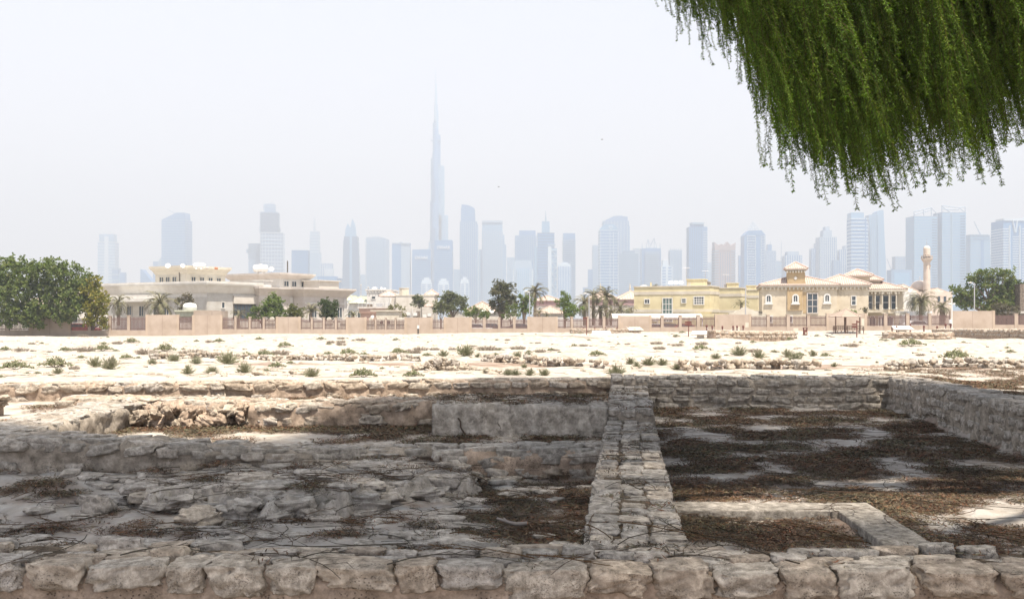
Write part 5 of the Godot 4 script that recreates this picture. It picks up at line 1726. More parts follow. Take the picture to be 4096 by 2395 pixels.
	for k in 9: m.bar(Vector3(0.1 + k * 0.6, 3.85, 0.2), Vector3(0.1 + k * 0.6, 4.5, 0.2), 0.04)
	m.bar(Vector3(0, 4.4, 0.2), Vector3(5.0, 4.4, 0.2), 0.04)
	part("roof_railing", m.mesh(), mat.metal, t, Vector3.ZERO, "stuff")
	bx(t, "roof_clutter", "greywall", [1.4, 2.2, 3.85, 4.3, -1, -0.4])
	bx(t, "roof_clutter", "metal", [2.9, 3.8, 3.85, 4.35, -1.2, -0.3])
	t = house("carport", "cream carport wall with a dish before it, in front of the brown pink low house", "outbuilding", 369.0, 140.0, 0.0)
	bx(t, "wall", "cream", [1.0, 4.2, 0, 3.0, -4, 0])
	bx(t, "roof_slab", "cream", [0.2, 4.5, 3.0, 3.18, -4.2, 0.2])
	dish("small white dish on a pole in front of the cream carport wall", at(372.6, 318.6, 137.0), 0.5, -0.3)
	# --- raw grey blockwork building
	t = house("grey_building", "raw grey blockwork building hung with air conditioners, below the round brown tree", "building", 404.5, 190.0, 0.0)
	bx(t, "wall", "concrete", [0, 5.6, 0, 3.9, -6, 0, 3.2, 4.6, 3.9, 4.2, -4, -1])
	bx(t, "wall_panel", "metal", [0.5, 1.3, 2.0, 3.0, 0, 0.15])
	bx(t, "wall_panel", "greywall", [2.2, 3.0, 1.6, 3.4, 0, 0.12])
	for q in [0.4, 1.7, 3.5, 4.4]: bx(t, "air_conditioner", "whitemetal", [q, q + 0.75, 2.2 + fmod(q, 0.7), 2.8 + fmod(q, 0.7), 0.12, 0.6])
	bx(t, "pipe", "whitemetal", [1.5, 1.6, 0.5, 3.9, 0.02, 0.15])
	bx(t, "pipe", "darkframe", [3.2, 3.28, 0.5, 4.1, 0.02, 0.15])
	# --- tiled house in the middle
	t = house("tiled_house", "pale tiled house behind a low cream wall, left of the grey green tree", "house", 452.0, 185.0, 0.0)
	bx(t, "wall", "offwhite", [0.5, 12.0, 0, 3.2, -9, 0])
	hip_roof(t, "paletile", 2.6, 8.6, -8.0, 0.0, 3.4, 1.7, 4.0, 0.4, "roof", 0.45)
	bx(t, "garden_wall", "offwhite", [-0.6, 11.6, 0, 2.4, 2.0, 2.3])
	water_tank("round white water tank left of the pale tiled roof", at(455.8, 314.6, 180.0), 1.22, 0.9)
	dish("white dish right beside the round tank at the pale tiled house", at(461.0, 314.9, 178.0), 0.62, 0.2)
	dish("smaller white dish second to the right of that round tank", at(464.4, 314.9, 178.0), 0.48, -0.4)
	dish("large white dish below the big grey green tree", at(491.8, 313.2, 176.0), 0.78, 0.0)
	water_tank("half hidden low white tank right of the pale tiled roof", at(483.0, 312.5, 179.0), 1.1, 0.6)
	# --- mauve house behind the palms
	t = house("mauve_house", "tiled house with a mauve band and little arched windows, left of the palm group", "house", 534.0, 230.0, 0.0)
	bx(t, "wall", "mansionpink", [0.5, 6.0, 0, 5.0, -12, 0])
	bx(t, "mauve_band", "mauve", [0.3, 6.0, 5.0, 6.1, -12, 0.2])
	hip_roof(t, "paletile", 0.3, 6.0, -12, 0.2, 6.15, 1.1, 2.0, 0.3, "roof", 0.6)
	arch_row(t, 1.4, 3, 0.8, 3.2, 1.3, 0.02)
	hip_roof(t, "paletile", 0.2, 6.8, -2.0, 6.0, 3.2, 1.6, 4.4, 0.4, "porch_roof", 0.5)
	bx(t, "porch_wall", "offwhite", [0.3, 6.6, 0, 3.1, -1.6, 5.6])
	bx(t, "garden_wall", "white", [-0.6, 7.6, 0, 2.2, 8.0, 8.3])
	t = house("arcade_house", "cream tiled house with pointed roof finials, behind the palms beside the yellow house", "house", 590.0, 225.0, 0.0)
	bx(t, "wall", "mansionpink", [0, 13.0, 0, 5.0, -12, 0])
	bx(t, "mauve_band", "mauve", [-0.2, 13.0, 5.0, 6.3, -12, 0.2])
	hip_roof(t, "paletile", -0.2, 6.2, -12, 0.2, 6.35, 1.9, 0.0, 0.3, "roof", 0.6)
	hip_roof(t, "paletile", 6.4, 13.0, -12, 0.2, 6.35, 1.9, 0.0, 0.3, "roof", 0.6)
	for q in [2.9, 9.7]:
		m = MB.new()
		m.lathe([Vector2(0.3, 8.1), Vector2(0.12, 8.6), Vector2(0.2, 8.9), Vector2(0.03, 10.2)], 8, Vector3(q, 0, -5.9))
		part("finial", m.mesh(), mat.cream, t)
	arch_row(t, 8.6, 3, 1.1, 2.4, 1.9, 0.02)
	t = thing("carport", "long curved cream carport canopy behind the wall below the yellow house", "carport", Vector3(ax(611.0, 132.0), 0, -132.0))
	m = MB.new()
	var arc := []
	for k in 9: arc.append(Vector2(-2.0 + 4.0 * k / 8.0, 2.05 + 0.6 * sin(PI * k / 8.0)))
	for k in 8:
		m.quad(Vector3(0, arc[k].y, -arc[k].x), Vector3(0, arc[k + 1].y, -arc[k + 1].x), Vector3(11.8, arc[k + 1].y, -arc[k + 1].x), Vector3(11.8, arc[k].y, -arc[k].x))
		m.quad(Vector3(0, arc[k].y - 0.08, -arc[k].x), Vector3(11.8, arc[k].y - 0.08, -arc[k].x), Vector3(11.8, arc[k + 1].y - 0.08, -arc[k + 1].x), Vector3(0, arc[k + 1].y - 0.08, -arc[k + 1].x))
	m.box(0, 11.8, 1.85, 2.08, 1.96, 2.02)
	part("canopy", m.mesh(), mat.offwhite, t)
	for k in 5: bx(t, "post", "whitemetal", [k * 2.9, k * 2.9 + 0.12, 0, 2.0, 1.8, 1.92])
	# --- the yellow houses
	var yl := ["yellow flat roofed house with white bands, nearest of three yellow blocks", "second yellow block, directly behind the right side of the yellow house with dishes", "third and farthest yellow block, at the left side of the beige villa"]
	for q in [[634.0, 153.0, 11.7, 6.0, 0.0, 0], [709.0, 166.0, 5.2, 4.8, 0.0, 1], [729.5, 178.0, 5.0, 4.6, 0.0, 2]]:
		t = house("yellow_house", yl[q[5]], "house", q[0], q[1], -25.0)
		t.set_meta("group", "yellow houses in a row")
		var w: float = q[2]
		var y: float = 6.75 if q[5] == 0 else 6.95
		bx(t, "wall", "yellow", [0, w, 0, y, -q[3], 0])
		bx(t, "white_band", "cream", [-0.06, w + 0.06, 5.6, 6.08, -q[3] - 0.06, 0.06])
		bx(t, "white_band", "cream", [-0.06, w + 0.06, 2.95, 3.4, -q[3] - 0.06, 0.06])
		bx(t, "roof_coping", "cream", [-0.1, w + 0.1, y, y + 0.16, -q[3] - 0.1, 0.1])
		if q[5] == 0:
			window_at(t, 2.1, 4.3, 0.02, 0.66, 0.56, 0.0, Vector2i(1, 0))
			window_at(t, 5.3, 1.6, 0.07, 1.36, 3.4, 0.0, Vector2i(2, 3), "frame", "greenglass")
			window_at(t, 7.8, 4.4, 0.02, 0.56, 0.52, 0.0, Vector2i(0, 1))
			window_at(t, 10.1, 4.15, 0.02, 1.36, 1.02, 0.0, Vector2i(3, 2), "frame", "glass", 0.14)
			window_at(t, 2.3, 1.7, 0.02, 0.6, 0.9, 0.0, Vector2i(1, 0))
			window_at(t, 3.4, 1.7, 0.02, 0.5, 0.9, 0.0, Vector2i(1, 0))
			window_at(t, 9.6, 1.8, 0.02, 1.5, 0.85, 0.0, Vector2i(1, 0))
			for k in [2.3, 6.0, 7.5]: bx(t, "water_spout", "cream", [k, k + 0.1, 5.45, 5.56, 0, 0.2])
			bx(t, "roof_room", "yellow", [7.6, 10.2, 6.9, 7.85, -4.6, -2.4, 7.5, 10.3, 7.85, 7.97, -4.7, -2.3])
			bx(t, "roof_room_door", "cream", [7.8, 8.2, 6.9, 7.5, -2.4, -2.36])
			bx(t, "roof_pillar", "yellow", [2.3, 2.5, 6.9, 7.5, -1.0, -0.8])
			bx(t, "side_annex", "yellow", [9.4, 14.6, 0, 2.75, -1.0, 1.2])
		else:
			window_at(t, 0.7, 2.6, 0.02, 0.5, 1.9, 0.0, Vector2i(1, 2))
			bx(t, "roof_room", "yellow", [2.6, 4.2, 7.0, 7.8, -3.4, -1.6, 2.5, 4.3, 7.8, 7.9, -3.5, -1.5])
		t = thing("roof_tank_cage", ["slatted tank shelter beside the roof room of the nearest yellow house", "slatted tank shelter on the second yellow block", "slatted tank shelter on the third yellow block"][q[5]], "tank shelter", at([706.4, 728.6, 750.6][q[5]], [284.6, 286.8, 288.6][q[5]], q[1] + 1.0), -0.4, "tank shelters on the yellow houses")
		m = MB.new()
		for k in 12: m.box(-0.65 + k * 0.115, -0.59 + k * 0.115, 0, 0.38, 0.3, 0.34)
		m.box(-0.62, 0.62, 0.02, 0.36, -0.5, 0.28)
		part("slats", m.mesh(), mat.concrete, t, Vector3.ZERO, "stuff")
		m = MB.new()
		m.frustum(-0.75, 0.75, 0.4, -0.6, 0.45, -0.2, 0.2, 0.62, -0.2, 0.1)
		part("ridged_roof", m.mesh(), mat.greywall, t)
	for q in [[670.8, "left one of three dishes standing in a row on the yellow house roof"], [675.8, "middle one of three dishes standing in a row on the yellow house roof"], [680.8, "right one of three dishes standing in a row on the yellow house roof"]]:
		dish(q[1], at(q[0], 285.0, 152.0), 0.72, -0.15)
	t = thing("roof_dome", "small cream dome at the left end of the yellow house roof", "dome", at(643.8, 286.2, 154.0))
	m = MB.new()
	m.lathe([Vector2(0.62, 0), Vector2(0.56, 0.1), Vector2(0.4, 0.19), Vector2(0.05, 0.24)], 12)
	part("dome_shell", m.mesh(true), mat.cream, t)
	for q in [[686.3, 279.4, 267.3, "left"], [705.4, 280.0, 270.4, "middle"], [725.5, 284.0, 274.0, "right"]]:
		t = thing("roof_aerial", q[3] + " one of three thin television aerials above the yellow houses", "aerial", at(q[0], q[1] + 2.0, 158.0))
		m = MB.new()
		var h: float = (q[1] - q[2] + 2.0) * 0.158
		m.bar(Vector3.ZERO, Vector3(0, h, 0), 0.035)
		part("pole", m.mesh(), mat.metal, t)
		m = MB.new()
		m.bar(Vector3(-0.5, h - 0.05, 0), Vector3(0.55, h - 0.05, 0), 0.03)
		part("crossbar", m.mesh(), mat.metal, t)
	# --- cream garden pavilion with curved gable
	t = house("garden_pavilion", "cream garden building with a curved stepped gable and round plaque, before the yellow blocks", "outbuilding", 729.0, 137.0, 0.0)
	m = MB.new()
	var gable := [Vector2(0, 0), Vector2(5.1, 0), Vector2(5.1, 2.75), Vector2(4.3, 2.8), Vector2(3.6, 3.0), Vector2(3.3, 3.2), Vector2(2.9, 3.25), Vector2(2.5, 3.5), Vector2(2.1, 3.55), Vector2(1.75, 3.4), Vector2(1.5, 3.15), Vector2(1.0, 3.1), Vector2(0.75, 2.85), Vector2(0, 2.75)]
	m.slab(gable, -0.4, 0)
	part("gable", m.mesh(), mat.cream, t)
	bx(t, "wall", "cream", [0.1, 5.0, 0, 2.6, -4, -0.42])
	m = MB.new()
	m.lathe([Vector2(0.02, -0.03), Vector2(0.32, -0.03), Vector2(0.32, 0.04), Vector2(0.28, 0.05)], 14)
	var plq := part("plaque", m.mesh(), mat.white, t, Vector3(2.2, 1.9, 0.03))
	plq.rotation.x = PI / 2
	bx(t, "air_conditioner", "darkframe", [4.1, 4.55, 2.72, 2.95, -0.3, 0.1])
	# --- the beige villa
	t = house("beige_villa", "large beige villa with pink tiled hip roofs, a turret and arched windows", "house", 762.0, 147.5, -12.0)
	var W := 15.0
	bx(t, "wall", "villa", [0, 10.6, 0, 6.55, -14, 0])
	bx(t, "wall", "villa", [10.6, W, 0, 6.55, -14, -0.9])
	bx(t, "eave_moulding", "cream", [-0.35, 10.95, 6.55, 6.95, -14.3, 0.35, 10.95, W + 0.35, 6.55, 6.94, -14.3, -0.55])
	dentils(t, "cream", 0.0, 10.7, 6.55, 0.0)
	dentils(t, "cream", 10.8, W, 6.55, -0.9)
	hip_roof(t, "rooftile", 0, 10.6, -13, 0, 6.95, 1.55, 3.6, 0.45, "roof", 0.3)
	hip_roof(t, "rooftile", 7.6, W, -13, -0.9, 6.96, 1.5, 3.0, 0.45, "roof", 0.3)
	# turret and its tan pilaster
	bx(t, "turret", "villatan", [3.6, 6.1, 6.4, 9.0, -2.2, 0.22])
	bx(t, "turret_cornice", "cream", [3.4, 6.3, 9.0, 9.3, -2.4, 0.42])
	dentils(t, "cream", 3.5, 6.2, 9.0, 0.22, 0.4)
	hip_roof(t, "rooftile", 3.5, 6.2, -2.3, 0.32, 9.3, 0.95, 0.0, 0.3, "turret_roof", 0.28)
	bx(t, "pilaster", "villatan", [3.6, 5.75, 3.2, 6.5, 0.0, 0.2])
	m = MB.new()
	m.slab([Vector2(0, -0.28), Vector2(0.28, 0), Vector2(0, 0.28), Vector2(-0.28, 0)], 0, 0.06)
	part("diamond_ornament", m.mesh(), mat.white, t, Vector3(4.75, 7.9, 0.222))
	for q in [[0.95, 4.45, 0.02], [4.75, 4.45, 0.22], [9.2, 4.5, 0.02]]: window_at(t, q[0], q[1], q[2], 0.52, 0.92, 0.0, Vector2i(0, 1), "frame", "glass", 0.22, true)
	bx(t, "recess", "villatan", [5.82, 6.35, 2.75, 5.9, -0.02, 0.03, 6.35, 8.0, 5.5, 5.9, -0.02, 0.03])
	window_at(t, 7.15, 2.85, 0.02, 1.3, 2.75, 0.0, Vector2i(1, 2), "mansionpink", "glass", 0.16)
	for q in [1.1, 3.9]: window_at(t, q, 1.5, 0.02, 0.6, 0.75, 0.0, Vector2i(1, 0), "frame", "glass", 0.2)
	for q in [1.0, 2.0, 8.3, 10.1]: bx(t, "water_spout", "cream", [q, q + 0.1, 5.7, 5.8, 0, 0.18])
	window_at(t, 10.0, 1.0, 0.02, 1.0, 1.5, 0.0, Vector2i(0, 0), "villa", "glass", 0.1, true)
	# right hand roof towers
	bx(t, "roof_tower", "villa", [12.5, 15.6, 6.5, 8.1, -7.4, -4.0])
	bx(t, "roof_tower_cornice", "cream", [12.2, 15.9, 8.1, 8.4, -7.7, -3.7])
	hip_roof(t, "rooftile", 12.3, 15.8, -7.6, -3.8, 8.4, 0.95, 0.0, 0.35, "turret_roof", 0.28)
	bx(t, "roof_tower", "villa", [15.4, 17.6, 6.0, 7.6, -9.6, -7.6])
	bx(t, "roof_tower_cornice", "cream", [15.2, 17.8, 7.6, 7.85, -9.8, -7.4])
	hip_roof(t, "rooftile", 15.2, 17.8, -9.8, -7.4, 7.85, 0.75, 0.0, 0.3, "turret_roof", 0.28)
	# the loggia wing stepping back on the right
	bx(t, "wall", "villa", [W, 20.8, 0, 6.0, -14, -6.2])
	bx(t, "eave_moulding", "cream", [W + 0.4, 21.2, 6.0, 6.4, -14.3, -5.4])
	dentils(t, "cream", W + 0.5, 21.0, 6.0, -5.75)
	hip_roof(t, "rooftile", W - 0.6, 20.8, -13.5, -5.8, 6.4, 1.2, 1.5, 0.4, "roof", 0.3)
	for k in 6:
		m = MB.new()
		var cx := 15.6 + k * 1.0
		m.lathe([Vector2(0.16, 3.3), Vector2(0.16, 3.5), Vector2(0.11, 3.6), Vector2(0.1, 5.5), Vector2(0.17, 5.65), Vector2(0.17, 5.95)], 8, Vector3(cx, 0, -5.6))
		part("column", m.mesh(), mat.cream, t)
	for q in [15.9, 17.0, 18.2, 19.4]: window_at(t, q, 3.4, -6.2, 0.7, 2.0, 0.0, Vector2i(0, 1), "frame", "glass", 0.08)
	bx(t, "balcony", "cream", [15.1, 17.6, 2.9, 3.25, -6.2, -4.6])
	bx(t, "balcony_post", "cream", [17.1, 17.5, 3.25, 4.1, -5.0, -4.6])
	m = MB.new()
	for k in 12: m.box(15.2 + k * 0.155, 15.23 + k * 0.155, 3.25, 4.0, -4.72, -4.68)
	m.box(15.2, 17.1, 3.96, 4.02, -4.73, -4.67)
	part("balcony_railing", m.mesh(), mat.darkframe, t, Vector3.ZERO, "stuff")
	bx(t, "string_course", "cream", [15.1, 20.9, 2.75, 2.95, -6.3, -5.9])
	for k in 4: window_at(t, 16.3 + k * 1.25, 0.4, -6.19, 0.7, 1.9, 0.0, Vector2i(0, 0), "frame", "glass", 0.15, true)
	window_at(t, 13.0, 4.0, -0.88, 0.5, 1.2, 0.0, Vector2i(0, 1), "frame", "glass", 0.12)
	# --- white houses behind the villa, mosque
	t = house("white_house", "bluish white house with gabled bays between the beige villa and the palm", "house", 893.0, 190.0, 0.0)
	bx(t, "wall", "white", [0, 3.1, 0, 7.2, -6, 0, 3.1, 5.2, 0, 6.6, -6, -0.6])
	m = MB.new()
	m.slab([Vector2(3.1, 6.6), Vector2(4.9, 6.6), Vector2(4.0, 7.6)], -3.0, -0.3)
	part("gable", m.mesh(), mat.white, t)
	for q in [[1.4, 4.6], [1.4, 1.6], [4.1, 4.4], [4.1, 1.6]]: window_at(t, q[0], q[1], 0.02 if q[0] < 3.0 else -0.58, 0.8, 1.6, 0.0, Vector2i(0, 1), "white")
	t = house("mosque", "pinkish mosque with one smooth dome and tiled side roofs, behind the palms on the right", "mosque", 899.0, 262.0, 0.0)
	bx(t, "wall", "minaret", [0, 14.0, 0, 9.0, -14, 0])
	bx(t, "wall", "minaret", [5.0, 9.6, 9.0, 10.5, -9, -4])
	hip_roof(t, "paletile", 0, 5.0, -10, -1, 9.1, 1.9, 0.0, 0.4, "roof", 0.8)
	hip_roof(t, "paletile", 9.0, 14.0, -10, -1, 8.4, 1.6, 0.0, 0.4, "roof", 0.8)
	for q in [1.2, 2.6, 3.9, 10.4, 12.0]: window_at(t, q, 6.4, 0.02, 0.7, 1.4, 0.0, Vector2i(0, 0), "minaret")
	m = MB.new()
	var dm := [Vector2(2.3, 0), Vector2(2.3, 0.4)]
	for k in 9: dm.append(Vector2(2.35 * cos(PI / 2 * k / 8.2), 0.4 + 2.1 * sin(PI / 2 * k / 8.2)))
	m.lathe(dm, 24)
	part("dome", m.mesh(true), mat.minaret, t, Vector3(7.1, 9.6, -4.0))
	m = MB.new()
	m.lathe([Vector2(0.12, 0), Vector2(0.04, 0.5), Vector2(0.16, 0.8), Vector2(0.03, 1.0), Vector2(0.02, 1.6)], 8)
	part("finial", m.mesh(), mat.metal, t, Vector3(7.1, 12.05, -4.0))
	t = thing("minaret", "tall pinkish minaret with a balcony, arched lantern and small dome", "minaret", Vector3(ax(926.8, 262.0), 0, -262.0))
	m = MB.new()
	m.lathe([Vector2(0.92, 0), Vector2(0.86, 10), Vector2(0.82, 16.6), Vector2(0.95, 16.8), Vector2(1.38, 17.5), Vector2(1.44, 17.55), Vector2(1.44, 17.7)], 20)
	part("shaft", m.mesh(), mat.minaret, t)
	m = MB.new()
	for k in 14:
		var a := TAU * k / 14
		m.bar(Vector3(cos(a) * 1.36, 17.7, sin(a) * 1.36), Vector3(cos(a) * 1.36, 18.3, sin(a) * 1.36), 0.07, 4)
	m.lathe([Vector2(1.32, 18.22), Vector2(1.42, 18.22), Vector2(1.42, 18.36), Vector2(1.3, 18.36)], 20)
	part("balcony_railing", m.mesh(), mat.minaret, t, Vector3.ZERO, "stuff")
	m = MB.new()
	m.lathe([Vector2(0.5, 17.7), Vector2(0.5, 18.9)], 12)
	part("lantern_core", m.mesh(), mat.glass, t)
	m = MB.new()
	for k in 8:
		var a := TAU * (k + 0.5) / 8
		m.bar(Vector3(cos(a) * 0.72, 17.7, sin(a) * 0.72), Vector3(cos(a) * 0.72, 18.7, sin(a) * 0.72), 0.14, 5)
	m.lathe([Vector2(0.6, 18.6), Vector2(0.86, 18.6), Vector2(0.86, 19.9), Vector2(0.84, 20.2)], 18)
	part("lantern", m.mesh(), mat.minaret, t)
	m = MB.new()
	var d2 := []
	for k in 8: d2.append(Vector2(0.86 * cos(PI / 2 * k / 7.2), 20.2 + 0.85 * sin(PI / 2 * k / 7.2)))
	m.lathe(d2, 18)
	part("dome", m.mesh(true), mat.minaret, t)
	m = MB.new()
	m.lathe([Vector2(0.06, 21.0), Vector2(0.05, 21.6), Vector2(0.11, 21.75), Vector2(0.04, 21.9), Vector2(0.03, 22.3)], 8)
	m.tube([Vector3(-0.1, 22.45, 0), Vector3(-0.12, 22.6, 0), Vector3(0, 22.75, 0), Vector3(0.12, 22.62, 0)], [0.02, 0.035, 0.035, 0.02], 5)
	part("crescent_finial", m.mesh(), mat.metal, t)
	for q in [-0.35, 0.5]: window_at(t, q, 15.5, 0.74, 0.22, 0.5, 0.0, Vector2i(0, 0), "minaret", "glass", 0.05, true)
	t = house("garden_wall", "cream garden wall with a curved shoulder below the beige villa's loggia", "wall", 895.8, 138.0, 0.0)
	m = MB.new()
	m.slab([Vector2(0, 0), Vector2(2.6, 0), Vector2(2.6, 3.2), Vector2(2.4, 3.55), Vector2(2.15, 3.55), Vector2(2.1, 2.9), Vector2(0, 2.9)], -0.3, 0)
	part("wall_face", m.mesh(), mat.cream, t)
	bx(t, "coping", "white", [-0.05, 2.1, 2.9, 3.02, -0.35, 0.05])
	t = house("grey_house", "grey brown rendered house side cut off by the right edge", "house", 1020.2, 138.0, 0.0)
	bx(t, "wall", "greywall", [0, 6.0, 0, 6.75, -8, 0])
	bx(t, "wall_band", "mansion", [-0.08, 6.0, 2.7, 3.0, -8, 0.1])
	t = house("house", "pale house with tiled roof half hidden behind the big green tree on the left", "house", 22.0, 160.0, 0.0)
	bx(t, "wall", "mansionlight", [0, 14.0, 0, 4.4, -9, 0])
	hip_roof(t, "paletile", 0, 14.0, -9, 0, 4.4, 1.8, 6.0, 0.4, "roof", 0.5)
	for k in 4: window_at(t, 2.0 + k * 3.2, 1.4, 0.02, 1.1, 1.3)
	for q in [[361.0, 295.5, 285.0, 200.0, "lamp post like mast behind the pale green roofs"], [368.2, 296.0, 287.4, 205.0, "pole at the left corner of the white villa's upper block"]]:
		t = thing("roof_mast", q[4], "mast", at(q[0], q[1], q[3]))
		bx(t, "pole", "metal", [-0.07, 0.07, 0, (q[1] - q[2]) * q[3] / 1000.0, -0.07, 0.07])
		bx(t, "pole_cap", "whitemetal", [-0.16, 0.16, (q[1] - q[2]) * q[3] / 1000.0, (q[1] - q[2]) * q[3] / 1000.0 + 0.2, -0.16, 0.16])


# ------------------------------------------------------------------ boundary wall
const WALL_D := 125.0


func wall_top(px: float) -> float:
	return hh(pieces([-10.0, 70.0, 150.0, 222.0, 263.0, 400.0, 500.0, 600.0, 640.0, 700.0, 768.0, 830.0, 940.0], [316.5, 317.0, 315.6, 316.2, 317.7, 318.3, 318.0, 317.0, 316.6, 315.4, 315.2, 314.4, 313.9], px), WALL_D)


func build_boundary() -> void:
	var t := thing("boundary_wall", "long tan boundary wall with pillars and brown railings across the far sand", "wall", Vector3(0, 0, -WALL_D))
	var rails := [-16, -6, -3, 6.2, 9.7, 29.4, 71.3, 88.4, 91, 108.8, 111.5, 127.6, 130.3, 146, 179.4, 192.5, 222.7, 234.7, 236.8, 249, 251, 263, 265, 276, 301, 311, 313, 323, 325, 335, 337, 346, 366.7, 374.8, 376.6, 385, 386.7, 394.7, 396.3, 404.5, 432.7, 443.7, 471.8, 483, 485.7, 498, 500.4, 513, 515.6, 527.3, 557.8, 570.5, 573, 586.3, 588.6, 602.6, 605.3, 618, 651.5, 660.7, 663.5, 678.8, 681.5, 696.5, 699.7, 714.6, 751, 766.4, 769.5, 786.3, 789.6, 806.7, 809.7, 826, 866.5, 883.6, 886.8, 905.7, 909, 928, 931, 949.8, 994.4, 1014, 1017.5, 1036]
	var s := WALL_D / 1000.0
	for k in range(0, rails.size(), 2):
		var x0: float = (rails[k] - 512.0) * s
		var x1: float = (rails[k + 1] - 512.0) * s
		var px: float = (rails[k] + rails[k + 1]) * 0.5
		var g := ground_h((x0 + x1) / 2, WALL_D)
		var top := wall_top(px)
		var low := g + (top - g) * 0.30
		bx(t, "low_wall", "wallpaint", [x0, x1, g - 1.0, low, -0.12, 0.12])
		var m := MB.new()
		m.box(x0, x1, low + 0.12, low + 0.2, -0.03, 0.03)
		m.box(x0, x1, top - 0.42, top - 0.34, -0.03, 0.03)
		var o := part("railing", m.mesh(), mat.rail, t)
		m = MB.new()
		var n := maxi(5, int((x1 - x0) / 0.155))
		for i in n:
			var x := lerpf(x0, x1, (i + 0.5) / n)
			m.box(x - 0.042, x + 0.042, low, top - 0.1, 0.03, 0.075)
		part("railing_bars", m.mesh(), mat.rail, o, Vector3.ZERO, "stuff")
		# what stands between this railing and the next
		if k + 2 < rails.size():
			var y0: float = (rails[k + 2] - 512.0) * s
			var wide: float = y0 - x1
			var px2: float = (rails[k + 1] + rails[k + 2]) * 0.5
			var g2 := ground_h((x1 + y0) / 2, WALL_D)
			var top2 := wall_top(px2)
			if wide < 0.6:
				bx(t, "pillar", "wallpaint", [x1, y0, g2 - 1.0, top2 + 0.04, -0.2, 0.17, x1 - 0.04, y0 + 0.04, top2 + 0.04, top2 + 0.14, -0.23, 0.2])
			else:
				if px2 > 950.0 and px2 < 1000.0: top2 += 0.28
				bx(t, "solid_panel", "wallpaint", [x1 + 0.3, y0 - 0.3, g2 - 1.0, top2 + 0.16, -0.15, 0.15])
				bx(t, "pillar", "wallrepaint", [x1, x1 + 0.3, g2 - 1.0, top2 + 0.2, -0.2, 0.18])
				bx(t, "pillar", "wallrepaint", [y0 - 0.3, y0, g2 - 1.0, top2 + 0.2, -0.2, 0.18])
				var j := x1 + wide * 0.5
				if wide > 3.0: bx(t, "joint", "rail", [j - 0.012, j + 0.012, g2 - 0.2, top2 + 0.1, 0.13, 0.153])
	for q in [[735.0, 739.5, 331.0, 326.0], [620.0, 623.0, 329.0, 322.0], [793.0, 798.0, 331.0, 327.5], [814.0, 822.0, 330.8, 327.0], [886.0, 893.0, 330.8, 327.0], [861.0, 864.0, 328.0, 318.0], [745.0, 748.5, 327.0, 322.0]]:
		bx(t, "paint_patch", "cream" if int(q[0]) % 2 else "wallrepaint", [(q[0] - 512.0) * s, (q[1] - 512.0) * s, hh(q[2], WALL_D), hh(q[3], WALL_D), 0.14, 0.156])
	# the garden wall close behind it, its scrolled caps showing over the railings
	var gw := thing("garden_wall", "cream garden wall with scrolled caps, just behind the railings left of the carport", "wall", Vector3(0, 0, -131.0))
	bx(gw, "wall_face", "cream", [ax(266.0, 131.0), ax(405.0, 131.0), -0.5, 1.5, -0.2, 0.0])
	for q in [[272.0, 318.4], [329.0, 318.6], [346.0, 318.6], [371.0, 318.8], [379.5, 318.8], [386.0, 318.8], [393.5, 318.8], [400.5, 318.8]]:
		var m := MB.new()
		m.tube([Vector3(0, 0.12, -0.24), Vector3(0, 0.12, 0.16)], [0.3, 0.3], 12)
		m.box(-0.75, 0.5, -0.4, -0.05, -0.22, 0.14)
		part("scrolled_cap", m.mesh(), mat.cream, gw, Vector3(ax(q[0], 131.0), hh(q[1] + 1.2, 131.0), 0))
	for q in [[79.5, 128.5, "carred", "dark red car seen through the railings under the big green tree"], [477.0, 131.0, "carwhite", "white car seen through the railing below the tiled house"], [492.0, 134.0, "cardark", "dark car seen through the railing right of the white car"], [521.0, 132.0, "cardark", "dark car behind the railing left of the wide solid panel in the middle"], [657.0, 129.0, "carwhite", "pale car under the left end of the curved canopy"], [671.5, 129.5, "cardark", "dark car under the middle of the curved canopy"], [687.5, 129.3, "carred", "reddish car under the right end of the curved canopy"], [920.5, 132.0, "carwhite", "silver white car behind the railing below the tall palm on the right"]]:
		make_car(q[3], Vector3(ax(q[0], q[1]), -0.1 if q[0] < 900.0 else 0.3, -q[1]), q[2])
	t = thing("white_van", "white box van behind the fence, left of the palm on the right", "van", Vector3(ax(914.5, 136.0), 0.5, -136.0))
	bx(t, "cargo_box", "carwhite", [-0.2, 2.4, 0.4, 2.5, -2, 0])
	bx(t, "cab", "carwhite", [-1.3, -0.21, 0.3, 1.5, -1.9, -0.1, -1.0, -0.21, 1.5, 2.0, -1.85, -0.15])
	bx(t, "windscreen", "glass", [-1.05, -0.4, 1.3, 1.9, -0.16, -0.08])
	for x in [-0.7, 1.7]:
		var m := MB.new()
		m.tube([Vector3(x, 0.32, -0.1), Vector3(x, 0.32, 0.03)], [0.32, 0.32], 12)
		part("wheel", m.mesh(), mat.tyre, t)


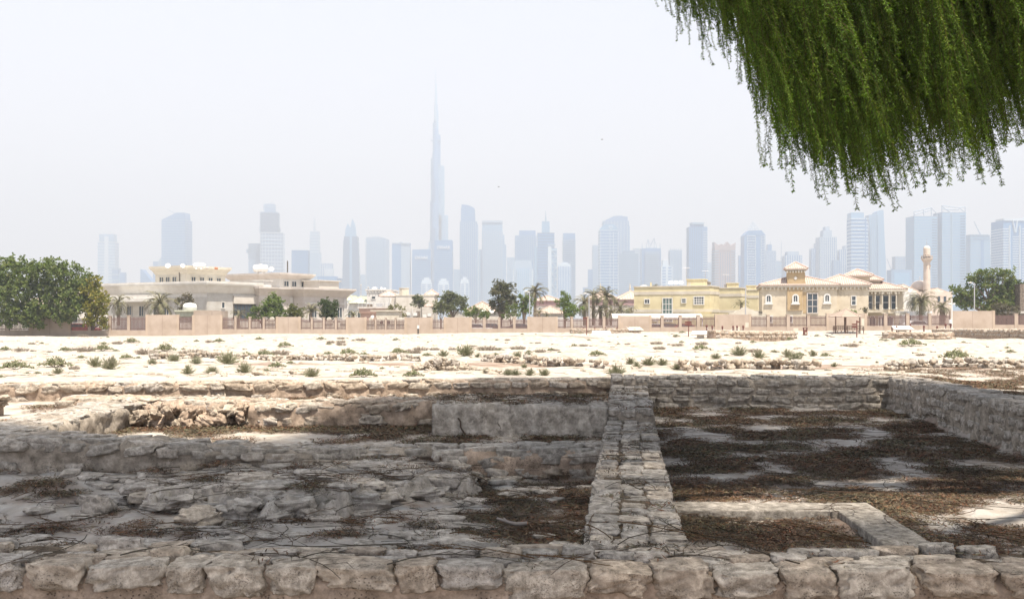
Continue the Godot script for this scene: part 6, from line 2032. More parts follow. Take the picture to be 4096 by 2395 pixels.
func make_car(label: String, where: Vector3, key: String) -> void:
	var t := thing("parked_car", label, "car", where, 0.0, "cars parked behind the boundary wall")
	var m := MB.new()
	m.slab([Vector2(-2.1, 0.3), Vector2(2.1, 0.3), Vector2(2.15, 0.7), Vector2(1.95, 0.85), Vector2(1.1, 0.95), Vector2(0.55, 1.4), Vector2(-0.9, 1.45), Vector2(-1.7, 1.0), Vector2(-2.1, 0.9)], -1.7, 0)
	part("body", m.mesh(), mat[key], t)
	m = MB.new()
	m.slab([Vector2(-1.4, 0.98), Vector2(0.9, 0.98), Vector2(0.48, 1.34), Vector2(-0.85, 1.38)], -1.72, 0.012)
	part("side_windows", m.mesh(), mat.glass, t)
	for x in [-1.35, 1.35]:
		for z in [-1.62, 0.02]:
			m = MB.new()
			m.tube([Vector3(x, 0.32, z - 0.1), Vector3(x, 0.32, z + 0.02)], [0.32, 0.32], 12)
			part("wheel", m.mesh(), mat.tyre, t)


# ------------------------------------------------------------------ trees beyond the wall
func leaves(m: MB, c: Vector3, rad: Vector3, n: int, size: float, tones: Array, hollow := 0.55) -> void:
	for k in n:
		var u := Vector3(rng.randfn(), rng.randfn(), rng.randfn()).normalized()
		var p := c + u * rad * lerpf(hollow, 1.0, sqrt(rng.randf())) + Vector3(r(-0.1, 0.1), r(-0.1, 0.1), r(-0.1, 0.1)) * size
		m.tint = tones[rng.randi() % tones.size()]
		for j in 3:
			var a := Vector3(r(-1, 1), r(-0.7, 0.7), r(-1, 1)).normalized() * size * r(0.7, 1.2)
			var b := a.cross(Vector3(r(-1, 1), r(-1, 1), r(-1, 1))).normalized() * size * r(0.25, 0.42)
			m.quad(p, p + a * 0.5 + b, p + a, p + a * 0.5 - b)


func tree(called: String, label: String, px: float, foot: float, d: float, lobes: Array, tones: Array, size := 0.3, thick := 1.0, trunk := 0.2, forward := 0.0) -> Node3D:   # lobes: column, row, half width, half height, all in picture pixels at that distance
	var base := at(px, foot, d)
	var t := thing(called, label, "shrub" if called.contains("shrub") else "tree", base, 0.0, "trees beyond the boundary wall")
	var s := d / 1000.0
	var m := MB.new()
	var w := MB.new()
	var area := 0.0
	for q in lobes: area += q[2] * q[3]
	for q in lobes:
		var c := at(q[0], q[1], d - forward) - base + Vector3(0, 0, r(-0.35, 0.35) * q[2] * s)
		var rr := Vector3(q[2] * s, q[3] * s, q[2] * s * 0.9)
		var n := int(rr.x * rr.y * 15.0 * thick / (size / 0.3)) + 5
		for k in n:   # every lobe is built of small tufts
			var u := Vector3(rng.randfn(), rng.randfn() + 0.25, rng.randfn()).normalized()
			leaves(m, c + u * rr * (r(0.4, 0.95) if k % 5 else r(0.95, 1.2)), Vector3.ONE * size * r(1.0, 1.9), int(11 * r(0.6, 1.3)), size, tones, 0.1)
		w.tube([Vector3(0, 0.1, 0), Vector3(c.x * 0.35, c.y * 0.5, c.z * 0.4), c], [trunk, trunk * 0.6, trunk * 0.2], 6)
	w.tube([Vector3(0, -2.5, 0), Vector3(0, 0.3, 0)], [trunk * 1.2, trunk], 7)
	part("trunk", w.mesh(true), mat.bark, t)
	part("crown", m.mesh(), mat.leaf, t)
	return t


var fronds := []


func palm(label: String, px: float, py: float, foot: float, d: float, long_: float, n := 34, droop := 1.0, trunk := 0.2) -> void:
	if fronds.is_empty():
		for q in 5:
			var m := MB.new()
			var pts := []
			var lift: float = [1.25, 0.85, 0.45, 0.05, -0.4][q]
			var p := Vector3.ZERO
			var a := lift
			for k in 9:
				pts.append(p)
				p += Vector3(cos(a), sin(a), 0) * 0.125
				a -= 0.13 + 0.025 * k
			var tones := [Color(0.13, 0.135, 0.075), Color(0.16, 0.155, 0.095), Color(0.11, 0.12, 0.06), Color(0.19, 0.17, 0.115)]
			m.tint = Color(0.2, 0.17, 0.1)
			m.tube(pts, [0.016, 0.014, 0.012, 0.011, 0.009, 0.008, 0.006, 0.005, 0.003], 4)
			for k in range(1, 9):
				for i in 4:
					for s in [-1, 1]:
						m.tint = tones[rng.randi() % 4]
						var o: Vector3 = pts[k - 1].lerp(pts[k], i / 4.0)
						var dir: Vector3 = (pts[k] - pts[k - 1]).normalized()
						var e := o + (dir * r(0.5, 0.8) + Vector3(0, r(-0.35, 0.12), s * r(0.5, 0.8))) * (0.2 if k > 2 else 0.13)
						var w := dir * 0.012
						m.quad(o - w, e, o + w, o)
			fronds.append(m.mesh())
	var t := thing("date_palm", label, "palm tree", Vector3(ax(px, d), hh(foot, d), -d), r(0, TAU), "date palms beyond the boundary wall")
	var h := (foot - py) * d / 1000.0
	var m := MB.new()
	var pts := []
	var rad := []
	for k in 10:
		pts.append(Vector3(sin(k * 0.3) * 0.05, h * k / 9.0, 0))
		rad.append(trunk * (1.12 if k % 2 else 0.95) * lerpf(1.15, 1.0, k / 9.0))
	m.tube(pts, rad, 9)
	part("trunk", m.mesh(), mat.palmbark, t)
	for k in n:
		var q := mini(4, int(pow(rng.randf(), 0.8) * 5.0 * droop))
		var o := part("frond", fronds[q], mat.palmleaf, t, Vector3(0, h, 0))
		o.basis = Basis(Vector3.UP, TAU * k * 0.382 + r(-0.2, 0.2)) * Basis(Vector3.BACK, r(-0.15, 0.15)) * Basis(Vector3.RIGHT, r(-0.3, 0.3)) * Basis.from_scale(Vector3.ONE * long_ * r(0.85, 1.12))


func build_trees() -> void:
	var green := [Color(0.125, 0.165, 0.06), Color(0.16, 0.20, 0.075), Color(0.10, 0.135, 0.05), Color(0.20, 0.225, 0.095)]
	var bright := [Color(0.145, 0.195, 0.06), Color(0.185, 0.235, 0.08), Color(0.115, 0.16, 0.052)]
	var dusty := [Color(0.13, 0.14, 0.085), Color(0.16, 0.165, 0.105), Color(0.10, 0.11, 0.065)]
	var pale := [Color(0.15, 0.16, 0.095), Color(0.18, 0.18, 0.115), Color(0.125, 0.135, 0.08)]
	var yellow := [Color(0.24, 0.22, 0.05), Color(0.19, 0.19, 0.05), Color(0.29, 0.25, 0.07), Color(0.14, 0.15, 0.045)]
	var dry := [Color(0.17, 0.145, 0.12), Color(0.21, 0.18, 0.15), Color(0.13, 0.115, 0.09)]
	tree("spreading_tree", "large spreading green tree overhanging the boundary wall at the left edge", 46.0, 331.0, 129.0, [[14, 266, 16, 9], [4, 281, 16, 11], [35, 272, 13, 11], [52, 268, 15, 9], [66, 276, 14, 11], [24, 289, 17, 12], [45, 290, 18, 14], [66, 296, 17, 13], [80, 285, 12, 12], [6, 304, 16, 13], [24, 311, 13, 11], [42, 308, 13, 9], [56, 312, 12, 9], [72, 311, 11, 9], [8, 319, 14, 8], [30, 320, 9, 7], [61, 319, 5, 6], [37, 323, 5, 5], [80, 302, 10, 10], [-12, 290, 14, 20]], green, 0.32, 1.3, 0.3, 6.0)
	tree("yellowing_tree", "yellow green tree at the right end of the big spreading tree", 92.0, 331.0, 127.5, [[93, 281, 8, 5], [90, 290, 9, 8], [96, 298, 10, 10], [103, 302, 6, 9], [92, 309, 9, 8], [100, 313, 7, 8], [90, 318, 8, 6], [104, 322, 3, 5]], yellow, 0.3, 1.1, 0.16, 4.5)
	palm("dusty palm with hanging fronds, left of two before the mansion", 118.5, 302.0, 325.0, 135.0, 2.1, 40)
	palm("larger dusty palm with wide arching fronds, right of two in front of the mansion", 160.0, 303.5, 325.0, 134.0, 2.75, 46)
	palm("small low palm behind the wall below the mansion's long dark window", 239.0, 315.0, 327.0, 136.0, 1.5, 24, 0.6)
	palm("palm with upright fronds between the two round bushes by the mansion's right wing", 311.0, 311.5, 327.0, 134.0, 2.1, 30, 0.8)
	palm("low palm top just left of the cream carport", 353.0, 315.0, 327.0, 137.0, 1.35, 24, 0.6)
	tree("leafless_shrub", "grey brown nearly leafless shrub in front of the mansion's pale corner", 187.0, 318.0, 139.0, [[185, 298, 8, 5], [180, 303, 6, 6], [191, 302, 6, 6], [186, 307, 7, 5]], dry, 0.22, 0.7, 0.07)
	tree("round_tree", "bright green rounded tree left of the small palm by the mansion", 273.5, 325.0, 134.0, [[273, 299, 7, 6], [269, 305, 7, 7], [278, 306, 7, 7], [273, 312, 9, 7], [281, 313, 5, 5]], bright, 0.24, 1.1)
	tree("bushy_tree", "low hedge like bush left of the bright green rounded tree", 263.0, 325.0, 133.0, [[258, 310, 5, 5], [264, 313, 8, 6], [272, 316, 7, 4], [252, 315, 4, 3]], green, 0.24, 1.0)
	tree("bushy_tree", "olive green bush between the bright rounded tree and the palm", 295.0, 326.0, 133.0, [[292, 309, 6, 5], [298, 313, 8, 5], [290, 316, 7, 4]], [Color(0.10, 0.115, 0.04), Color(0.13, 0.13, 0.045)], 0.24, 1.0)
	tree("round_tree", "dark green egg shaped tree left of the cream carport", 329.0, 326.0, 134.0, [[326, 303, 6, 4], [331, 305, 7, 5], [327, 311, 8, 6], [333, 313, 6, 6], [324, 316, 5, 4]], [Color(0.06, 0.085, 0.035), Color(0.075, 0.10, 0.04)], 0.24, 1.2)
	tree("round_tree", "small round brownish tree on the roof line of the raw grey building", 419.0, 309.0, 192.0, [[417, 299, 5, 3.5], [421, 300, 5, 4], [418, 303, 7, 3.5]], dusty, 0.3, 1.2, 0.12)
	tree("round_tree", "broad dusty olive tree right of the small round tree in the middle", 452.0, 320.0, 178.0, [[451, 295, 7, 4.5], [445, 300, 8, 5], [457, 300, 9, 6], [462, 306, 6, 5], [450, 307, 9, 5], [441, 306, 5, 4]], dusty, 0.34, 1.2)
	tree("wispy_tree", "pale wispy mesquite tree in front of the broad dusty olive tree", 441.0, 322.0, 150.0, [[441, 304, 6, 4], [437, 310, 5, 5], [445, 312, 6, 5]], pale, 0.22, 0.5, 0.08)
	tree("wispy_tree", "pale yellowish wispy tree right of the cream carport", 395.0, 320.0, 150.0, [[395, 307, 6, 4], [390, 312, 5, 4], [401, 312, 5, 5]], [Color(0.19, 0.18, 0.10), Color(0.22, 0.20, 0.12)], 0.22, 0.5, 0.08)
	tree("low_tree", "low dark green spreading tree left of the big grey green tree", 476.0, 322.0, 150.0, [[470, 313, 7, 4], [478, 312, 8, 4], [485, 315, 6, 4], [473, 308, 3, 1.5]], green, 0.24, 1.0, 0.1)
	tree("grey_tree", "big grey green ragged tree in the middle, half dead on one side", 501.0, 322.0, 158.0, [[502, 285, 8, 5], [508, 290, 9, 7], [496, 293, 8, 7], [503, 299, 11, 8], [495, 305, 6, 7], [512, 302, 6, 9], [506, 309, 8, 5]], [Color(0.10, 0.105, 0.065), Color(0.13, 0.125, 0.085), Color(0.08, 0.09, 0.05), Color(0.17, 0.15, 0.11)], 0.3, 1.0)
	tree("wispy_tree", "wispy pale green tree at the foot of the big grey green tree", 511.0, 325.0, 140.0, [[509, 309, 5, 4], [515, 313, 6, 5], [506, 314, 4, 4]], [Color(0.12, 0.15, 0.07), Color(0.15, 0.17, 0.09)], 0.2, 0.7, 0.08)
	tree("bushy_tree", "rounded green tree right of the big grey green tree, behind the lamp post", 524.0, 322.0, 148.0, [[523, 297, 6, 4], [528, 302, 6, 5], [521, 306, 7, 5], [527, 310, 6, 4]], green, 0.25, 1.0)
	palm("tall palm with a dense feathery head right of the big grey green tree", 535.0, 292.0, 318.0, 150.0, 2.25, 46, 1.0)
	palm("low fan of palm fronds below the small tiled porch roof", 539.0, 313.0, 326.0, 138.0, 1.2, 20, 0.6)
	palm("small palm tuft right of the low fan below the porch roof", 547.0, 315.5, 326.0, 138.0, 0.9, 16, 0.6)
	tree("upright_tree", "fresh green upright tree between the mauve house and the palm group", 564.5, 320.0, 160.0, [[563, 294, 3, 3], [565, 299, 6, 4.5], [562, 303, 7, 4], [569, 304, 5, 4]], bright, 0.26, 1.0)
	tree("bushy_tree", "bright green bush at the left foot of the palm group", 571.0, 323.0, 140.0, [[569, 309, 6, 4], [576, 308, 6, 4], [571, 315, 8, 4]], bright, 0.24, 1.0)
	for q in [[584.5, 303.0, 2.1, 44, "leftmost palm of the group, its fronds arching low over the wall"], [593.5, 294.0, 1.75, 34, "slim palm behind the leftmost palm of the group"], [606.5, 295.5, 2.35, 46, "tallest and fullest palm of the group, right of the street lamp"], [600.5, 310.5, 1.8, 34, "lower palm before the tallest palm of the group"], [611.0, 311.0, 1.7, 30, "low palm right below the tallest palm of the group"], [620.0, 309.0, 1.9, 34, "palm at the left corner of the yellow house"], [630.5, 308.0, 1.3, 22, "palm cut by the left edge of the yellow house"]]:
		palm(q[4], q[0], q[1], 325.0, 139.0 + fmod(q[0], 7.0), q[2], q[3])
	palm("palm head showing over the roof of the yellow house", 655.0, 286.8, 312.0, 172.0, 1.0, 24, 0.5)
	palm("dry pale palm between the yellow blocks and the garden pavilion", 741.5, 305.0, 325.0, 141.0, 1.5, 22, 0.6)
	palm("small yellowish palm against the beige villa's right front corner", 839.0, 312.0, 325.0, 133.0, 0.8, 18, 0.9)
	tree("bushy_tree", "small green bush behind the gazebo roof", 854.0, 322.0, 133.0, [[853, 313, 3, 2], [856, 314, 2, 2]], bright, 0.18, 0.9, 0.05)
	tree("leafless_shrub", "thin bare shrub against the villa wall right of the gazebo", 865.0, 322.0, 134.0, [[863, 309, 3, 3], [867, 311, 3, 3]], dry, 0.16, 0.25, 0.04)
	palm("large full palm before the mosque dome", 921.0, 301.0, 325.0, 136.0, 2.35, 60, 1.0, 0.24)
	palm("shorter palm with a thick trunk right of the large palm by the mosque", 942.0, 307.0, 325.0, 130.0, 1.55, 46, 0.9, 0.32)
	tree("gum_tree", "big loose gum tree with pale branches on the right, behind the tall wall panel", 993.0, 320.0, 140.0, [[980, 274, 8, 5], [975, 281, 8, 6], [992, 276, 9, 6], [1003, 276, 9, 7], [1011, 283, 7, 7], [988, 287, 11, 8], [1003, 290, 11, 8], [968, 292, 9, 7], [956, 291, 6, 5], [962, 301, 8, 6], [979, 299, 11, 8], [996, 302, 12, 8], [1010, 300, 8, 8], [971, 306, 9, 5], [957, 299, 5, 5], [988, 308, 10, 4]], green + [Color(0.15, 0.16, 0.055)], 0.3, 1.0, 0.26)
	tree("gum_tree", "dark tree at the right edge behind the big gum tree", 1019.0, 320.0, 150.0, [[1018, 286, 8, 6], [1021, 297, 8, 9], [1026, 290, 6, 8]], [Color(0.06, 0.08, 0.03), Color(0.08, 0.10, 0.035)], 0.3, 1.1)
	tree("grey_shrub", "grey brown rounded shrub in front of the gum tree at right", 1004.0, 322.0, 132.0, [[1002, 305, 7, 4], [996, 309, 7, 4], [1010, 309, 7, 5], [1003, 312, 9, 3]], [Color(0.14, 0.125, 0.095), Color(0.165, 0.145, 0.115), Color(0.11, 0.105, 0.075)], 0.2, 1.1, 0.06)


# ------------------------------------------------------------------ things on the sand
func ground_at(px: float, py: float) -> Vector3:   # where the sand lies that far below the horizon
	var d := 21.6
	var best := 112.0
	while d < 121.0:
		var h := ground_h(ax(px, d), d)
		if HZ + (EYE - h) * 1000.0 / d <= py:
			best = d
			break
		d += 0.3
	return Vector3(ax(px, best), ground_h(ax(px, best), best), -best)


func build_site() -> void:
	var t: Node3D
	var m: MB
	# low dry stone edgings on the far sand, and the tumbled rows nearer by
	for q in [[[570.0, 328.0], [640.0, 329.0], 0.5, 0.5, "low stone edging behind the first row of posts, left of the concrete reading desk", 0], [[711.0, 338.6], [792.0, 338.2], 0.42, 0.4, "low pale stone edging left of the gazebo, below the chained posts", 0], [[884.0, 337.6], [951.0, 338.4], 0.34, 0.4, "short curved stone edging in front of the right hand reading desk", 0], [[936.0, 336.0], [1040.0, 340.0], 0.55, 0.5, "longest stone edging, running to the right edge below the camera pole", 0]]:
		t = thing("stone_edging", q[4], "low wall")
		var a := ground_at(q[0][0], q[0][1])
		var b := ground_at(q[1][0], q[1][1])
		var c := (a + b) / 2 + Vector3(0, 0, r(0.5, 1.4))
		var rows := []
		for p in [a, c, b]: rows.append([p.x, -p.z, 0.3, p.y - 0.3, p.y + q[2]])
		wall_core(rows, mat.mortar, t, 0.35, 0.05)
		face_stones(rows, t, 1, [0.2, 0.22], [0.3, 0.55], small, WARM, 0.25, 0.05, 0.92)
		top_stones(rows, t, 1, [0.35, 0.6], small, WARM, 0.18, 0.05, 0.95)
	for q in [["rubble_row", "long tumbled row of small stones across the sand, left of the stone heap", [[150.0, 359.6], [200.0, 357.5], [258.0, 359.8], [330.0, 360.6], [420.0, 361.4]], 1.0], ["rubble_row", "tumbled row of stones in the middle, right of the stone heap", [[486.0, 361.6], [530.0, 363.4], [570.0, 366.0], [606.0, 368.4]], 1.25], ["rubble_row", "tumbled stone row on brown dust, right of the upright bushes", [[684.0, 370.6], [720.0, 369.4], [770.0, 368.6], [816.0, 370.6]], 1.3], ["rubble_row", "dark tumbled stone row on reddish litter at the right", [[890.0, 370.4], [910.0, 368.4], [955.0, 366.6], [985.0, 367.6], [1030.0, 367.4]], 1.2]]:
		t = thing(q[0], q[1], "stone row")
		for k in q[2].size() - 1:
			var a := ground_at(q[2][k][0], q[2][k][1])
			var b := ground_at(q[2][k + 1][0], q[2][k + 1][1])
			var n := int(a.distance_to(b) / 0.13)
			for i in n:
				var p := a.lerp(b, (i + rng.randf()) / n)
				for level in 2:
					var s: float = r(0.10, 0.20) * q[3]
					p.z += r(-0.14, 0.14)
					var up: float = ground_h(p.x, -p.z) + s * 0.22 + level * 0.1 * q[3]
					lay(t, (rugged if i % 3 == 0 else small)[rng.randi() % 8], mat[(WARM + ["greystone1", "greystone3"])[rng.randi() % 8]], Vector3(p.x + r(-0.1, 0.1), up, p.z), Vector3(s, s * r(0.55, 0.8), s * 0.8), Vector2(1, r(-0.8, 0.8)), 0.35)
	t = thing("stone_heap", "heap of angular pale stones on the sand, just behind the long back wall", "stone heap")
	for q in [[420, 371, 9, 7], [428, 372, 6, 5], [415, 367, 6, 5], [425, 366, 5, 4], [434, 369, 5, 4], [441, 366, 9, 5], [440, 373, 18, 3.6], [452, 368, 11, 6.5], [447, 372, 14, 4], [438, 361.5, 8, 6.5], [449, 361.5, 6, 3], [455, 362, 9, 5], [463, 367.5, 10, 4], [462, 372, 9, 3.6], [470, 373, 7, 3], [432, 373.5, 5, 3.5], [476, 374, 6, 2], [446, 364.5, 5, 2.5], [427, 362.5, 4, 3]]:
		var d := 25.6 + r(-0.3, 0.3)
		lay(t, rugged[rng.randi() % 8], mat[["stone5", "stone2", "stone0", "stone4"][rng.randi() % 4]], at(q[0], q[1], d), Vector3(q[2], q[3] * 1.15, q[2] * 0.7) * d / 1000.0 * 1.08, Vector2(1, r(-0.4, 0.4)), 0.2)
	for k in 26:
		var d := 25.7 + r(-0.2, 0.5)
		var u := r(-1.0, 1.0)
		var hmax := 0.36 * (1.0 - absf(u))
		lay(t, rugged[rng.randi() % 8], mat.stone5, Vector3(ax(444.0, d) + u * 0.75, ground_h(ax(444.0, d), d) + r(0.0, maxf(0.02, hmax)), -d), Vector3(r(0.14, 0.3), r(0.1, 0.18), 0.2), Vector2(1, r(-0.6, 0.6)), 0.4)
	for q in [[300.0, 374.5, 0.5, "flat half buried stone behind the long back wall, left of the low green shrub"], [262.0, 375.4, 0.35, "half buried stone just behind the back wall, left of the flat one"], [492.0, 373.6, 0.42, "flat pale stone in the sand right of the stone heap"]]:
		var p := ground_at(q[0], q[1])
		var o := part("loose_stone", rugged[int(q[0]) % 8], mat.stone5, self, p + Vector3(0, 0.03, 0))
		o.scale = Vector3(q[2], 0.16, q[2] * 0.7)
		tag(o, q[3], "stone")
	# paved path in front of the gazebo
	for run in [[[500.0, 335.2], [735.0, 335.6]], [[826.0, 335.2], [890.0, 335.0]]]:
		m = MB.new()
		var a := ground_at(run[0][0], run[0][1])
		var b := ground_at(run[1][0], run[1][1])
		var last := []
		for k in 41:
			var p := a.lerp(b, k / 40.0)
			var y := ground_h(p.x, -p.z)
			var now := [Vector3(p.x, y - 0.1, p.z + 0.5), Vector3(p.x, y + 0.07, p.z + 0.5), Vector3(p.x, y + 0.07, p.z - 0.8), Vector3(p.x, y - 0.1, p.z - 0.8)]
			if k:
				for j in 3: m.quad(last[j], last[j + 1], now[j + 1], now[j])
			last = now
		tag(part("path", m.mesh(), mat.pavement, self), "narrow concrete path edge across the sand, " + ("left of the gazebo" if run[0][0] < 600.0 else "in front of the gazebo"), "", "", "structure")
	# posts with chains
	var proto: Node3D
	var rows := [[[698.0, 129.8], [706.0, 129.8], [812.0, 129.8], [917.0, 129.6], [1032.0, 129.6], [1140.0, 129.4]], [[1912.0, 133.0], [1967.0, 133.8], [2066.0, 134.2], [2171.0, 133.9], [2210.0, 133.6], [2270.0, 133.6]], [[3732.0, 134.4], [3777.0, 134.2], [3912.0, 131.5], [4045.0, 134.0], [4175.0, 134.4], [4258.0, 132.4], [4310.0, 132.2]]]
	var group_of := ["behind the first sign post", "left of the gazebo", "beside the right hand reading desk"]
	var order := ["leftmost", "second from the left", "third from the left", "fourth from the left", "fifth from the left", "sixth from the left", "rightmost"]
	for g in 3:
		var before := Vector3.INF
		for k in rows[g].size():
			var px: float = 512.0 + rows[g][k][0] / 9.82
			var p := ground_at(px, 200.0 + rows[g][k][1])
			var label: String = "dark brown post, %s of the row %s" % ["rightmost" if k == rows[g].size() - 1 else order[k], group_of[g]]
			if proto == null:
				proto = thing("bollard", label, "post", p, 0.0, "dark brown posts on the sand")
				m = MB.new()
				m.lathe([Vector2(0.085, 0), Vector2(0.085, 0.06), Vector2(0.055, 0.08), Vector2(0.05, 0.52)], 8)
				part("shaft", m.mesh(), mat.redbrown, proto)
				m = MB.new()
				m.lathe([Vector2(0.05, 0.52), Vector2(0.09, 0.54), Vector2(0.09, 0.6), Vector2(0.05, 0.62), Vector2(0.075, 0.66), Vector2(0.03, 0.72)], 8)
				part("cap", m.mesh(), mat.redbrown, proto)
			else: copy(proto, label, p)
			if g > 0 and before != Vector3.INF and not (g == 2 and (k == 1 or k == 6)) and p.distance_to(before) < 14.0:
				m = MB.new()
				var pts := []
				for i in 9:
					var u := i / 8.0
					pts.append(before.lerp(p, u) + Vector3(0, 0.5 - 0.26 * sin(PI * u), 0))
				m.tube(pts, pts.map(func(_x): return 0.016), 4)
				tag(part("chain", m.mesh(), mat.metal, self), "sagging chain left of the post %s in the row %s" % [["", "second", "third", "fourth", "fifth", "sixth", "seventh"][k], group_of[g]], "chain")
			before = p
	# reading desks of pale concrete
	for q in [[634.5, 331.2, 0.3, 1.0, "pale concrete reading desk tilted to the right, right of the first row of posts"], [700.5, 338.0, -0.25, 1.15, "pale concrete reading desk in front of the twin oval sign post"], [902.0, 333.9, 0.0, 1.25, "pale concrete reading desk facing the viewer, right of the gazebo"]]:
		var p := ground_at(q[0], q[1])
		t = thing("reading_desk", q[4], "reading desk", p, q[2], "concrete reading desks")
		t.scale = Vector3.ONE * q[3] * -p.z / 92.0
		m = MB.new()
		m.frustum(-0.32, 0.32, -0.2, -0.16, 0.16, -0.26, 0.26, 0.4, -0.12, 0.12)
		part("pedestal", m.mesh(), mat.slab, t)
		m = MB.new()
		m.hexa([Vector3(-0.72, 0.28, 0.42), Vector3(0.72, 0.28, 0.42), Vector3(0.66, 0.5, -0.3), Vector3(-0.66, 0.5, -0.3), Vector3(-0.74, 0.34, 0.46), Vector3(0.74, 0.34, 0.46), Vector3(0.68, 0.62, -0.3), Vector3(-0.68, 0.62, -0.3)])
		part("tilted_slab", m.mesh(), mat.slab, t)
	var rp := ground_at(602.0, 334.8)
	t = thing("ramp_slab", "flat sloping pale concrete slab lying between the first sign post and the first reading desk", "slab", rp)
	m = MB.new()
	m.hexa([Vector3(-0.95, -0.1, 0.2), Vector3(0.85, -0.1, 0.2), Vector3(1.0, -0.1, -3.0), Vector3(-0.6, -0.1, -3.0), Vector3(-0.95, 0.02, 0.2), Vector3(0.85, 0.02, 0.2), Vector3(1.0, 0.35, -3.0), Vector3(-0.6, 0.35, -3.0)])
	part("slab_top", m.mesh(), mat.slab, t)
	# sign posts
	var p1 := ground_at(586.6, 334.4)
	t = thing("sign_post", "tall dark sign post with one small board, in the first row of posts", "sign post", p1)
	bx(t, "pole", "redbrown", [-0.035, 0.035, -0.1, 1.5, -0.035, 0.035])
	bx(t, "sign_board", "redbrown", [-0.32, 0.04, 1.36, 1.5, 0.036, 0.06])
	p1 = ground_at(688.6, 336.4)
	t = thing("sign_post", "dark sign post with two stacked oval boards before the yellow house's fence", "sign post", p1)
	bx(t, "pole", "redbrown", [-0.035, 0.035, -0.1, 1.3, -0.035, 0.035])
	for y in [1.18, 1.0]:
		m = MB.new()
		var oval := []
		for k in 14: oval.append(Vector2(cos(TAU * k / 14) * 0.3, sin(TAU * k / 14) * 0.085))
		m.slab(oval, 0.036, 0.06)
		part("sign_board", m.mesh(), mat.redbrown, t, Vector3(-0.05, y, 0))
	p1 = ground_at(856.8, 336.4)
	t = thing("sign_post", "dark finger sign post with three pointed boards in front of the gazebo's right bench", "sign post", p1)
	bx(t, "pole", "redbrown", [-0.035, 0.035, -0.1, 1.32, -0.035, 0.035])
	for q in [[1.2, 1], [1.0, -1], [0.8, -1]]:
		m = MB.new()
		var s: int = q[1]
		m.slab([Vector2(0.0, -0.06), Vector2(s * 0.3 * (0.6 if s > 0 else 1.2), -0.06), Vector2(s * 0.37 * (0.6 if s > 0 else 1.2), 0.0), Vector2(s * 0.3 * (0.6 if s > 0 else 1.2), 0.06), Vector2(0.0, 0.06)], 0.036, 0.06)
		part("sign_board", m.mesh(), mat.redbrown, t, Vector3(0, q[0], 0))
	# gazebo with benches
	var gp := ground_at(848.0, 334.2)
	var k_ := -gp.z / 1000.0   # metres per pixel there
	t = thing("gazebo", "small open gazebo with a pyramid shingle roof on dark posts", "gazebo", gp)
	bx(t, "floor_slab", "concrete", [-16.5 * k_, 17 * k_, -0.2, 0.06, -1.9, 0.5])
	for q in [[-12.9, 0.2], [-3.5, 0.35], [2.4, -1.5], [12.0, 0.0]]: bx(t, "post", "darkwood", [q[0] * k_ - 0.045, q[0] * k_ + 0.045, 0.06, 1.62, q[1] - 0.09, q[1]])
	m = MB.new()
	var ring := []
	for k in 6: ring.append(Vector3(cos(TAU * k / 6.0) * 1.55, 1.6, -0.7 + sin(TAU * k / 6.0) * 1.5))
	for k in 6: m.tri(ring[k], ring[(k + 1) % 6], Vector3(0.05, 2.3, -0.7))
	for k in 6: m.tri(ring[k] - Vector3(0, 0.06, 0), Vector3(0.05, 2.2, -0.7), ring[(k + 1) % 6] - Vector3(0, 0.06, 0))
	for k in 6: m.quad(ring[k], ring[k] - Vector3(0, 0.06, 0), ring[(k + 1) % 6] - Vector3(0, 0.06, 0), ring[(k + 1) % 6])
	var roof := part("roof", m.mesh(), mat.shingle, t)
	m = MB.new()
	for k in 6:
		m.bar(ring[k] + Vector3.UP * 0.02, Vector3(0.05, 2.32, -0.7), 0.03, 4)
		for i in range(1, 6):
			var u := i / 6.0
			m.bar(ring[k].lerp(Vector3(0.05, 2.3, -0.7), u) + Vector3.UP * 0.01, ring[(k + 1) % 6].lerp(Vector3(0.05, 2.3, -0.7), u) + Vector3.UP * 0.01, 0.014, 4)
	m.lathe([Vector2(0.06, 2.28), Vector2(0.04, 2.36), Vector2(0.0, 2.42)], 8, Vector3(0.05, 0, -0.7))
	part("shingle_courses", m.mesh(), mat.shingle, roof, Vector3.ZERO, "stuff")
	for q in [[-9.5, 5.6, "left of two dark slatted benches in the gazebo"], [6.5, 8.0, "right and wider of two dark slatted benches in the gazebo"]]:
		var b := thing("slatted_bench", q[2], "bench", gp + Vector3(q[0] * k_, 0.06, 0.12), 0.0, "benches in the gazebo")
		var w: float = q[1] * k_
		bx(b, "seat", "darkwood", [-w, w, 0.27, 0.31, -0.1, 0.22])
		for x in [-w, -w * 0.33, w * 0.33, w]:
			bx(b, "leg", "darkwood", [x - 0.03, x + 0.03, 0, 0.27 if absf(x) < w else 0.68, 0.14, 0.2])
		for y in [0.42, 0.52, 0.66]: bx(b, "back_rail", "darkwood", [-w, w, y, y + 0.05, -0.12, -0.08])
		for x in 7: bx(b, "back_slat", "darkwood", [-w + 2 * w * x / 6.0 - 0.012, -w + 2 * w * x / 6.0 + 0.012, 0.3, 0.66, -0.115, -0.085])
		for x in [-w, w]: bx(b, "arm_rest", "darkwood", [x - 0.035, x + 0.035, 0.46, 0.5, -0.1, 0.2])
	p1 = ground_at(805.2, 334.4)
	t = thing("litter_bin", "dark brown litter bin standing on the sand left of the gazebo", "litter bin", p1)
	m = MB.new()
	m.box(-0.16, 0.16, 0, 0.46, -0.16, 0.14)
	part("body", m.mesh(), mat.redbrown, t)
	bx(t, "hood", "redbrown", [-0.17, 0.17, 0.6, 0.66, -0.17, 0.17, -0.17, -0.13, 0.46, 0.6, -0.16, 0.15, 0.13, 0.17, 0.46, 0.6, -0.16, 0.15])
